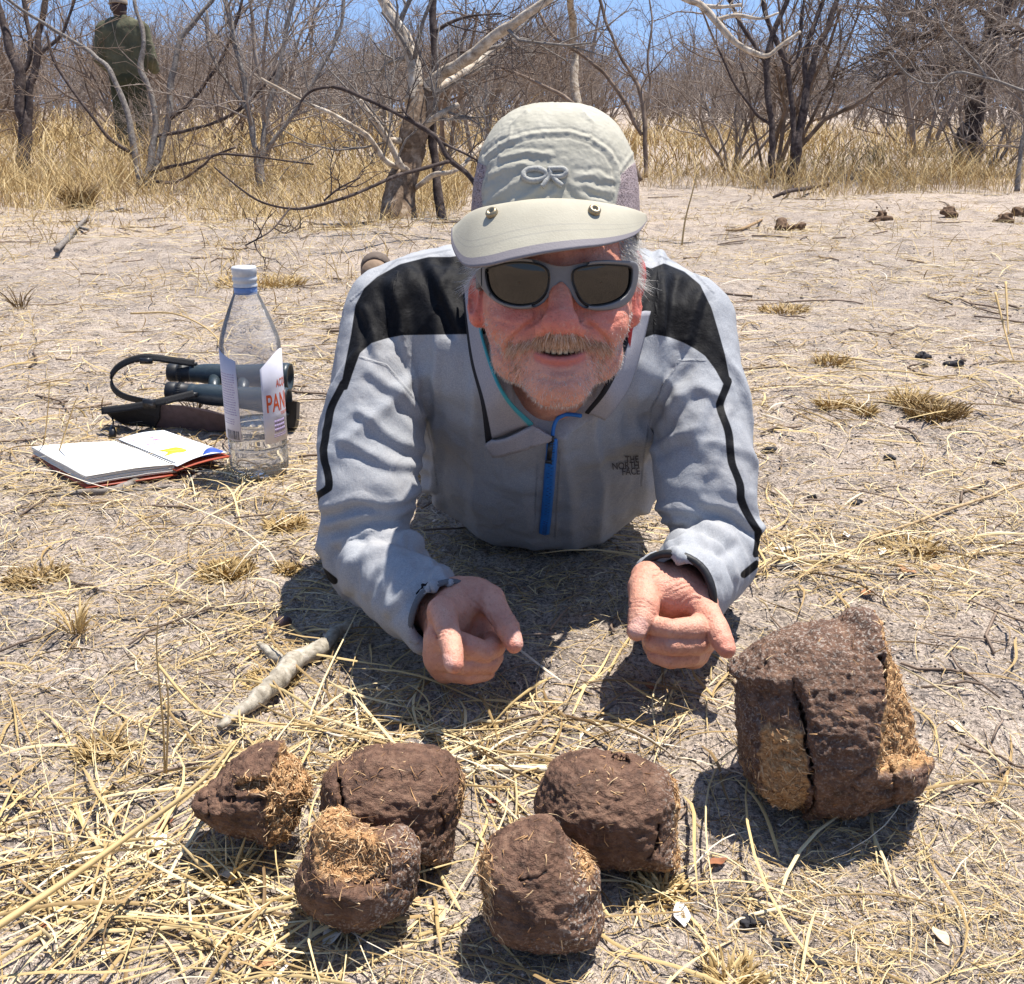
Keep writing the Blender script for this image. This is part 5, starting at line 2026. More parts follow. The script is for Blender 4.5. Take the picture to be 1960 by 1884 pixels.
sp = band([P(372, 696, 2.04), P(330, 690, 2.03), P(290, 685, 2.02), P(258, 688, 2.03), P(228, 702, 2.05), P(213, 722, 2.07), P(215, 742, 2.06), P(234, 758, 2.03), P(262, 766, 1.99), P(290, 770, 1.95)], 0.013, 0.0022, WEB, 'strap', har,
          [(0, .5, 1), (0, .6, 1), (0, .6, 1), (0, .4, 1), (0.3, 0, 1), (.3, -.2, 1), (.2, -.6, 1), (0, -.8, .6)])
band([P(371, 754, 1.965), P(340, 762, 1.955), P(300, 771, 1.945), P(250, 780, 1.945), P(195, 787, 1.95)], 0.013, 0.0022, WEB, 'strap', har, (0, 0.5, 1))
for c_, s_ in ((P(286, 773, 1.935), (0.022, 0.006, 0.016)), (P(280, 691, 2.015), (0.022, 0.008, 0.010))):
    bk = MB()
    bk.box(c_, s_)
    bk.build('buckle', BLACKP, har, smooth=False)


def slab(poly, dep, th, mat, name, parent, z0=None):
    pts = np.array([P(a, b, d) for a, b, d in poly])
    n = len(pts)
    back_ = pts + _F * th
    Fs = [list(range(n))[::-1], list(range(n, 2 * n))] + [[i, (i + 1) % n, (i + 1) % n + n, i + n] for i in range(n)]
    return mesh(name, np.concatenate([pts, back_]), Fs, mat, parent, smooth=False)


slab([(199, 786, 1.955), (240, 780, 1.955), (306, 776, 1.955), (304, 800, 1.965), (296, 818, 1.98), (238, 814, 1.99), (212, 800, 1.975)], 0, 0.012, WEB, 'pad', har)
slab([(306, 774, 1.96), (345, 776, 1.955), (395, 783, 1.955), (440, 798, 1.955), (470, 800, 1.955), (470, 828, 1.985), (440, 826, 1.985), (380, 825, 1.985), (330, 822, 1.985), (296, 818, 1.985), (300, 796, 1.97)], 0, 0.050, LEATH, 'pouch', har)
slab([(545, 771, 1.99), (568, 768, 1.99), (567, 800, 2.0), (564, 819, 2.01), (546, 820, 2.01)], 0, 0.03, RUBD, 'pouch_corner', har)
tb = MB()
tb.tube([P(214, 798, 1.965), P(217, 808, 1.965), P(216, 818, 1.962)], 0.0016, 6)
tb.tube([P(216, 815, 1.96), P(216, 824, 1.955), P(215, 837, 1.945)], [0.004, 0.007, 0.0065], 8)
tb.build('cord_toggle', BLACKP, har)

# ------------------------------------------------------------------ open notebook
def NP_(zx, zy, z):
    return GP(36.7 + zx * 0.2996, 477 + zy * 0.2996, z)


nb_o = NP_(620, 1300, 0)
note = empty('notebook', (nb_o[0], nb_o[1], 0), 'open spiral notebook with a blank left page and a printed right page', 'notebook')
PAPER = plain('paper_page', (0.74, 0.71, 0.65), 0.8, 0.2, 0, 0.02, 30)
COVER = plain('cover_red', (0.36, 0.06, 0.025), 0.5, 0.4, 0, 0.15, 60)
A, B_, C_, D_ = NP_(82, 1262, 0.024), NP_(622, 1222, 0.020), NP_(992, 1372, 0.018), NP_(432, 1452, 0.024)


def sheet(c, n, bulge, th, mat, name, parent, drop=0.0, rough=0.0, seed=0):
    u = np.linspace(0, 1, n)
    a, b, c_, d = c
    V = np.array([[a * (1 - i) * (1 - j) + b * i * (1 - j) + c_ * i * j + d * (1 - i) * j for j in u] for i in u])
    I, J = np.meshgrid(u, u, indexing='ij')
    V[:, :, 2] += bulge * np.sin(I * math.pi) * (0.6 + 0.4 * J) - drop
    if rough: V[:, :, 2] += (rough * fbm(V.reshape(-1, 3) * 30, 2, seed)).reshape(n, n)
    W, Fq_ = thick_grid(V.reshape(-1, 3), n, n, th)
    if (W[n * n:, 2].mean() > W[:n * n, 2].mean()): W, Fq_ = thick_grid(V.reshape(-1, 3), n, n, -th)
    return mesh(name, W, Fq_, mat, parent)


for k in range(7):
    off = np.array([rnd.uniform(-.0015, .0015), rnd.uniform(-.002, .002), 0])
    sheet([p + off for p in (A, B_, C_, D_)], 10, 0.002, 0.0012 if k else 0.0007, PAPER, 'page', note, drop=0.0022 * k, rough=0.0009, seed=k)
sheet([p + np.array([0, 0, 0]) for p in (A + (-.004, .003, 0), B_ + (0, .002, 0), C_ + (0.004, -.004, 0), D_ + (-.001, -.005, 0))], 6, 0.0, 0.0018, COVER, 'cover', note, drop=0.0165)
E0, E1, E2, E3 = NP_(626, 1216, 0.018), NP_(925, 1157, 0.016), NP_(1330, 1298, 0.010), NP_(1008, 1388, 0.016)
rp = sheet([E0, E1, E2, E3], 14, 0.006, 0.0006, plain('paper_printed', (0.70, 0.73, 0.78), 0.6, 0.3, 0, 0.02, 30), 'page', note)
sheet([E0 + (0, .003, 0), E1 + (.004, .004, 0), E2 + (.006, -.003, 0), E3 + (0, -.004, 0)], 6, 0.003, 0.0018, COVER, 'cover', note, drop=0.006)
rpb = BVHTree.FromPolygons([rp.matrix_world @ v.co + Vector(note.location) for v in rp.data.vertices], [tuple(p.vertices) for p in rp.data.polygons])


def printed(poly, mat, name):
    c = [(36.7 + a * 0.2996, 477 + b * 0.2996) for a, b in poly]
    pts = spline(c + c[:1], 30)[:-1] if len(c) > 4 else np.array(c)
    cen = pts.mean(0)
    W = [hit(*cen, 0.0007, rpb, gdep(cen[1], 0.013))] + [hit(*p, 0.0007, rpb, gdep(p[1], 0.013)) for p in pts]
    n = len(pts)
    W2 = [w - np.array((0, 0, 0.0006)) for w in W]
    T = np.array([[0, 1 + i, 1 + (i + 1) % n] for i in range(n)])
    return mesh(name, np.concatenate([W, W2]), [T, np.array([[1 + i, 1 + n + 1 + i, 1 + n + 1 + (i + 1) % n, 1 + (i + 1) % n] for i in range(n)])], mat, rp, smooth=False)


printed([(890, 1290), (960, 1275), (1010, 1268), (1070, 1285), (1040, 1300), (1000, 1302), (950, 1318), (930, 1320), (950, 1300)], plain('ink_yellow', (0.75, 0.47, 0.02), 0.6), 'printed_mark')
printed([(1165, 1330), (1185, 1290), (1225, 1268), (1290, 1288), (1300, 1296), (1240, 1314)], plain('ink_blue', (0.04, 0.09, 0.38), 0.6), 'printed_mark')
tx = MB()
for zx, zy, w in ((800, 1216, 70), (840, 1205, 60), (790, 1240, 130), (800, 1228, 110), (790, 1254, 60), (700, 1232, 40), (860, 1222, 50), (820, 1250, 70), (730, 1225, 50)):
    for k in range(int(w / 9)):
        c = hit(36.7 + (zx + k * 9) * 0.2996, 477 + (zy - k * 1.3) * 0.2996, 0.0009, rpb, gdep(477 + zy * 0.2996, 0.015))
        tx.box(c, (0.0016, 0.0020, 0.0004))
tag(tx.build('printed_text', plain('ink_pink', (0.45, 0.14, 0.30), 0.6), rp, smooth=False), kind='stuff')
WIRE = plain('spiral_wire', (0.05, 0.05, 0.055), 0.35, 0.5, 0.8)
p = np.array([B_ * (1 - t) + C_ * t for t in np.linspace(0, 1, 27)])
wire = MB()
d_ = (C_ - B_) / np.linalg.norm(C_ - B_)
nrm = np.array([-d_[1], d_[0], 0]); nrm /= np.linalg.norm(nrm)
tt = np.linspace(0, 26 * 2 * math.pi, 26 * 10)
ctr = B_[None] + (C_ - B_)[None] * (tt / tt[-1])[:, None] - np.array([0, 0, 0.006])
wire.tube(ctr + 0.0075 * (np.cos(tt)[:, None] * nrm[None] + np.sin(tt)[:, None] * np.array([0, 0, 1.0])), 0.0008, 4, False)
wire.build('spiral_binding', WIRE, note)

# ------------------------------------------------------------------ sticks, nuts, leaves and stones on the sand
def bark_mat(name, c0, c1, c2, sc_=40):
    m = Mat(name, 0.9, 0.15)
    f = m.noise(sc_, 5, 0.65, (1, 1, 1), 0.4)
    k = m.ramp(f, [(0.3, c0), (0.52, c1), (0.72, c2)])
    k = m.mix(m.ramp(m.noise(sc_ * 3, 3, 0.7), [(0.58, 0.0), (0.7, 0.6)]), k, tuple(x * 0.35 for x in c0))
    m.color(k)
    m.bump(f, 0.15 / sc_, 0.8)
    return m.m


WHITEB = bark_mat('bark_white', (0.16, 0.135, 0.10), (0.37, 0.33, 0.265), (0.55, 0.50, 0.43), 70)
GREYB = bark_mat('bark_grey', (0.10, 0.085, 0.075), (0.20, 0.175, 0.155), (0.33, 0.30, 0.27), 60)
DARKB = bark_mat('bark_dark', (0.035, 0.025, 0.022), (0.075, 0.056, 0.05), (0.15, 0.12, 0.105), 30)


def stick(name, runs, mat, label, cat='branch', lift=0.0, wob=0.003, sides=10, group=None):
    "runs of (dx, dy, radius in image units) lying on the sand"
    b = MB()
    p0 = GP(runs[0][0][0], runs[0][0][1])
    for run in runs:
        pts, rad = [], []
        for k, (dx, dy, r) in enumerate(run):
            d = gdep(dy)
            rr = S(r, d)
            g = GP(dx, dy)
            z = gz(g[0], g[1]) + rr * 0.8 + lift
            pts.append(GP(dx, dy, z)); rad.append(rr)
        n = 12 * len(run)
        q = spline(np.concatenate([np.array(pts), np.array(rad)[:, None]], 1), n)
        pp = q[:, :3] + wob * np.stack([vnoise(q[:, :3] * 40, 1), vnoise(q[:, :3] * 40, 2), 0.3 * vnoise(q[:, :3] * 40, 3)], 1)
        b.tube(pp, q[:, 3] * (1 + 0.16 * vnoise(q[:, :3] * 90, 4) + 0.10 * vnoise(q[:, :3] * 260, 5)), sides)
    o = b.build(name, mat, loc=(p0[0], p0[1], 0))
    return tag(o, label, cat, group)


stick('broken_branch', [[(668, 1193, 8), (640, 1218, 13), (612, 1240, 16), (566, 1266, 19), (543, 1290, 20), (515, 1318, 18), (488, 1345, 16), (458, 1366, 13), (425, 1392, 7)],
                        [(560, 1270, 14), (532, 1258, 12), (512, 1243, 9), (494, 1232, 4)]], WHITEB, 'pale forked branch lying by the left elbow of the jacket', 'branch', 0.007)
stick('dry_reed', [[(866, 1478, 6), (930, 1475, 8), (1000, 1474, 8), (1045, 1472, 8)]], plain('reed_white', (0.62, 0.56, 0.45), 0.8, 0.2, 0, 0.15, 60, 0.0006), 'long whitish reed between the two pairs of dung balls', 'reed')
stick('dry_reed', [[(866, 1450, 5), (900, 1446, 6), (942, 1440, 5)]], plain('reed_cream', (0.60, 0.52, 0.37), 0.8, 0.2, 0, 0.15, 60, 0.0006), 'short cream reed piece just above the long whitish reed', 'reed')
stick('weathered_stick', [[(1300, 1503, 7), (1345, 1497, 9), (1400, 1494, 9), (1430, 1494, 7)]], GREYB, 'grey weathered stick running under the largest dung lump', 'stick')
stick('weathered_stick', [[(1085, 1402, 4), (1130, 1375, 5), (1180, 1348, 4)]], GREYB, 'thin grey-brown stick below the space between the hands', 'stick')
stick('fallen_twig', [[(90, 948, 3), (160, 943, 6), (215, 938, 7), (262, 920, 8), (300, 906, 6), (345, 890, 3)], [(262, 920, 5), (280, 892, 3), (296, 878, 2)], [(215, 938, 5), (260, 940, 4), (330, 932, 2.5)]], GREYB, 'forked grey twig in front of the notebook', 'twig')
stick('fallen_twig', [[(1640, 1040, 2.5), (1750, 1000, 3), (1850, 965, 3), (1960, 925, 2)]], bark_mat('twig_tan', (0.25, 0.17, 0.09), (0.42, 0.30, 0.17), (0.55, 0.42, 0.26), 80), 'long tan twig slanting over the sand right of the sleeve', 'twig', 0.006)
stick('fallen_twig', [[(1475, 1085, 3), (1560, 1075, 3), (1680, 1098, 3), (1800, 1092, 2)]], GREYB, 'grey twig lying level right of the right cuff', 'twig', 0.004)

m = Mat('dry_leaf', 0.75, 0.3)
m.color(m.ramp(m.attr('tone'), [(0.0, (0.18, 0.055, 0.03)), (0.3, (0.36, 0.17, 0.08)), (0.6, (0.55, 0.40, 0.22)), (1.0, (0.78, 0.74, 0.68))]))
m.bump(m.noise(200, 3), 0.001, 0.6)
LEAF = m.m
leaf_defs = [(115, 1398, 26, 0.97, 'white curled dry leaf alone on sand at the left edge'), (303, 1598, 50, 0.95, 'large white dry leaf left of the leftmost dung ball'), (313, 1566, 34, 0.05, 'dark red leaf lying just above the large white one'),
             (945, 1519, 26, 0.0, 'small rust-red leaf below the long whitish reed'), (1375, 1637, 34, 0.12, 'curled red-brown leaf right of the dome-topped dung ball'), (1305, 1740, 58, 1.0, 'tall white folded leaf right of the pear-shaped ball'),
             (838, 1732, 48, 0.62, 'tan boat-shaped leaf right of the hollowed dung ball'), (795, 1700, 26, 0.5, 'small tan leaf tucked beside the hollowed dung ball'), (640, 1768, 60, 0.9, 'long grey-white leaf blade below the hollowed ball'),
             (1690, 1052, 30, 1.0, 'bright white leaf right of the right sleeve'), (1620, 1020, 22, 0.95, 'small white leaf nearest the right sleeve elbow'), (1735, 1088, 40, 0.35, 'orange-brown leaf on sand right of the right cuff'),
             (1500, 1050, 30, 0.9, 'pale leaf flat on straw by the right elbow'), (1830, 1393, 44, 0.7, 'pale leaf right of the fibrous flank of the big lump'), (1240, 1300, 30, 0.1, 'dark red leaf in shade under the right hand'),
             (425, 1655, 50, 0.75, 'cream leaf left of the hollowed dung ball base'), (500, 1830, 46, 0.4, 'brown leaf in the straw at the bottom left'), (210, 1805, 40, 0.95, 'whitish leaf on straw at lower left'), (1790, 1085, 34, 0.45, 'tan leaf right of the level grey twig'),
             (1660, 1130, 28, 0.3, 'red-brown leaf scrap upper left of the big lump'), (80, 1760, 30, 0.15, 'dark red leaf scrap at the left edge in straw'), (1800, 1790, 44, 0.7, 'pale split reed-like leaf near the right edge')]
for k, (dx, dy, ln, tone, lab) in enumerate(leaf_defs):
    q = np.random.default_rng(100 + k)
    g = GP(dx, dy)
    L = S(ln, gdep(dy)) * 0.62
    W_ = L * q.uniform(0.32, 0.5)
    nu, nv = 11, 5
    u = np.linspace(-1, 1, nu)
    v = np.linspace(-1, 1, nv)
    wd = W_ * np.maximum(0.03, (1 - np.abs(u) ** 1.8)) * (1 - 0.25 * u)
    U_, V_ = np.meshgrid(u, v, indexing='ij')
    X = U_ * L
    Y = V_ * wd[:, None]
    curl = q.uniform(0.25, 0.75)
    Z = curl * (V_ ** 2) * wd[:, None] * 0.8 + q.uniform(0.0, 0.2) * L * U_ ** 2 * 0.7 + 0.12 * L * np.sin(U_ * 4 + k)
    p = np.stack([X, Y, Z], -1).reshape(-1, 3)
    p = p @ rotz(q.uniform(0, math.pi)).T
    p[:, 2] -= p[:, 2].min() - 0.001
    p += np.array([g[0], g[1], gz(g[0], g[1]) + 0.002])
    W, Fq_ = thick_grid(p, nu, nv, 0.0004)
    tag(mesh('dry_leaf', W, Fq_, LEAF, attrs={'tone': np.full(len(W), tone) + 0.06 * fbm(W * 200, 2, k)}, loc=(g[0], g[1], 0)), lab, 'leaf', 'dry leaves on the sand')

CHAR = plain('charred_wood', (0.035, 0.033, 0.036), 0.9, 0.2, 0, 0.5, 120, 0.002)
def pebble(name, dx, dy, w, lab, cat, mat, group=None, sq=0.6, seed=0, rug=0.22):
    g = GP(dx, dy)
    r = S(w / 2, gdep(dy))
    fn = lambda q: d_ell(q, (g[0], g[1], r * sq * 0.6 + float(gz(g[0], g[1]))), (r, r * 0.75, r * sq)) + rug * r * fbm(q / (r * 0.9) + seed, 3, seed)
    V, Fq_ = sdf_mesh(fn, g - r * 1.5, g + r * 1.5, r / 10)
    return tag(mesh(name, V, Fq_, mat, loc=(g[0], g[1], 0)), lab, cat, group)


pebble('dark_nut', 541, 1182, 34, 'dark round nut on sand left of the left elbow', 'nut', plain('nut_shell', (0.06, 0.035, 0.035), 0.5, 0.4), None, 0.8, 1)
for k, (dx, dy, w, lab) in enumerate([(1770, 682, 34, 'largest charcoal lump in the cluster at right'), (1762, 700, 26, 'charcoal lump at the left end of the cluster at right'), (1822, 698, 44, 'flat charcoal piece at the right end of the cluster'), (1470, 857, 34, 'lone dark lump right of the right sleeve'),
                                      (1250 + 390, 955, 30, 'black lump on sand right of the upper sleeve'), (1912, 875, 30, 'black lump near the right edge beside the long twig'), (1705, 870, 26, 'charcoal lump beside tan twig, midway to the right edge'), (1435 + 120, 945, 24, 'small charcoal bit near the tan twig start'),
                                      (1438, 1745, 50, 'dark clod on sand right of the front dung'), (1500, 1790, 40, 'dark clod below the one right of the front dung'), (1570, 1830, 46, 'grey-black clod at the bottom right')]):
    pebble('charcoal_lump', dx, dy, w * 0.8, lab, 'charcoal', CHAR, 'charcoal lumps on the sand', 0.40, 20 + k, 0.4)
OLD = plain('old_dung', (0.13, 0.082, 0.052), 0.9, 0.15, 0, 0.5, 60, 0.004)
for k, (dx, dy, w, lab) in enumerate([(1822, 405, 34, 'round old dung lump at back right'), (1930, 415, 50, 'spread old dung heap at the far right edge'), (1512, 425, 48, 'crumbled old dung nearest the cap at back'), (1690, 412, 44, 'flattened straw-covered dung between the two back lumps'), (1962, 405, 40, 'old dung lump cut by the right edge')]):
    pebble('old_dung', dx, dy, w, lab, 'dung', OLD, 'old dung lumps far back on the sand', 0.36 if k in (2, 3) else 0.62, 60 + k, 0.55)

# ------------------------------------------------------------------ trees and thicket
def grow(out, p, d, r, L, lev, q, kids=5, spread=0.9, up=0.25, wob=0.16, seg=5, minr=0.0022):
    "one bare branch with its side branches; out collects (points, radii, level)"
    n = seg + 1
    pts = [np.array(p, float)]
    d = np.array(d, float)
    dirs = [d]
    for i in range(seg):
        d = d + q.normal(size=3) * wob + np.array([0, 0, up * 0.12])
        d /= np.linalg.norm(d)
        dirs.append(d)
        pts.append(pts[-1] + d * L / seg)
    rad = np.maximum(r * np.linspace(1, 0.45 if lev else 0.25, n), minr * 0.6)
    out.append((np.array(pts), rad, lev))
    if lev <= 0: return
    k = max(1, int(q.poisson(kids)))
    for j in range(k):
        t = q.uniform(0.22, 1.0)
        i = min(seg - 1, int(t * seg))
        f = t * seg - i
        b = pts[i] * (1 - f) + pts[i + 1] * f
        ax = dirs[i]
        sd = np.cross(ax, q.normal(size=3))
        sd /= np.linalg.norm(sd) + 1e-9
        nd = ax * (1 - 0.35 * spread) + sd * spread * q.uniform(0.5, 1.1) + np.array([0, 0, up])
        nd /= np.linalg.norm(nd)
        grow(out, b, nd, max(rad[i] * q.uniform(0.45, 0.7), minr), L * q.uniform(0.38, 0.68), lev - 1, q, kids * 0.85, spread, up, wob * 1.15, max(3, seg - 1), minr)


def tubes(branches, sides=(3, 4, 5, 6)):
    b = MB()
    for pts, rad, lev in branches:
        b.tube(pts, rad, sides[min(lev, len(sides) - 1)], cap=False, a=lev)
    return b


TWIG = Mat('twig_grey', 0.9, 0.15)
f = TWIG.noise(6, 4, 0.6)
TWIG.color(TWIG.ramp(f, [(0.3, (0.15, 0.12, 0.10)), (0.55, (0.28, 0.23, 0.195)), (0.75, (0.42, 0.365, 0.315))]))
TWIG = TWIG.m
TWIGB = Mat('twig_brown', 0.9, 0.15)
f = TWIGB.noise(7, 4, 0.6)
TWIGB.color(TWIGB.ramp(f, [(0.3, (0.105, 0.075, 0.056)), (0.55, (0.21, 0.155, 0.118)), (0.75, (0.37, 0.285, 0.22))]))
TWIGB = TWIGB.m

protos = []
for k in range(9):
    q = np.random.default_rng(500 + k)
    br = []
    ns = q.integers(5, 9) if k < 6 else q.integers(2, 4)
    Hh = q.uniform(1.0, 1.45) if k < 6 else q.uniform(1.5, 1.9)
    for s_ in range(ns):
        a = q.uniform(0, 2 * math.pi)
        tilt = q.uniform(0.15, 0.75) if k < 6 else q.uniform(0.05, 0.3)
        d = np.array([math.cos(a) * math.sin(tilt), math.sin(a) * math.sin(tilt), math.cos(tilt)])
        o = np.array([math.cos(a), math.sin(a), 0]) * q.uniform(0.02, 0.12)
        grow(br, o, d, q.uniform(0.011, 0.024) * (1 if k < 6 else 1.5), Hh * q.uniform(0.75, 1.1), 3, q, 5.2, 0.95, 0.20, 0.17, 5, 0.0018)
    st = tubes([b for b in br if b[2] >= 3])
    cr = tubes([b for b in br if b[2] < 3])
    mt = TWIG if k % 3 else TWIGB
    so, co = st.build('stem', mt), cr.build('twigs', mt)
    sm_, cm_ = so.data, co.data
    bpy.data.objects.remove(so)
    bpy.data.objects.remove(co)
    jb = tubes(br, (3, 3, 4, 5)).build('bush', mt)
    jm = jb.data
    bpy.data.objects.remove(jb)
    protos.append((sm_, cm_, jm))


def bush(k, x, y, sc_, rz, label, group, parts=True, cat='bush', name='bare_bush'):
    z = gz(x, y) - 0.01
    if not parts:
        o = link(bpy.data.objects.new(name, protos[k][2]))
        o.location, o.scale, o.rotation_euler = (x, y, z), (sc_, sc_, sc_), (0, 0, rz)
        return tag(o, label, cat, group)
    r_ = empty(name, (x, y, z), label, cat, group)
    r_.scale, r_.rotation_euler = (sc_, sc_, sc_), (0, 0, rz)
    for nm, me in (('stem', protos[k][0]), ('twigs', protos[k][1])):
        c = link(bpy.data.objects.new(nm, me))
        c.parent = r_
        if nm == 'twigs': c['kind'] = 'stuff'
    return r_


def at(dx, y):
    "sideways position of a bearing at a distance"
    return (dx - CX) / FPX * y * 0.943


q = np.random.default_rng(77)
# far thicket: low where the photo opens to the sky
def gap(dx):
    return max(math.exp(-((dx - 1235) / 90) ** 2), math.exp(-((dx - 1645) / 95) ** 2), 0.75 * math.exp(-((dx - 640) / 60) ** 2), 0.8 * math.exp(-((dx - 190) / 40) ** 2))


n_far = 0
for y, n, h0, h1 in ((85, 46, 2.2, 3.4), (60, 40, 2.0, 2.8), (46, 36, 1.8, 2.5), (36, 32, 1.5, 2.1), (28, 28, 1.3, 1.85), (21.5, 24, 1.05, 1.6), (16.5, 17, 0.85, 1.3)):
    for i in range(n):
        dx = -260 + (2480) * (i + q.uniform(0.1, 0.9)) / n
        yy = y * q.uniform(0.92, 1.08)
        g_ = gap(dx)
        if g_ > 0.6 and y < 40 and q.random() < 0.6: continue
        tall = q.uniform(h0, h1)
        # top of the growth seen against the sky
        lim = (0.55 + yy * (0.034 + 0.035 * (1 - g_))) / 1.6 if g_ > 0.25 else 9
        sc_ = min(tall, lim * q.uniform(0.8, 1.05))
        k = int(q.integers(0, 9)) if sc_ > 1.1 else int(q.integers(0, 6))
        bush(k, at(dx, yy), yy, sc_ * (1.0 if k < 6 else 0.9), q.uniform(0, 6.28), 'bare grey-brown bush in the thicket far behind', 'bare bushes of the far thicket', False)
for i in range(46):                                          # the thicket goes on to both sides
    dx = q.uniform(-1250, -270) if i % 2 else q.uniform(2230, 3200)
    yy = q.uniform(13, 34)
    bush(int(q.integers(0, 9)), at(dx, yy), yy, q.uniform(0.9, 1.2) + yy * 0.025, q.uniform(0, 6.28), 'bare grey-brown bush in the thicket far behind', 'bare bushes of the far thicket', False)
near_b = []
for i in range(20):
    dx = -200 + 2360 * (i + q.uniform(0.1, 0.9)) / 20
    yy = q.uniform(10.5, 13.5)
    if gap(dx) > 0.45: continue
    if 120 < dx < 360: sc0 = 0.55
    else: sc0 = q.uniform(0.7, 1.15)
    near_b.append((dx, bush(int(q.integers(0, 9)), at(dx, yy), yy, sc0, q.uniform(0, 6.28), None, 'leafless bushes behind the dry grass', True), sc0))
zones = [(-999, 60, 'at the left edge of the picture'), (60, 420, 'around the standing person'), (420, 720, 'between the standing person and the pale-barked tree'), (720, 1000, 'behind the pale-barked tree'),
         (1000, 1330, 'above the cap'), (1330, 1620, 'behind the slim-stemmed tree'), (1620, 1800, 'right of the slim-stemmed tree'), (1800, 9999, 'under the big dark tree at right')]
ordn = ['leftmost', 'second from left', 'third from left', 'fourth from left', 'fifth from left', 'sixth from left']
for z0, z1, zt in zones:
    zb = sorted([b_ for b_ in near_b if z0 <= b_[0] < z1], key=lambda b_: b_[0])
    for k, (dx, o, sc0) in enumerate(zb):
        o['label'] = ('low' if sc0 < 0.75 else 'tall') + ' leafless bush ' + zt + (', ' + ordn[k] if len(zb) > 1 else '')

# ---- hand-drawn trees, given as runs of (dx, dy, depth, radius in image units)
def drawn(name, runs, label, cat, mats, twigs=None, seed=0, base=None):
    q_ = np.random.default_rng(seed)
    b0 = base
    root = empty(name, b0, label, cat)
    br = []
    for k, (kind, run) in enumerate(runs):
        pts = np.array([np.append(P(a, b, c), S(r, c)) for a, b, c, r in run])
        qv = spline(pts, 7 * len(run))
        if mats[1] is not PALEBARK: qv[:, 3] *= 0.78
        wv = 0.5 * qv[:, 3:4] * np.stack([vnoise(qv[:, :3] * 7 + k, 1), vnoise(qv[:, :3] * 7, 2), vnoise(qv[:, :3] * 7, 3)], 1)
        pp = qv[:, :3] + wv
        rr = np.maximum(qv[:, 3] * (1 + 0.16 * vnoise(qv[:, :3] * 14, 4)), 0.0015)
        tgt = MB()
        tgt.tube(pp, rr, 12 if rr.max() > 0.02 else 7)
        tgt.build(kind, mats[0 if kind == 'trunk' else 1], root)
        if twigs and kind != 'trunk':
            for j in range(twigs[0]):
                i = int(q_.uniform(0.25, 0.98) * (len(pp) - 2))
                d = pp[i + 1] - pp[i]
                d /= np.linalg.norm(d) + 1e-9
                sd = np.cross(d, q_.normal(size=3)); sd /= np.linalg.norm(sd)
                grow(br, pp[i], d * 0.5 + sd * 0.8 + np.array([0, 0, 0.25]), max(0.003, rr[i] * 0.4), twigs[1] * q_.uniform(0.5, 1.1), twigs[2], q_, 3.5, 0.9, 0.15, 0.2, 4, 0.0022)
    if br: tag(tubes(br).build('twigs', mats[2], root), kind='stuff')
    return root


TREEBARK = bark_mat('bark_tree', (0.07, 0.045, 0.03), (0.20, 0.14, 0.095), (0.40, 0.32, 0.24), 22)
PALEBARK = bark_mat('bark_pale', (0.20, 0.145, 0.10), (0.46, 0.385, 0.30), (0.66, 0.60, 0.51), 20)
b0 = GP(775, 424); b0[2] = gz(b0[0], b0[1])
D = gdep(424)
drawn('bare_tree', [
    ('trunk', [(762, 432, D, 42), (768, 400, D, 34), (780, 340, D, 28), (793, 270, D, 27), (800, 220, D, 25), (806, 165, D, 20)]),
    ('trunk', [(745, 425, D - 0.1, 14), (755, 380, D - 0.1, 13), (764, 330, D - 0.05, 9)]),
    ('limb', [(800, 200, D, 18), (797, 160, D, 15), (786, 110, D, 14), (770, 60, D, 13), (752, 25, D, 12), (725, -15, D, 11), (700, -60, D, 9)]),
    ('limb', [(812, 165, D - 0.02, 16), (830, 150, D - 0.05, 12), (870, 128, D - 0.15, 12), (915, 98, D - 0.25, 11), (960, 62, D - 0.35, 10), (1010, 28, D - 0.45, 9), (1060, -8, D - 0.5, 8), (1110, -50, D - 0.6, 7)]),
    ('limb', [(805, 240, D, 9), (822, 205, D, 7), (838, 172, D, 7), (870, 150, D + 0.1, 6), (930, 110, D + 0.3, 6), (985, 70, D + 0.3, 5)]),
    ('limb', [(785, 335, D, 7), (768, 318, D - 0.1, 7), (750, 285, D - 0.15, 6), (728, 250, D - 0.2, 6), (705, 215, D - 0.25, 5), (690, 190, D - 0.3, 4)]),
    ('limb', [(790, 330, D, 7), (745, 312, D - 0.1, 6), (700, 262, D - 0.2, 5), (640, 220, D - 0.3, 4), (580, 195, D - 0.4, 4), (500, 150, D - 0.4, 3)]),
    ('limb', [(800, 250, D, 8), (835, 225, D - 0.1, 7), (862, 212, D - 0.1, 7), (876, 203, D - 0.1, 6)]),
    ('limb', [(775, 275, D, 7), (750, 271, D - 0.1, 6), (735, 270, D - 0.1, 6)]),
    ('limb', [(795, 360, D, 5), (830, 335, D - 0.3, 5), (880, 320, D - 0.3, 4), (960, 240, D, 4), (1000, 220, D + 0.2, 3)]),
], 'pale-barked bare tree with a forked trunk just left of the cap', 'tree', (TREEBARK, PALEBARK, GREYB), (4, 0.55, 2), 3, b0)
b1 = GP(842, 426); b1[2] = gz(b1[0], b1[1])
D1 = gdep(424) + 0.02
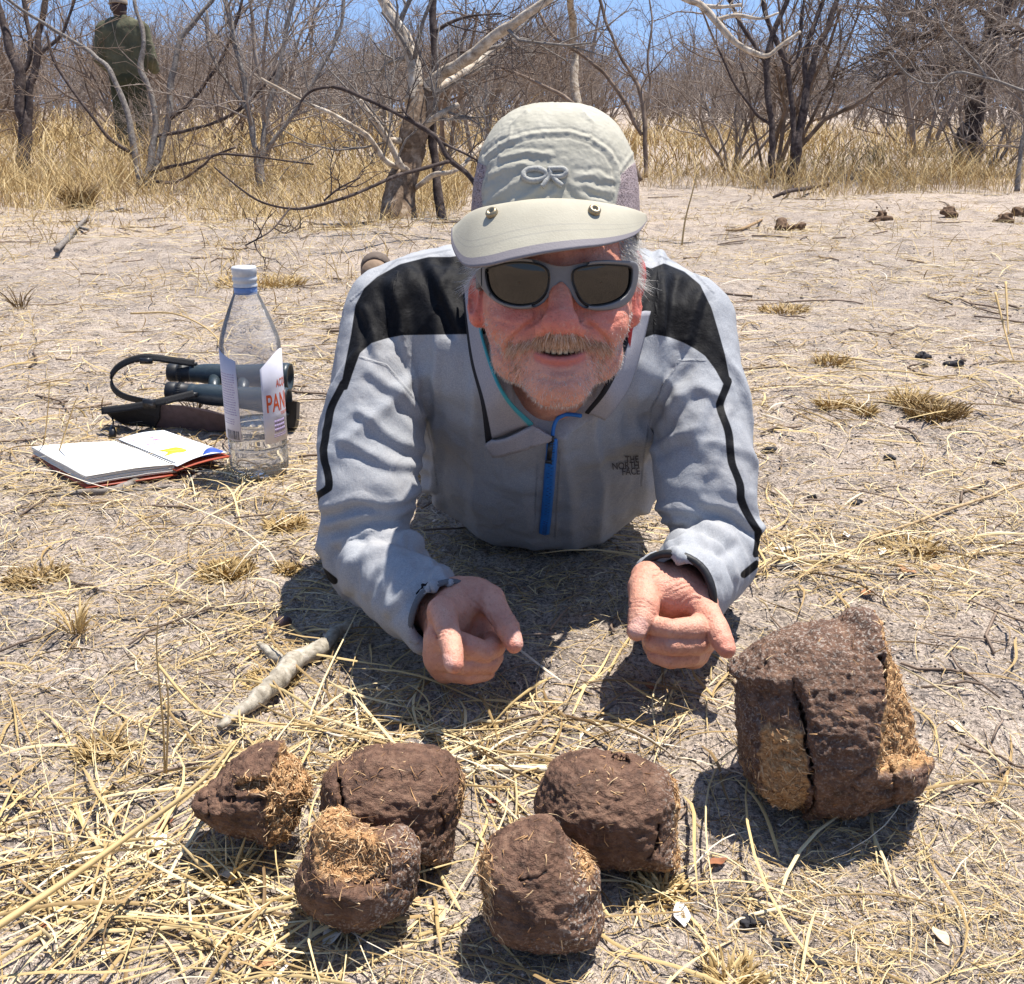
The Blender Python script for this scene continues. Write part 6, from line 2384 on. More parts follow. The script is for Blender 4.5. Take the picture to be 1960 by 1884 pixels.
drawn('bare_tree', [
    ('trunk', [(845, 432, D1, 15), (840, 390, D1, 12), (832, 320, D1, 10), (826, 250, D1, 10), (830, 170, D1, 9), (832, 90, D1, 9), (829, 20, D1, 9), (830, -60, D1, 8)]),
    ('limb', [(832, 60, D1, 5), (860, 45, D1, 4), (905, 30, D1, 3), (960, 25, D1, 2)]),
    ('limb', [(830, 120, D1, 4), (880, 100, D1 + .2, 3), (940, 110, D1 + .3, 2)]),
], 'thin dark straight tree trunk beside the pale-barked tree', 'tree', (DARKB, DARKB, DARKB), (5, 0.6, 2), 5, b1)
# long dark drooping branch: a bent shrub rooted behind the cap
b2 = P(915, 372, 4.6); b2[2] = gz(b2[0], b2[1])
drawn('drooping_shrub', [
    ('trunk', [(950, 474, 4.7, 10), (940, 420, 4.7, 8), (922, 372, 4.6, 8), (895, 335, 4.6, 7), (860, 305, 4.6, 7), (838, 265, 4.6, 6), (800, 240, 4.6, 6), (750, 213, 4.6, 5), (700, 190, 4.6, 5), (645, 168, 4.6, 4.5), (600, 172, 4.6, 4), (577, 192, 4.6, 3), (571, 212, 4.6, 2)]),
    ('trunk', [(860, 308, 4.6, 5), (800, 325, 4.5, 5), (740, 345, 4.4, 4.5), (670, 375, 4.3, 4), (600, 396, 4.25, 4), (555, 400, 4.2, 3), (495, 385, 4.2, 3), (440, 345, 4.2, 2.5), (410, 320, 4.2, 2)]),
    ('limb', [(838, 268, 4.6, 4), (900, 300, 4.6, 3), (960, 335, 4.7, 3)]),
    ('limb', [(800, 240, 4.6, 4), (775, 215, 4.6, 3), (765, 185, 4.7, 2.5)]),
    ('limb', [(620, 385, 4.3, 3), (650, 360, 4.3, 2.5), (690, 340, 4.3, 2)]),
    ('limb', [(555, 400, 4.2, 2.6), (520, 440, 4.1, 2.2), (470, 470, 4.0, 2)]),
], 'dark thorny branch arching down over the dry grass left of the cap', 'shrub', (DARKB, DARKB, DARKB), (5, 0.22, 1), 7, b2)
# shrub in front of the man who stands
b3 = GP(275, 352); b3[2] = gz(b3[0], b3[1])
D3 = gdep(352)
drawn('multi_stemmed_shrub', [
    ('trunk', [(268, 360, D3, 10), (265, 320, D3, 9), (255, 270, D3, 8), (240, 200, D3, 7), (205, 130, D3, 6), (150, 85, D3 + .2, 5), (60, 30, D3 + .2, 4), (-10, -20, D3, 4)]),
    ('trunk', [(280, 360, D3, 10), (290, 300, D3, 9), (300, 240, D3, 8), (290, 180, D3, 7), (268, 130, D3, 7), (275, 80, D3, 6), (262, 20, D3, 5), (250, -40, D3, 4)]),
    ('trunk', [(288, 360, D3, 9), (305, 300, D3, 8), (322, 220, D3, 8), (330, 150, D3, 7), (345, 80, D3, 7), (375, 40, D3, 6), (430, -30, D3, 4)]),
    ('limb', [(320, 230, D3, 6), (370, 190, D3, 5), (420, 120, D3, 4), (450, 50, D3, 4), (470, -30, D3, 3)]),
    ('limb', [(300, 260, D3, 5), (380, 245, D3, 4), (450, 215, D3, 4), (500, 170, D3, 3), (540, 120, D3, 3)]),
    ('limb', [(262, 300, D3, 5), (215, 270, D3, 5), (170, 215, D3, 4), (110, 130, D3, 4), (88, 60, D3, 3)]),
    ('limb', [(280, 330, D3, 4), (330, 320, D3 - .2, 4), (400, 300, D3 - .4, 3), (450, 282, D3 - .5, 3)]),
    ('limb', [(270, 340, D3, 4), (330, 350, D3 - .5, 4), (385, 320, D3 - .8, 3), (430, 296, D3 - .9, 3), (600, 315, D3 - 1, 2)]),
], 'dark many-stemmed bare shrub in front of the standing person', 'shrub', (GREYB, DARKB, TWIGB), (8, 0.6, 2), 9, b3)
b4 = GP(35, 250); b4[2] = gz(b4[0], b4[1])
D4 = 9.5
drawn('bare_tree', [
    ('trunk', [(46, 344, D4, 18), (45, 275, D4, 14), (42, 210, D4, 15), (38, 150, D4, 14), (20, 100, D4, 11), (5, 40, D4, 9), (-10, -30, D4, 8)]),
    ('trunk', [(54, 344, D4, 11), (50, 275, D4, 10), (58, 190, D4, 9), (72, 110, D4, 8), (80, 40, D4, 7), (95, -40, D4, 6)]),
    ('limb', [(40, 150, D4, 7), (60, 100, D4, 6), (50, 30, D4, 5), (40, -30, D4, 5)]),
    ('limb', [(70, 110, D4, 5), (120, 60, D4, 4), (150, -20, D4, 3)]),
], 'dark twin-trunked bare tree at the far left edge', 'tree', (DARKB, DARKB, TWIGB), (9, 0.8, 2), 11, P(45, 275, D4) * np.array([1, 1, 0]))
# right-hand multi-stem
D5 = gdep(338)
b5 = GP(1515, 338); b5[2] = gz(b5[0], b5[1])
drawn('bare_tree', [
    ('trunk', [(1510, 345, D5, 13), (1522, 290, D5, 12), (1532, 230, D5, 10), (1545, 170, D5, 9), (1560, 110, D5, 8), (1590, 40, D5, 7), (1612, -30, D5, 6)]),
    ('trunk', [(1476, 340, D5, 9), (1478, 270, D5, 8), (1472, 190, D5, 8), (1470, 120, D5, 8), (1478, 70, D5, 7), (1500, 20, D5, 6), (1515, -40, D5, 5)]),
    ('trunk', [(1520, 300, D5, 8), (1518, 220, D5, 7), (1508, 140, D5, 7), (1490, 90, D5, 7), (1470, 40, D5, 6), (1455, -30, D5, 6)]),
    ('limb', [(1545, 180, D5, 6), (1540, 120, D5, 6), (1555, 60, D5, 6), (1575, 0, D5, 5), (1585, -40, D5, 5)]),
    ('limb', [(1470, 130, D5, 5), (1440, 80, D5, 5), (1410, 30, D5, 5), (1380, -40, D5, 5)]),
    ('limb', [(1510, 130, D5, 4), (1530, 100, D5, 4), (1535, 40, D5, 4), (1545, -40, D5, 3)]),
    ('limb', [(1478, 240, D5, 4), (1440, 210, D5, 4), (1400, 150, D5, 3), (1375, 90, D5, 3)]),
], 'dark bare tree with several slim stems right of the cap', 'tree', (DARKB, DARKB, TWIGB), (5, 0.55, 2), 13, b5)
D6 = 5.0
drawn('bare_tree', [
    ('trunk', [(1120, -160, D6 + 1.5, 12), (1230, -60, D6 + 0.6, 9), (1310, -5, D6, 7.5), (1345, 12, D6, 7), (1375, 45, D6, 6), (1410, 82, D6, 5.5), (1445, 103, D6, 5), (1470, 108, D6, 4.5), (1495, 88, D6, 4), (1532, 62, D6, 3)]),
    ('trunk', [(1120, -160, D6 + 1.5, 8), (1085, -90, D6 + 3.6, 8), (1096, 40, D6 + 5.4, 7), (1104, 225, D6 + 5.6, 9), (1106, 328, D6 + 5.6, 11)]),
    ('limb', [(1345, 12, D6, 4), (1380, 14, D6, 3.5), (1420, 10, D6, 3)]),
    ('limb', [(1372, 38, D6, 4), (1410, 30, D6, 3.5), (1455, 36, D6, 3), (1490, 25, D6, 2)]),
], 'bare tree whose pale branch hangs down against the sky upper right', 'tree', (PALEBARK, PALEBARK, PALEBARK), (3, 0.25, 1), 15, P(1104, 225, D6 + 5.6) * np.array([1, 1, 0]))
D7 = 11.0
drawn('bare_tree', [
    ('trunk', [(1852, 326, D7, 34), (1856, 290, D7, 29), (1860, 250, D7, 26), (1868, 170, D7, 24), (1880, 110, D7, 26), (1900, 60, D7, 24), (1930, 0, D7, 22), (1950, -60, D7, 20)]),
    ('trunk', [(1868, 150, D7, 18), (1850, 90, D7, 16), (1830, 40, D7, 14), (1800, -30, D7, 12)]),
    ('limb', [(1880, 100, D7, 10), (1810, 60, D7 - .3, 8), (1750, 30, D7 - .5, 7), (1700, -10, D7, 6)]),
    ('limb', [(1850, 80, D7, 8), (1800, 70, D7 - .5, 7), (1740, 75, D7 - .8, 6), (1690, 100, D7 - 1, 5)]),
    ('limb', [(1900, 70, D7, 9), (1950, 60, D7 - .5, 8), (2000, 80, D7 - 1, 7)]),
    ('limb', [(1870, 140, D7, 7), (1800, 130, D7 - .5, 6), (1720, 140, D7 - 1, 5), (1660, 160, D7 - 1, 4)]),
    ('limb', [(1900, 40, D7, 8), (1850, 0, D7 - .5, 7), (1790, -30, D7 - .8, 6)]),
], 'big dark tree with a dense twiggy crown in the upper right corner', 'tree', (DARKB, DARKB, TWIG), (30, 1.0, 3), 17, P(1860, 250, D7) * np.array([1, 1, 0]))
D8 = 8.0
drawn('bare_shrub', [
    ('limb', [(1960, 175, D8, 5), (1890, 150, D8, 4), (1830, 140, D8, 4), (1790, 160, D8, 3), (1745, 148, D8, 3), (1700, 100, D8, 2.5)]),
    ('limb', [(1946, 368, D8, 7), (1950, 330, D8, 6), (1960, 260, D8, 5), (1970, 200, D8, 5), (1960, 175, D8, 5)]),
    ('limb', [(1890, 150, D8, 3), (1860, 110, D8, 3), (1810, 60, D8, 3), (1790, 15, D8, 2)]),
], 'pale twiggy shrub leaning in from the right edge', 'shrub', (GREYB, GREYB, TWIG), (8, 0.5, 2), 19, P(1950, 330, D8) * np.array([1, 1, 0]))
D9 = 8.4
drawn('bare_shrub', [
    ('limb', [(494, 358, D9, 9), (490, 300, D9, 8), (478, 230, D9, 7), (470, 160, D9, 7), (452, 90, D9, 6), (440, 30, D9, 6), (420, -40, D9, 5)]),
    ('limb', [(498, 358, D9, 8), (500, 300, D9, 7), (510, 220, D9, 6), (530, 150, D9, 6), (545, 80, D9, 5), (560, 10, D9, 5), (575, -40, D9, 4)]),
    ('limb', [(502, 358, D9, 7), (505, 300, D9, 6), (560, 220, D9, 5), (610, 140, D9, 5), (650, 60, D9, 4), (660, -20, D9, 4)]),
    ('limb', [(480, 220, D9, 5), (430, 150, D9, 4), (400, 90, D9, 4), (395, 20, D9, 4)]),
], 'bare grey shrub standing between the two dark left shrubs and the pale tree', 'shrub', (GREYB, GREYB, TWIG), (12, 0.8, 2), 21, P(495, 310, D9) * np.array([1, 1, 0]))
drawn('bare_shrub', [
    ('limb', [(1236, 338, 10, 7), (1235, 300, 10, 6), (1232, 230, 10, 6), (1222, 170, 10, 5), (1190, 110, 10, 4), (1160, 40, 10, 4), (1140, -30, 10, 4)]),
    ('limb', [(1228, 260, 10, 5), (1180, 170, 10, 5), (1120, 110, 10, 4), (1060, 70, 10, 4), (1030, 20, 10, 3)]),
    ('limb', [(1232, 230, 10, 4), (1245, 170, 10, 3), (1240, 110, 10, 3), (1248, 40, 10, 2.5), (1240, -20, 10, 2)]),
    ('limb', [(1226, 348, 9, 6), (1200, 300, 9, 5), (1100, 200, 9, 5), (1010, 150, 9, 4), (960, 130, 9, 4)]),
], 'bare brown shrub right behind the cap, a thin twig rising into the blue', 'shrub', (DARKB, TWIGB, TWIGB), (6, 0.55, 2), 23, P(1235, 300, 10) * np.array([1, 1, 0]))

# ------------------------------------------------------------------ person standing behind the shrub
yb = 12.9
xs_ = at(250, yb)
std = empty('person', (xs_, yb, gz(xs_, yb)), 'person in an olive shirt and pale cap standing with back turned behind the shrub', 'person')
SB = np.array(std.location)
OLIVE = plain('shirt_olive', (0.10, 0.098, 0.062), 0.9, 0.15, 0, 0.35, 9, 0.01)
DSKIN = plain('skin_dark', (0.055, 0.028, 0.020), 0.5, 0.3, 0, 0.15, 60)
def part(name, fn, lo, hi, h, mat):
    V, Fq_ = sdf_mesh(lambda q: fn(q - SB.astype(np.float32)), SB + lo, SB + hi, h)
    return mesh(name, V, Fq_, mat, std)
zz = 1.70 / 1.70
def pbody(q):
    d = d_ell(q, (-0.02, 0.02, 1.555), (0.078, 0.098, 0.115))
    d = smin(d, d_cap(q, (0, 0.0, 1.50), (0.01, -0.01, 1.36), 0.058, 0.068), 0.03)
    d = smin(d, d_ell(q, (0.02, 0.0, 1.15), (0.17, 0.10, 0.28)), 0.05)
    for s_ in (-1, 1):
        d = smin(d, d_ell(q, (-0.02 + s_ * 0.08, 0.01, 1.55), (0.012, 0.02, 0.03)), 0.01)
        d = smin(d, d_chain(q, [(s_ * 0.20, 0, 1.32), (s_ * 0.27, -0.02, 1.05), (s_ * 0.22 + 0.02, 0.18, 0.92)], [0.045, 0.038, 0.03]), 0.03)
        hnd = np.array((s_ * 0.20 + 0.02, 0.24, 0.91))
        d = smin(d, d_ell(q, hnd, (0.035, 0.05, 0.02)), 0.015)
        for f_ in range(4):
            d = smin(d, d_cap(q, hnd + (0.012 * (f_ - 1.5), 0.04, 0), hnd + (0.013 * (f_ - 1.5), 0.09, -0.02), 0.009, 0.007), 0.004)
        d = smin(d, d_cap(q, hnd + (-s_ * 0.03, 0.0, 0), hnd + (-s_ * 0.045, 0.05, 0.01), 0.011, 0.009), 0.005)
        d = smin(d, d_chain(q, [(s_ * 0.09, 0, 0.88), (s_ * 0.11, 0.01, 0.48), (s_ * 0.12, -0.02, 0.08)], [0.075, 0.05, 0.04]), 0.03)
    return d
part('body', pbody, (-0.42, -0.25, 0.0), (0.42, 0.42, 1.72), 0.011, DSKIN)
def pshirt(q):
    d = d_ell(q, (0.0, 0.0, 1.16), (0.235, 0.145, 0.32))
    d = smin(d, d_cap(q, (-0.19, 0, 1.33), (0.19, 0, 1.33), 0.075, 0.075), 0.09)
    d = smin(d, d_ell(q, (0.01, 0.0, 0.92), (0.22, 0.14, 0.16)), 0.08)
    d = smin(d, d_cap(q, (0, 0, 1.38), (0, 0, 1.43), 0.085, 0.072), 0.03)
    for s_ in (-1, 1):
        d = smin(d, d_chain(q, [(s_ * 0.215, 0, 1.33), (s_ * 0.285, -0.02, 1.04), (s_ * 0.235 + 0.02, 0.15, 0.935)], [0.078, 0.068, 0.055]), 0.035)
    d = np.maximum(d, 0.80 - q[:, 2])
    return d + 0.007 * fbm(q * np.array([16, 16, 9], np.float32), 3, 4)
part('shirt', pshirt, (-0.45, -0.3, 0.72), (0.45, 0.38, 1.52), 0.011, OLIVE)
def ptrou(q):
    d = d_ell(q, (0, 0, 0.85), (0.185, 0.14, 0.14))
    for s_ in (-1, 1):
        d = smin(d, d_chain(q, [(s_ * 0.09, 0, 0.85), (s_ * 0.115, 0.01, 0.46), (s_ * 0.125, -0.02, 0.07)], [0.105, 0.082, 0.07]), 0.04)
    return d + 0.006 * fbm(q * 14, 2, 5)
part('trousers', ptrou, (-0.3, -0.25, -0.02), (0.32, 0.25, 1.02), 0.013, plain('trousers_green', (0.055, 0.058, 0.035), 0.9, 0.1, 0, 0.3, 10))
def pcap(q):
    d = d_ell(q, (-0.02, 0.02, 1.60), (0.096, 0.112, 0.105))
    d = np.maximum(d, 1.585 - q[:, 2] - 0.1 * q[:, 1])
    return smin(d, d_ell(q, (-0.09, 0.10, 1.592), (0.075, 0.085, 0.010)), 0.012)
part('cap', pcap, (-0.25, -0.2, 1.5), (0.2, 0.3, 1.75), 0.007, plain('cap_sand', (0.34, 0.28, 0.22), 0.85, 0.2, 0, 0.2, 40))
def pshoe(q):
    d = None
    for s_ in (-1, 1):
        e = smin(d_cap(q, (s_ * 0.125, -0.05, 0.05), (s_ * 0.13, 0.14, 0.035), 0.05, 0.04), d_cap(q, (s_ * 0.125, -0.03, 0.05), (s_ * 0.125, -0.03, 0.14), 0.048, 0.05), 0.03)
        d = e if d is None else np.minimum(d, e)
    return d
part('boots', pshoe, (-0.25, -0.2, -0.03), (0.25, 0.25, 0.25), 0.012, DARKB)

# ------------------------------------------------------------------ dry grass, straw and litter
def straw_mat(name, stops):
    m = Mat(name, 0.65, 0.35)
    m.color(m.ramp(m.attr('tone'), stops))
    m.b.inputs['Transmission Weight'].default_value = 0.0
    return m.m


STRAW = straw_mat('straw', [(0.0, (0.14, 0.085, 0.04)), (0.25, (0.31, 0.205, 0.085)), (0.6, (0.52, 0.385, 0.18)), (0.85, (0.63, 0.51, 0.30)), (1.0, (0.60, 0.54, 0.45))])
GRASSY = straw_mat('dry_grass', [(0.0, (0.14, 0.085, 0.035)), (0.3, (0.33, 0.22, 0.085)), (0.7, (0.52, 0.37, 0.16)), (1.0, (0.66, 0.53, 0.31))])


def ribbons(name, roots, az, L, w, bend, rise, mat, kind='stuff', seg=7, tone=None, turn=None, z0=0.001, sag=True, parent=None):
    "curved grass blades: V-shaped section, lying or standing"
    n = len(roots)
    t = np.linspace(0, 1, seg + 1)
    L = np.broadcast_to(L, (n,)).astype(float)
    w = np.broadcast_to(w, (n,)).astype(float)
    turn = np.zeros(n) if turn is None else turn
    a = az[:, None] + bend[:, None] * t[None] + turn[:, None] * np.sin(t * 5.5)[None]
    el_ = rise[:, None] * (1 - 1.9 * t[None] * sag)
    ds = (L / seg)[:, None]
    stp = np.stack([np.cos(a) * np.cos(el_), np.sin(a) * np.cos(el_), np.sin(el_)], -1) * ds[..., None]
    pt = roots[:, None] + np.concatenate([np.zeros((n, 1, 3)), np.cumsum(stp[:, :-1], 1)], 1)
    if z0 is not None:
        g = gz_fine(pt[..., 0].ravel(), pt[..., 1].ravel()).reshape(n, seg + 1)
        pt[..., 2] = np.maximum(pt[..., 2], g + z0)
    tg = stp / ds[..., None]
    sd = np.stack([-np.sin(a), np.cos(a), 0 * a], -1)
    tw = R.uniform(-0.9, 0.9, n)[:, None] + R.uniform(-1.4, 1.4, n)[:, None] * t[None]
    upv = np.cross(tg, sd)
    s2 = sd * np.cos(tw)[..., None] + upv * np.sin(tw)[..., None]
    n2 = np.cross(tg, s2)
    ww = w[:, None] * np.clip(1.15 - t ** 3, 0.12, 1)[None] * np.minimum(1, 0.5 + 4 * t)[None]
    V = np.stack([pt - s2 * ww[..., None] * 0.5, pt + n2 * ww[..., None] * 0.28, pt + s2 * ww[..., None] * 0.5], 2)
    b = (np.arange(n) * (seg + 1) * 3)[:, None, None]
    i = (np.arange(seg) * 3)[None, :, None]
    j = np.array([0, 1])[None, None, :]
    Fq = np.stack([b + i + j, b + i + j + 1, b + i + j + 4, b + i + j + 3], -1).reshape(-1, 4)
    tone = R.random(n) if tone is None else tone
    o = mesh(name, V.reshape(-1, 3), Fq, mat, parent, attrs={'tone': np.repeat(np.clip(tone, 0, 1), (seg + 1) * 3)})
    return tag(o, kind=kind) if kind else o


def spots(list_):
    "clouds of places on the sand: (dx, dy, spread x, spread y, count)"
    out = []
    for dx, dy, sx, sy, n in list_:
        x = dx + R.normal(size=n) * sx
        y = np.maximum(dy + R.normal(size=n) * sy, 330)
        d = CAM_H / (math.sin(PITCH) + (y - CY) / FPX * math.cos(PITCH))
        p = _C[None] + d[:, None] * (_F[None] + ((x - CX) / FPX)[:, None] * _R[None] - ((y - CY) / FPX)[:, None] * _U[None])
        out.append(p)
    p = np.concatenate(out)
    p[:, 2] = gz_fine(p[:, 0], p[:, 1]) + 0.002
    return p


# long loose straw, thick where the photo has it
p = spots([(200, 1690, 200, 60, 226), (120, 1600, 130, 70, 118), (420, 1720, 130, 60, 104), (500, 1830, 150, 50, 72), (300, 1470, 160, 40, 81), (560, 1440, 140, 35, 132),
           (800, 1390, 130, 40, 169), (980, 1330, 150, 45, 64), (1250, 1400, 150, 45, 73), (1350, 1330, 80, 60, 38), (960, 1480, 110, 50, 73), (1190, 1720, 110, 60, 25), (880, 1700, 60, 60, 16), (1330, 1690, 120, 50, 22),
           (1500, 1050, 120, 45, 177), (1700, 1060, 200, 50, 177), (1850, 1250, 130, 120, 36), (1880, 1500, 110, 60, 26), (1650, 1690, 220, 60, 19), (1450, 1860, 120, 30, 16), (1750, 1880, 200, 40, 13),
           (300, 900, 260, 45, 172), (100, 960, 130, 45, 91), (520, 900, 70, 30, 108), (460, 1060, 160, 70, 81), (520, 1190, 120, 50, 69), (130, 1200, 160, 120, 48),
           (1700, 760, 250, 60, 275), (1600, 640, 220, 60, 183), (1900, 930, 120, 100, 144), (300, 620, 280, 60, 236)])
n = len(p)
ribbons('loose_straw', p, R.uniform(0, 2 * math.pi, n), R.gamma(2.0, 0.033, n) + 0.015, np.minimum(R.gamma(2.6, 0.00055, n) + 0.0005, 0.0030), R.normal(size=n) * 0.55, R.uniform(0.03, 0.34, n), STRAW, tone=R.beta(1.7, 1.4, n), turn=R.normal(size=n) * 0.16)
# flattened bits of straw lying about the middle distance
n = 5200
yy = R.uniform(1.7, 7.5, n)
xx = R.uniform(-1, 1, n) * (0.6 * yy + 0.1)
k = fbm(xy3(xx, yy, 1.9), 3, 71) + R.random(n) * 0.7 > 0.25
xx, yy = xx[k], yy[k]
n = len(xx)
ribbons('flattened_straw', np.stack([xx, yy, gz_fine(xx, yy) + 0.002], 1), R.uniform(0, 6.28, n), R.gamma(2.0, 0.045, n) + 0.02, R.uniform(0.0016, 0.0042, n), R.normal(size=n) * 0.5, R.uniform(0.0, 0.3, n), STRAW, seg=4, tone=R.beta(1.5, 1.5, n))
# short chaff everywhere
n = 80000
yy = 0.42 * (9.0 / 0.42) ** R.random(n)
xx = R.uniform(-1, 1, n) * (0.62 * yy + 0.12)
dens = fbm(xy3(xx, yy, 3.0), 3, 55) + 0.25
keep = R.random(n) < np.clip(0.42 + dens * 0.8, 0.06, 1)
xx, yy = xx[keep], yy[keep]
n = len(xx)
zz_ = gz_fine(xx, yy)
sc2 = np.sqrt(np.maximum(yy, 0.8))
ribbons('straw_chaff', np.stack([xx, yy, zz_ + 0.0015], 1), R.uniform(0, 6.28, n), R.gamma(2.0, 0.009, n) * sc2 + 0.004, R.uniform(0.0005, 0.0015, n) * sc2, R.normal(size=n) * 0.5, R.uniform(0, 0.5, n), STRAW, seg=2, tone=R.beta(1.6, 1.5, n))
# grit: dark crumbs and pale grains
def grit(name, n, s0, s1, mat, seed, ymax=6.5, thr=0.1):
    q = np.random.default_rng(seed)
    y = 0.42 * (ymax / 0.42) ** q.random(n)
    x = q.uniform(-1, 1, n) * (0.62 * y + 0.12)
    k = fbm(xy3(x, y, 4.0), 3, seed) + q.random(n) * 0.5 > thr
    x, y = x[k], y[k]
    n = len(x)
    o = np.array([[1, 0, 0], [-1, 0, 0], [0, 1, 0], [0, -1, 0], [0, 0, 1], [0, 0, -0.5]], float)
    f = np.array([[0, 2, 4], [2, 1, 4], [1, 3, 4], [3, 0, 4], [2, 0, 5], [1, 2, 5], [3, 1, 5], [0, 3, 5]])
    s_ = q.uniform(s0, s1, n) * (0.6 + 0.5 * q.random(n)) * np.sqrt(np.maximum(y, 0.7))
    a = q.uniform(0, 6.28, n)
    v = o[None] * q.uniform(0.5, 1.2, (n, 6, 1)) * s_[:, None, None] * np.array([1, 0.75, 0.6])
    c, s2 = np.cos(a)[:, None], np.sin(a)[:, None]
    v = np.stack([v[..., 0] * c - v[..., 1] * s2, v[..., 0] * s2 + v[..., 1] * c, v[..., 2]], -1)
    v += np.stack([x, y, gz_fine(x, y) + 0.0006], -1)[:, None]
    F3 = (np.arange(n) * 6)[:, None, None] + f[None]
    tag(mesh(name, v.reshape(-1, 3), F3.reshape(-1, 3), mat, smooth=False, attrs={'tone': np.repeat(q.random(n), 6)}), kind='stuff')


GRITD = straw_mat('grit_dark', [(0.0, (0.03, 0.028, 0.03)), (0.6, (0.10, 0.085, 0.08)), (1.0, (0.22, 0.17, 0.14))])
GRITP = straw_mat('grit_pale', [(0.0, (0.32, 0.25, 0.20)), (1.0, (0.62, 0.54, 0.48))])
grit('ash_crumbs', 30000, 0.0008, 0.0032, GRITD, 5, 7.5, 0.30)
grit('sand_clods', 12000, 0.0012, 0.0042, GRITP, 9, 4.0, 0.2)

# standing dry grass at the back
def stand(name, n, y0, y1, h0, h1, w0, w1, dens=None, xr=1.0, lean=0.45):
    y = R.uniform(y0, y1, n)
    x = R.uniform(-xr, xr, n) * (0.56 * y + 0.2)
    if dens is not None:
        k = R.random(n) < dens(x, y)
        x, y = x[k], y[k]
    n = len(x)
    clump = (0.65 + 0.5 * vnoise(xy3(x, y, 1.6), 8)) * (0.45 + 0.55 * sstep(5.5, 8.5, y)) * np.where(x > 0, 0.72, 1.0)
    p = np.stack([x, y, gz(x, y) - 0.005], 1)
    r_ = math.pi / 2 - np.abs(R.normal(size=n)) * lean
    az = R.uniform(0, 6.28, n)
    L = R.uniform(h0, h1, n) * np.clip(clump, 0.35, 1.3)
    # bending over towards the tip
    seg = 5
    return ribbons(name, p, az, L, R.uniform(w0, w1, n), R.normal(size=n) * 0.5, r_, GRASSY, seg=seg, tone=R.beta(2.0, 1.8, n), z0=0.0005, sag=0.38)


def edge_y(x):
    b = x / np.maximum(1, 8.0)
    return 8.0 + 0.7 * np.sin(x * 1.3) + np.where(x < -0.3, -1.6, 0.9)


stand('dry_grass', 30000, 6.2, 11.0, 0.25, 0.70, 0.002, 0.0055, lambda x, y: sstep(-1.6, 1.8, y - edge_y(x) + 1.3 * vnoise(xy3(x, y, 0.9), 41)) * 0.95, 1.3)
stand('dry_grass', 17000, 10.5, 22.0, 0.4, 0.85, 0.006, 0.014, None, 1.5, 0.35)
stand('dry_grass', 7000, 3.4, 7.6, 0.08, 0.36, 0.002, 0.004, lambda x, y: np.where(x < -0.45, 0.85, 0.10) * sstep(3.2, 5.0, y) * (vnoise(xy3(x, y, 1.3), 3) > -0.35), 1.0, 0.75)
stand('dry_grass', 15000, 1.7, 8.4, 0.02, 0.10, 0.0015, 0.0035, lambda x, y: sstep(0.05, 0.45, fbm(xy3(x, y, 1.7), 3, 19)) * np.where(x < -0.4, 1.0, 0.7), 1.0, 1.0)

stand('dry_grass', 5200, 2.6, 7.0, 0.08, 0.40, 0.0015, 0.0032, lambda x, y: np.where(x < -0.30, 0.9, 0.12) * sstep(2.5, 4.5, y) * (vnoise(xy3(x, y, 1.1), 23) > -0.25), 1.0, 0.8)

# tufts one can tell apart
def tuft(dx, dy, wpx, n, h, label, tones=(0.3, 0.8), lean=0.5, cat='grass tuft', group=None):
    g = GP(dx, dy)
    w = S(wpx / 2, gdep(dy))
    r_ = np.sqrt(R.random(n)) * w
    a = R.uniform(0, 6.28, n)
    p = np.stack([g[0] + r_ * np.cos(a), g[1] + r_ * np.sin(a), np.zeros(n)], 1)
    p[:, 2] = gz(p[:, 0], p[:, 1]) - 0.002
    loc = (g[0], g[1], gz(g[0], g[1]))
    o = ribbons('grass_tuft', p, a + R.normal(size=n) * 0.6, R.uniform(0.5, 1.1, n) * h, R.uniform(0.0010, 0.0024, n) * (1 + 0.25 * g[1]), R.normal(size=n) * 0.4, math.pi / 2 - np.abs(R.normal(size=n)) * lean - 0.1, GRASSY, kind=None, seg=4, tone=R.uniform(*tones, n), z0=0.0005, sag=0.4)
    o.data.transform(Matrix.Translation(-Vector(loc)))
    o.location = loc
    return tag(o, label, cat, group)


tuft(432, 1090, 96, 700, 0.016, 'flat golden-brown mat of cropped grass left of the left sleeve', (0.15, 0.5), 0.9)
tuft(70, 1100, 110, 420, 0.016, 'thin brownish mat of cropped grass at the left edge', (0.05, 0.35), 0.9)
tuft(552, 1085, 40, 200, 0.014, 'small brown mat of cropped grass nearest the left sleeve', (0.1, 0.4), 0.9)
tuft(548, 1000, 70, 300, 0.018, 'golden mat of cropped grass above the nut, by the left sleeve', (0.2, 0.5), 0.9)
tuft(143, 1205, 34, 30, 0.060, 'small upright straw tuft alone on bare sand at left', (0.5, 0.9), 0.3)
tuft(195, 1425, 70, 130, 0.026, 'brown tuft left of the leftmost dung ball', (0.05, 0.5), 0.7)
tuft(430, 1665, 60, 36, 0.050, 'upright yellow tuft at the foot of the leftmost dung ball', (0.5, 0.9), 0.5)
tuft(520, 1285, 90, 150, 0.018, 'golden chaffy tuft beside the fork of the pale branch', (0.3, 0.7), 0.8)
tuft(152, 385, 46, 420, 0.20, 'dense reddish-brown grass tuft at back left', (0.0, 0.25), 0.35)
tuft(1592, 778, 60, 160, 0.030, 'short stubble tuft, leftmost of the row right of the man', (0.2, 0.6), 0.5)
tuft(1655, 790, 36, 120, 0.032, 'narrow stubble tuft in the middle of the row right of the man', (0.2, 0.6), 0.5)
tuft(1742, 775, 70, 260, 0.038, 'tall stubble tuft right of the narrow middle one', (0.2, 0.6), 0.5)
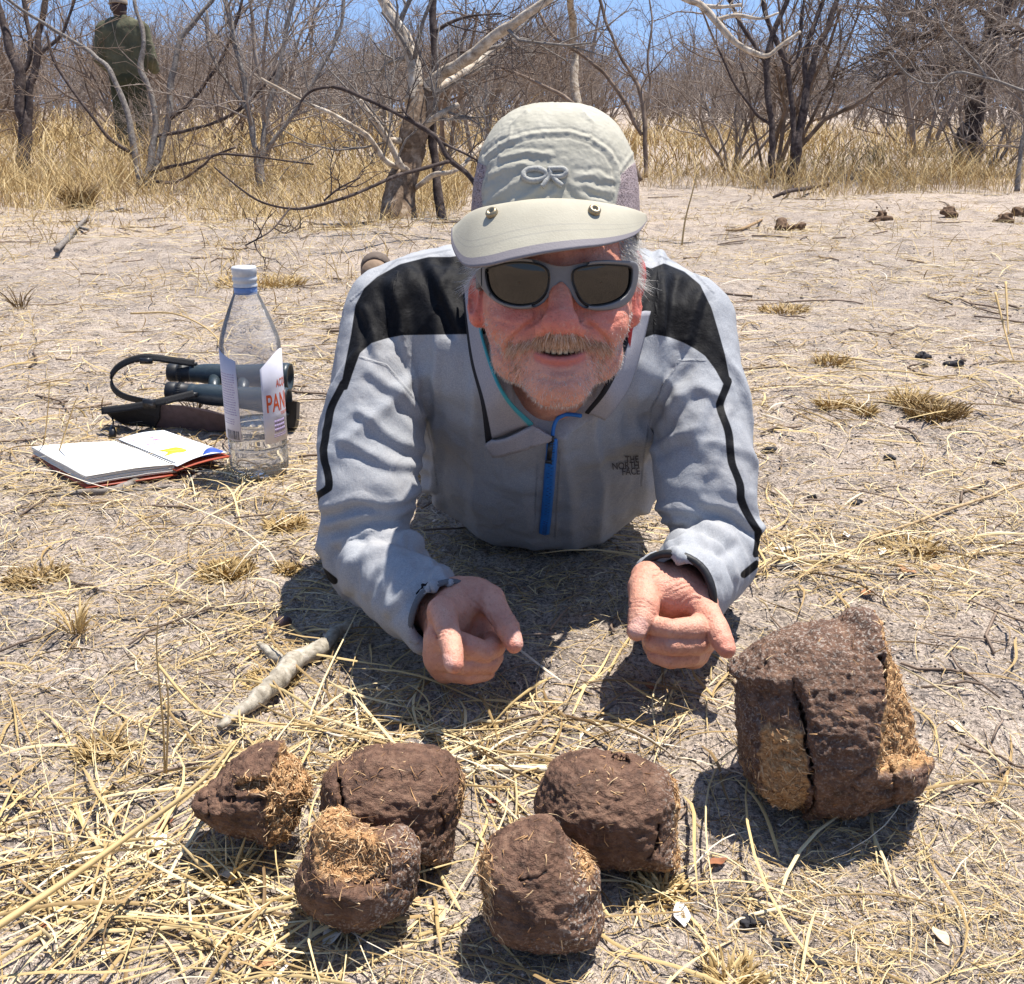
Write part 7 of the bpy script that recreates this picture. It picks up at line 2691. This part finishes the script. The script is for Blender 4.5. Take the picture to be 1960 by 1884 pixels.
tuft(1790, 792, 110, 520, 0.034, 'widest brown stubble tuft at the right end of the row', (0.0, 0.3), 0.5)
tuft(1590, 695, 60, 160, 0.03, 'stubble tuft higher up, right of the right shoulder', (0.2, 0.6), 0.6)
tuft(1500, 600, 90, 260, 0.028, 'golden low tuft on sand near the right shoulder', (0.2, 0.5), 0.8)
tuft(1745, 1040, 110, 220, 0.022, 'brownish tuft in the straw right of the tan twig', (0.05, 0.6), 0.7)
tuft(500, 545, 170, 520, 0.036, 'wide pale stubble tuft above the bottle cap', (0.3, 0.7), 0.5)
tuft(40, 590, 24, 26, 0.09, 'small dark dead shoot at the left edge', (0.0, 0.1), 0.2)
tuft(370, 800, 20, 16, 0.085, 'thin rusty sprig standing before the binocular pouch', (0.0, 0.15), 0.35)
tuft(1400, 1862, 110, 160, 0.020, 'yellow tuft at the bottom edge right of the pear-shaped ball', (0.3, 0.8), 0.8)
tuft(1265, 1690, 90, 110, 0.020, 'loose yellow tuft right of the front dung', (0.3, 0.8), 0.8)
# tall single stalks
for k, (dx, dy, tops, lab) in enumerate([(432, 1410 - 0, [], None)]):
    pass
def stalk(pts, r, label, name='grass_stalk', tone=(0.40, 0.27, 0.13)):
    b = MB()
    for run in pts:
        q_ = spline([P(*p_) for p_ in run], 8 * len(run))
        b.tube(q_, np.linspace(r, r * 0.5, len(q_)), 5)
    o0 = P(*pts[0][0])
    return tag(b.build(name, STALK, loc=(o0[0], o0[1], 0)), label, 'grass stalk')


STALK = plain('stalk_straw', (0.50, 0.35, 0.16), 0.7, 0.3, 0, 0.2, 80)
d0 = gdep(1475)
stalk([[(315, 1480, d0), (312, 1390, d0 - .02), (300, 1250, d0 - .05), (303, 1180, d0 - .06)], [(318, 1480, d0), (322, 1350, d0 - .03), (318, 1300, d0 - .04)]], 0.0011, 'thin upright stalk left of the pale forked branch')
stalk([[(-30, 1790, 0.70), (120, 1690, 0.74), (260, 1590, 0.78), (380, 1500, 0.80), (450, 1420, 0.82)]], 0.0028, 'long blurred straw slanting up at the left past the leftmost ball')
stalk([[(300, 1270, 1.10), (370, 1350, 1.06), (430, 1375, 1.05), (520, 1385, 1.03), (620, 1390, 1.03)]], 0.0018, 'bent yellow blade arching over the lower end of the pale branch')
stalk([[(250, 600, 2.4), (330, 600, 2.35), (390, 625, 2.25), (425, 660, 2.2), (440, 690, 2.15)]], 0.0022, 'long arched straw behind the bottle')
stalk([[(1305, 470, 4.0), (1312, 420, 3.98), (1325, 370, 3.95), (1335, 330, 3.93)]], 0.004, 'slender weathered stalk standing right of the cap')
stalk([[(75, 880, 1.85), (85, 840, 1.82), (92, 780, 1.78), (95, 730, 1.75)], [(105, 890, 1.8), (140, 780, 1.75), (150, 760, 1.74)]], 0.0014, 'two brown stalks rising over the left page of the notebook')
stalk([[(1380, 1548, .99), (1480, 1572, .96), (1640, 1590, .93), (1800, 1615, .91), (1990, 1650, .90)]], 0.0014, 'long fine straw crossing in front of the largest lump')
stalk([[(1905, 560, 2.6), (1925, 640, 2.55), (1940, 690, 2.5)], [(1925, 540, 2.6), (1930, 640, 2.52)]], 0.003, 'pair of dry stalks at the right edge')
stalk([[(900, 1545, .95), (1000, 1480, .97), (1080, 1460, 1.0), (1200, 1405, 1.05), (1390, 1335, 1.1)]], 0.0013, 'long straw slanting behind the dome-topped ball')

# broken twigs strewn about
n = 420
yy = 0.75 * (8.5 / 0.75) ** R.random(n)
xx = R.uniform(-1, 1, n) * (0.6 * yy + 0.1)
tb = MB()
for x_, y_ in zip(xx, yy):
    L_, a_ = rnd.uniform(0.02, 0.11) * math.sqrt(max(y_, 0.8)), rnd.uniform(0, 6.28)
    t_ = np.linspace(-0.5, 0.5, 4)
    bx_, by_ = x_ + t_ * L_ * math.cos(a_) + 0.06 * L_ * np.sin(t_ * 7 + a_), y_ + t_ * L_ * math.sin(a_)
    r_ = rnd.uniform(0.0007, 0.0018) * math.sqrt(max(y_, 0.8))
    tb.tube(np.stack([bx_, by_, gz_fine(bx_, by_) + r_ + 0.001 + rnd.uniform(0, 0.004)], 1), r_, 4, True, rnd.random())
tag(tb.build('twig_litter', TWIGB), kind='stuff')
stick('fallen_branch', [[(108, 478, 5), (128, 458, 5), (148, 434, 4), (175, 415, 3.5), (235, 398, 2.5)], [(148, 434, 3), (168, 440, 3)]], GREYB, 'small fallen branch with a pale end on the sand at back left', 'branch', 0.01)
stick('fallen_branch', [[(420, 362, 3), (470, 350, 5), (540, 342, 5), (592, 338, 4)]], GREYB, 'short fallen log in the dry grass left of the pale-barked tree', 'branch', 0.02)
stick('fallen_branch', [[(1480, 378, 3), (1510, 366, 4), (1550, 360, 4), (1605, 347, 2.5)], [(1500, 372, 3), (1525, 352, 3)]], DARKB, 'dark fallen branch at the foot of the slim-stemmed tree', 'branch', 0.02)
stick('fallen_twig', [[(1390, 441, 2), (1415, 440, 3), (1440, 430, 3), (1458, 421, 2)]], bark_mat('twig_brown2', (0.16, 0.10, 0.05), (0.30, 0.20, 0.11), (0.45, 0.33, 0.2), 80), 'bent brown twig on the sand right of the cap', 'twig', 0.004)
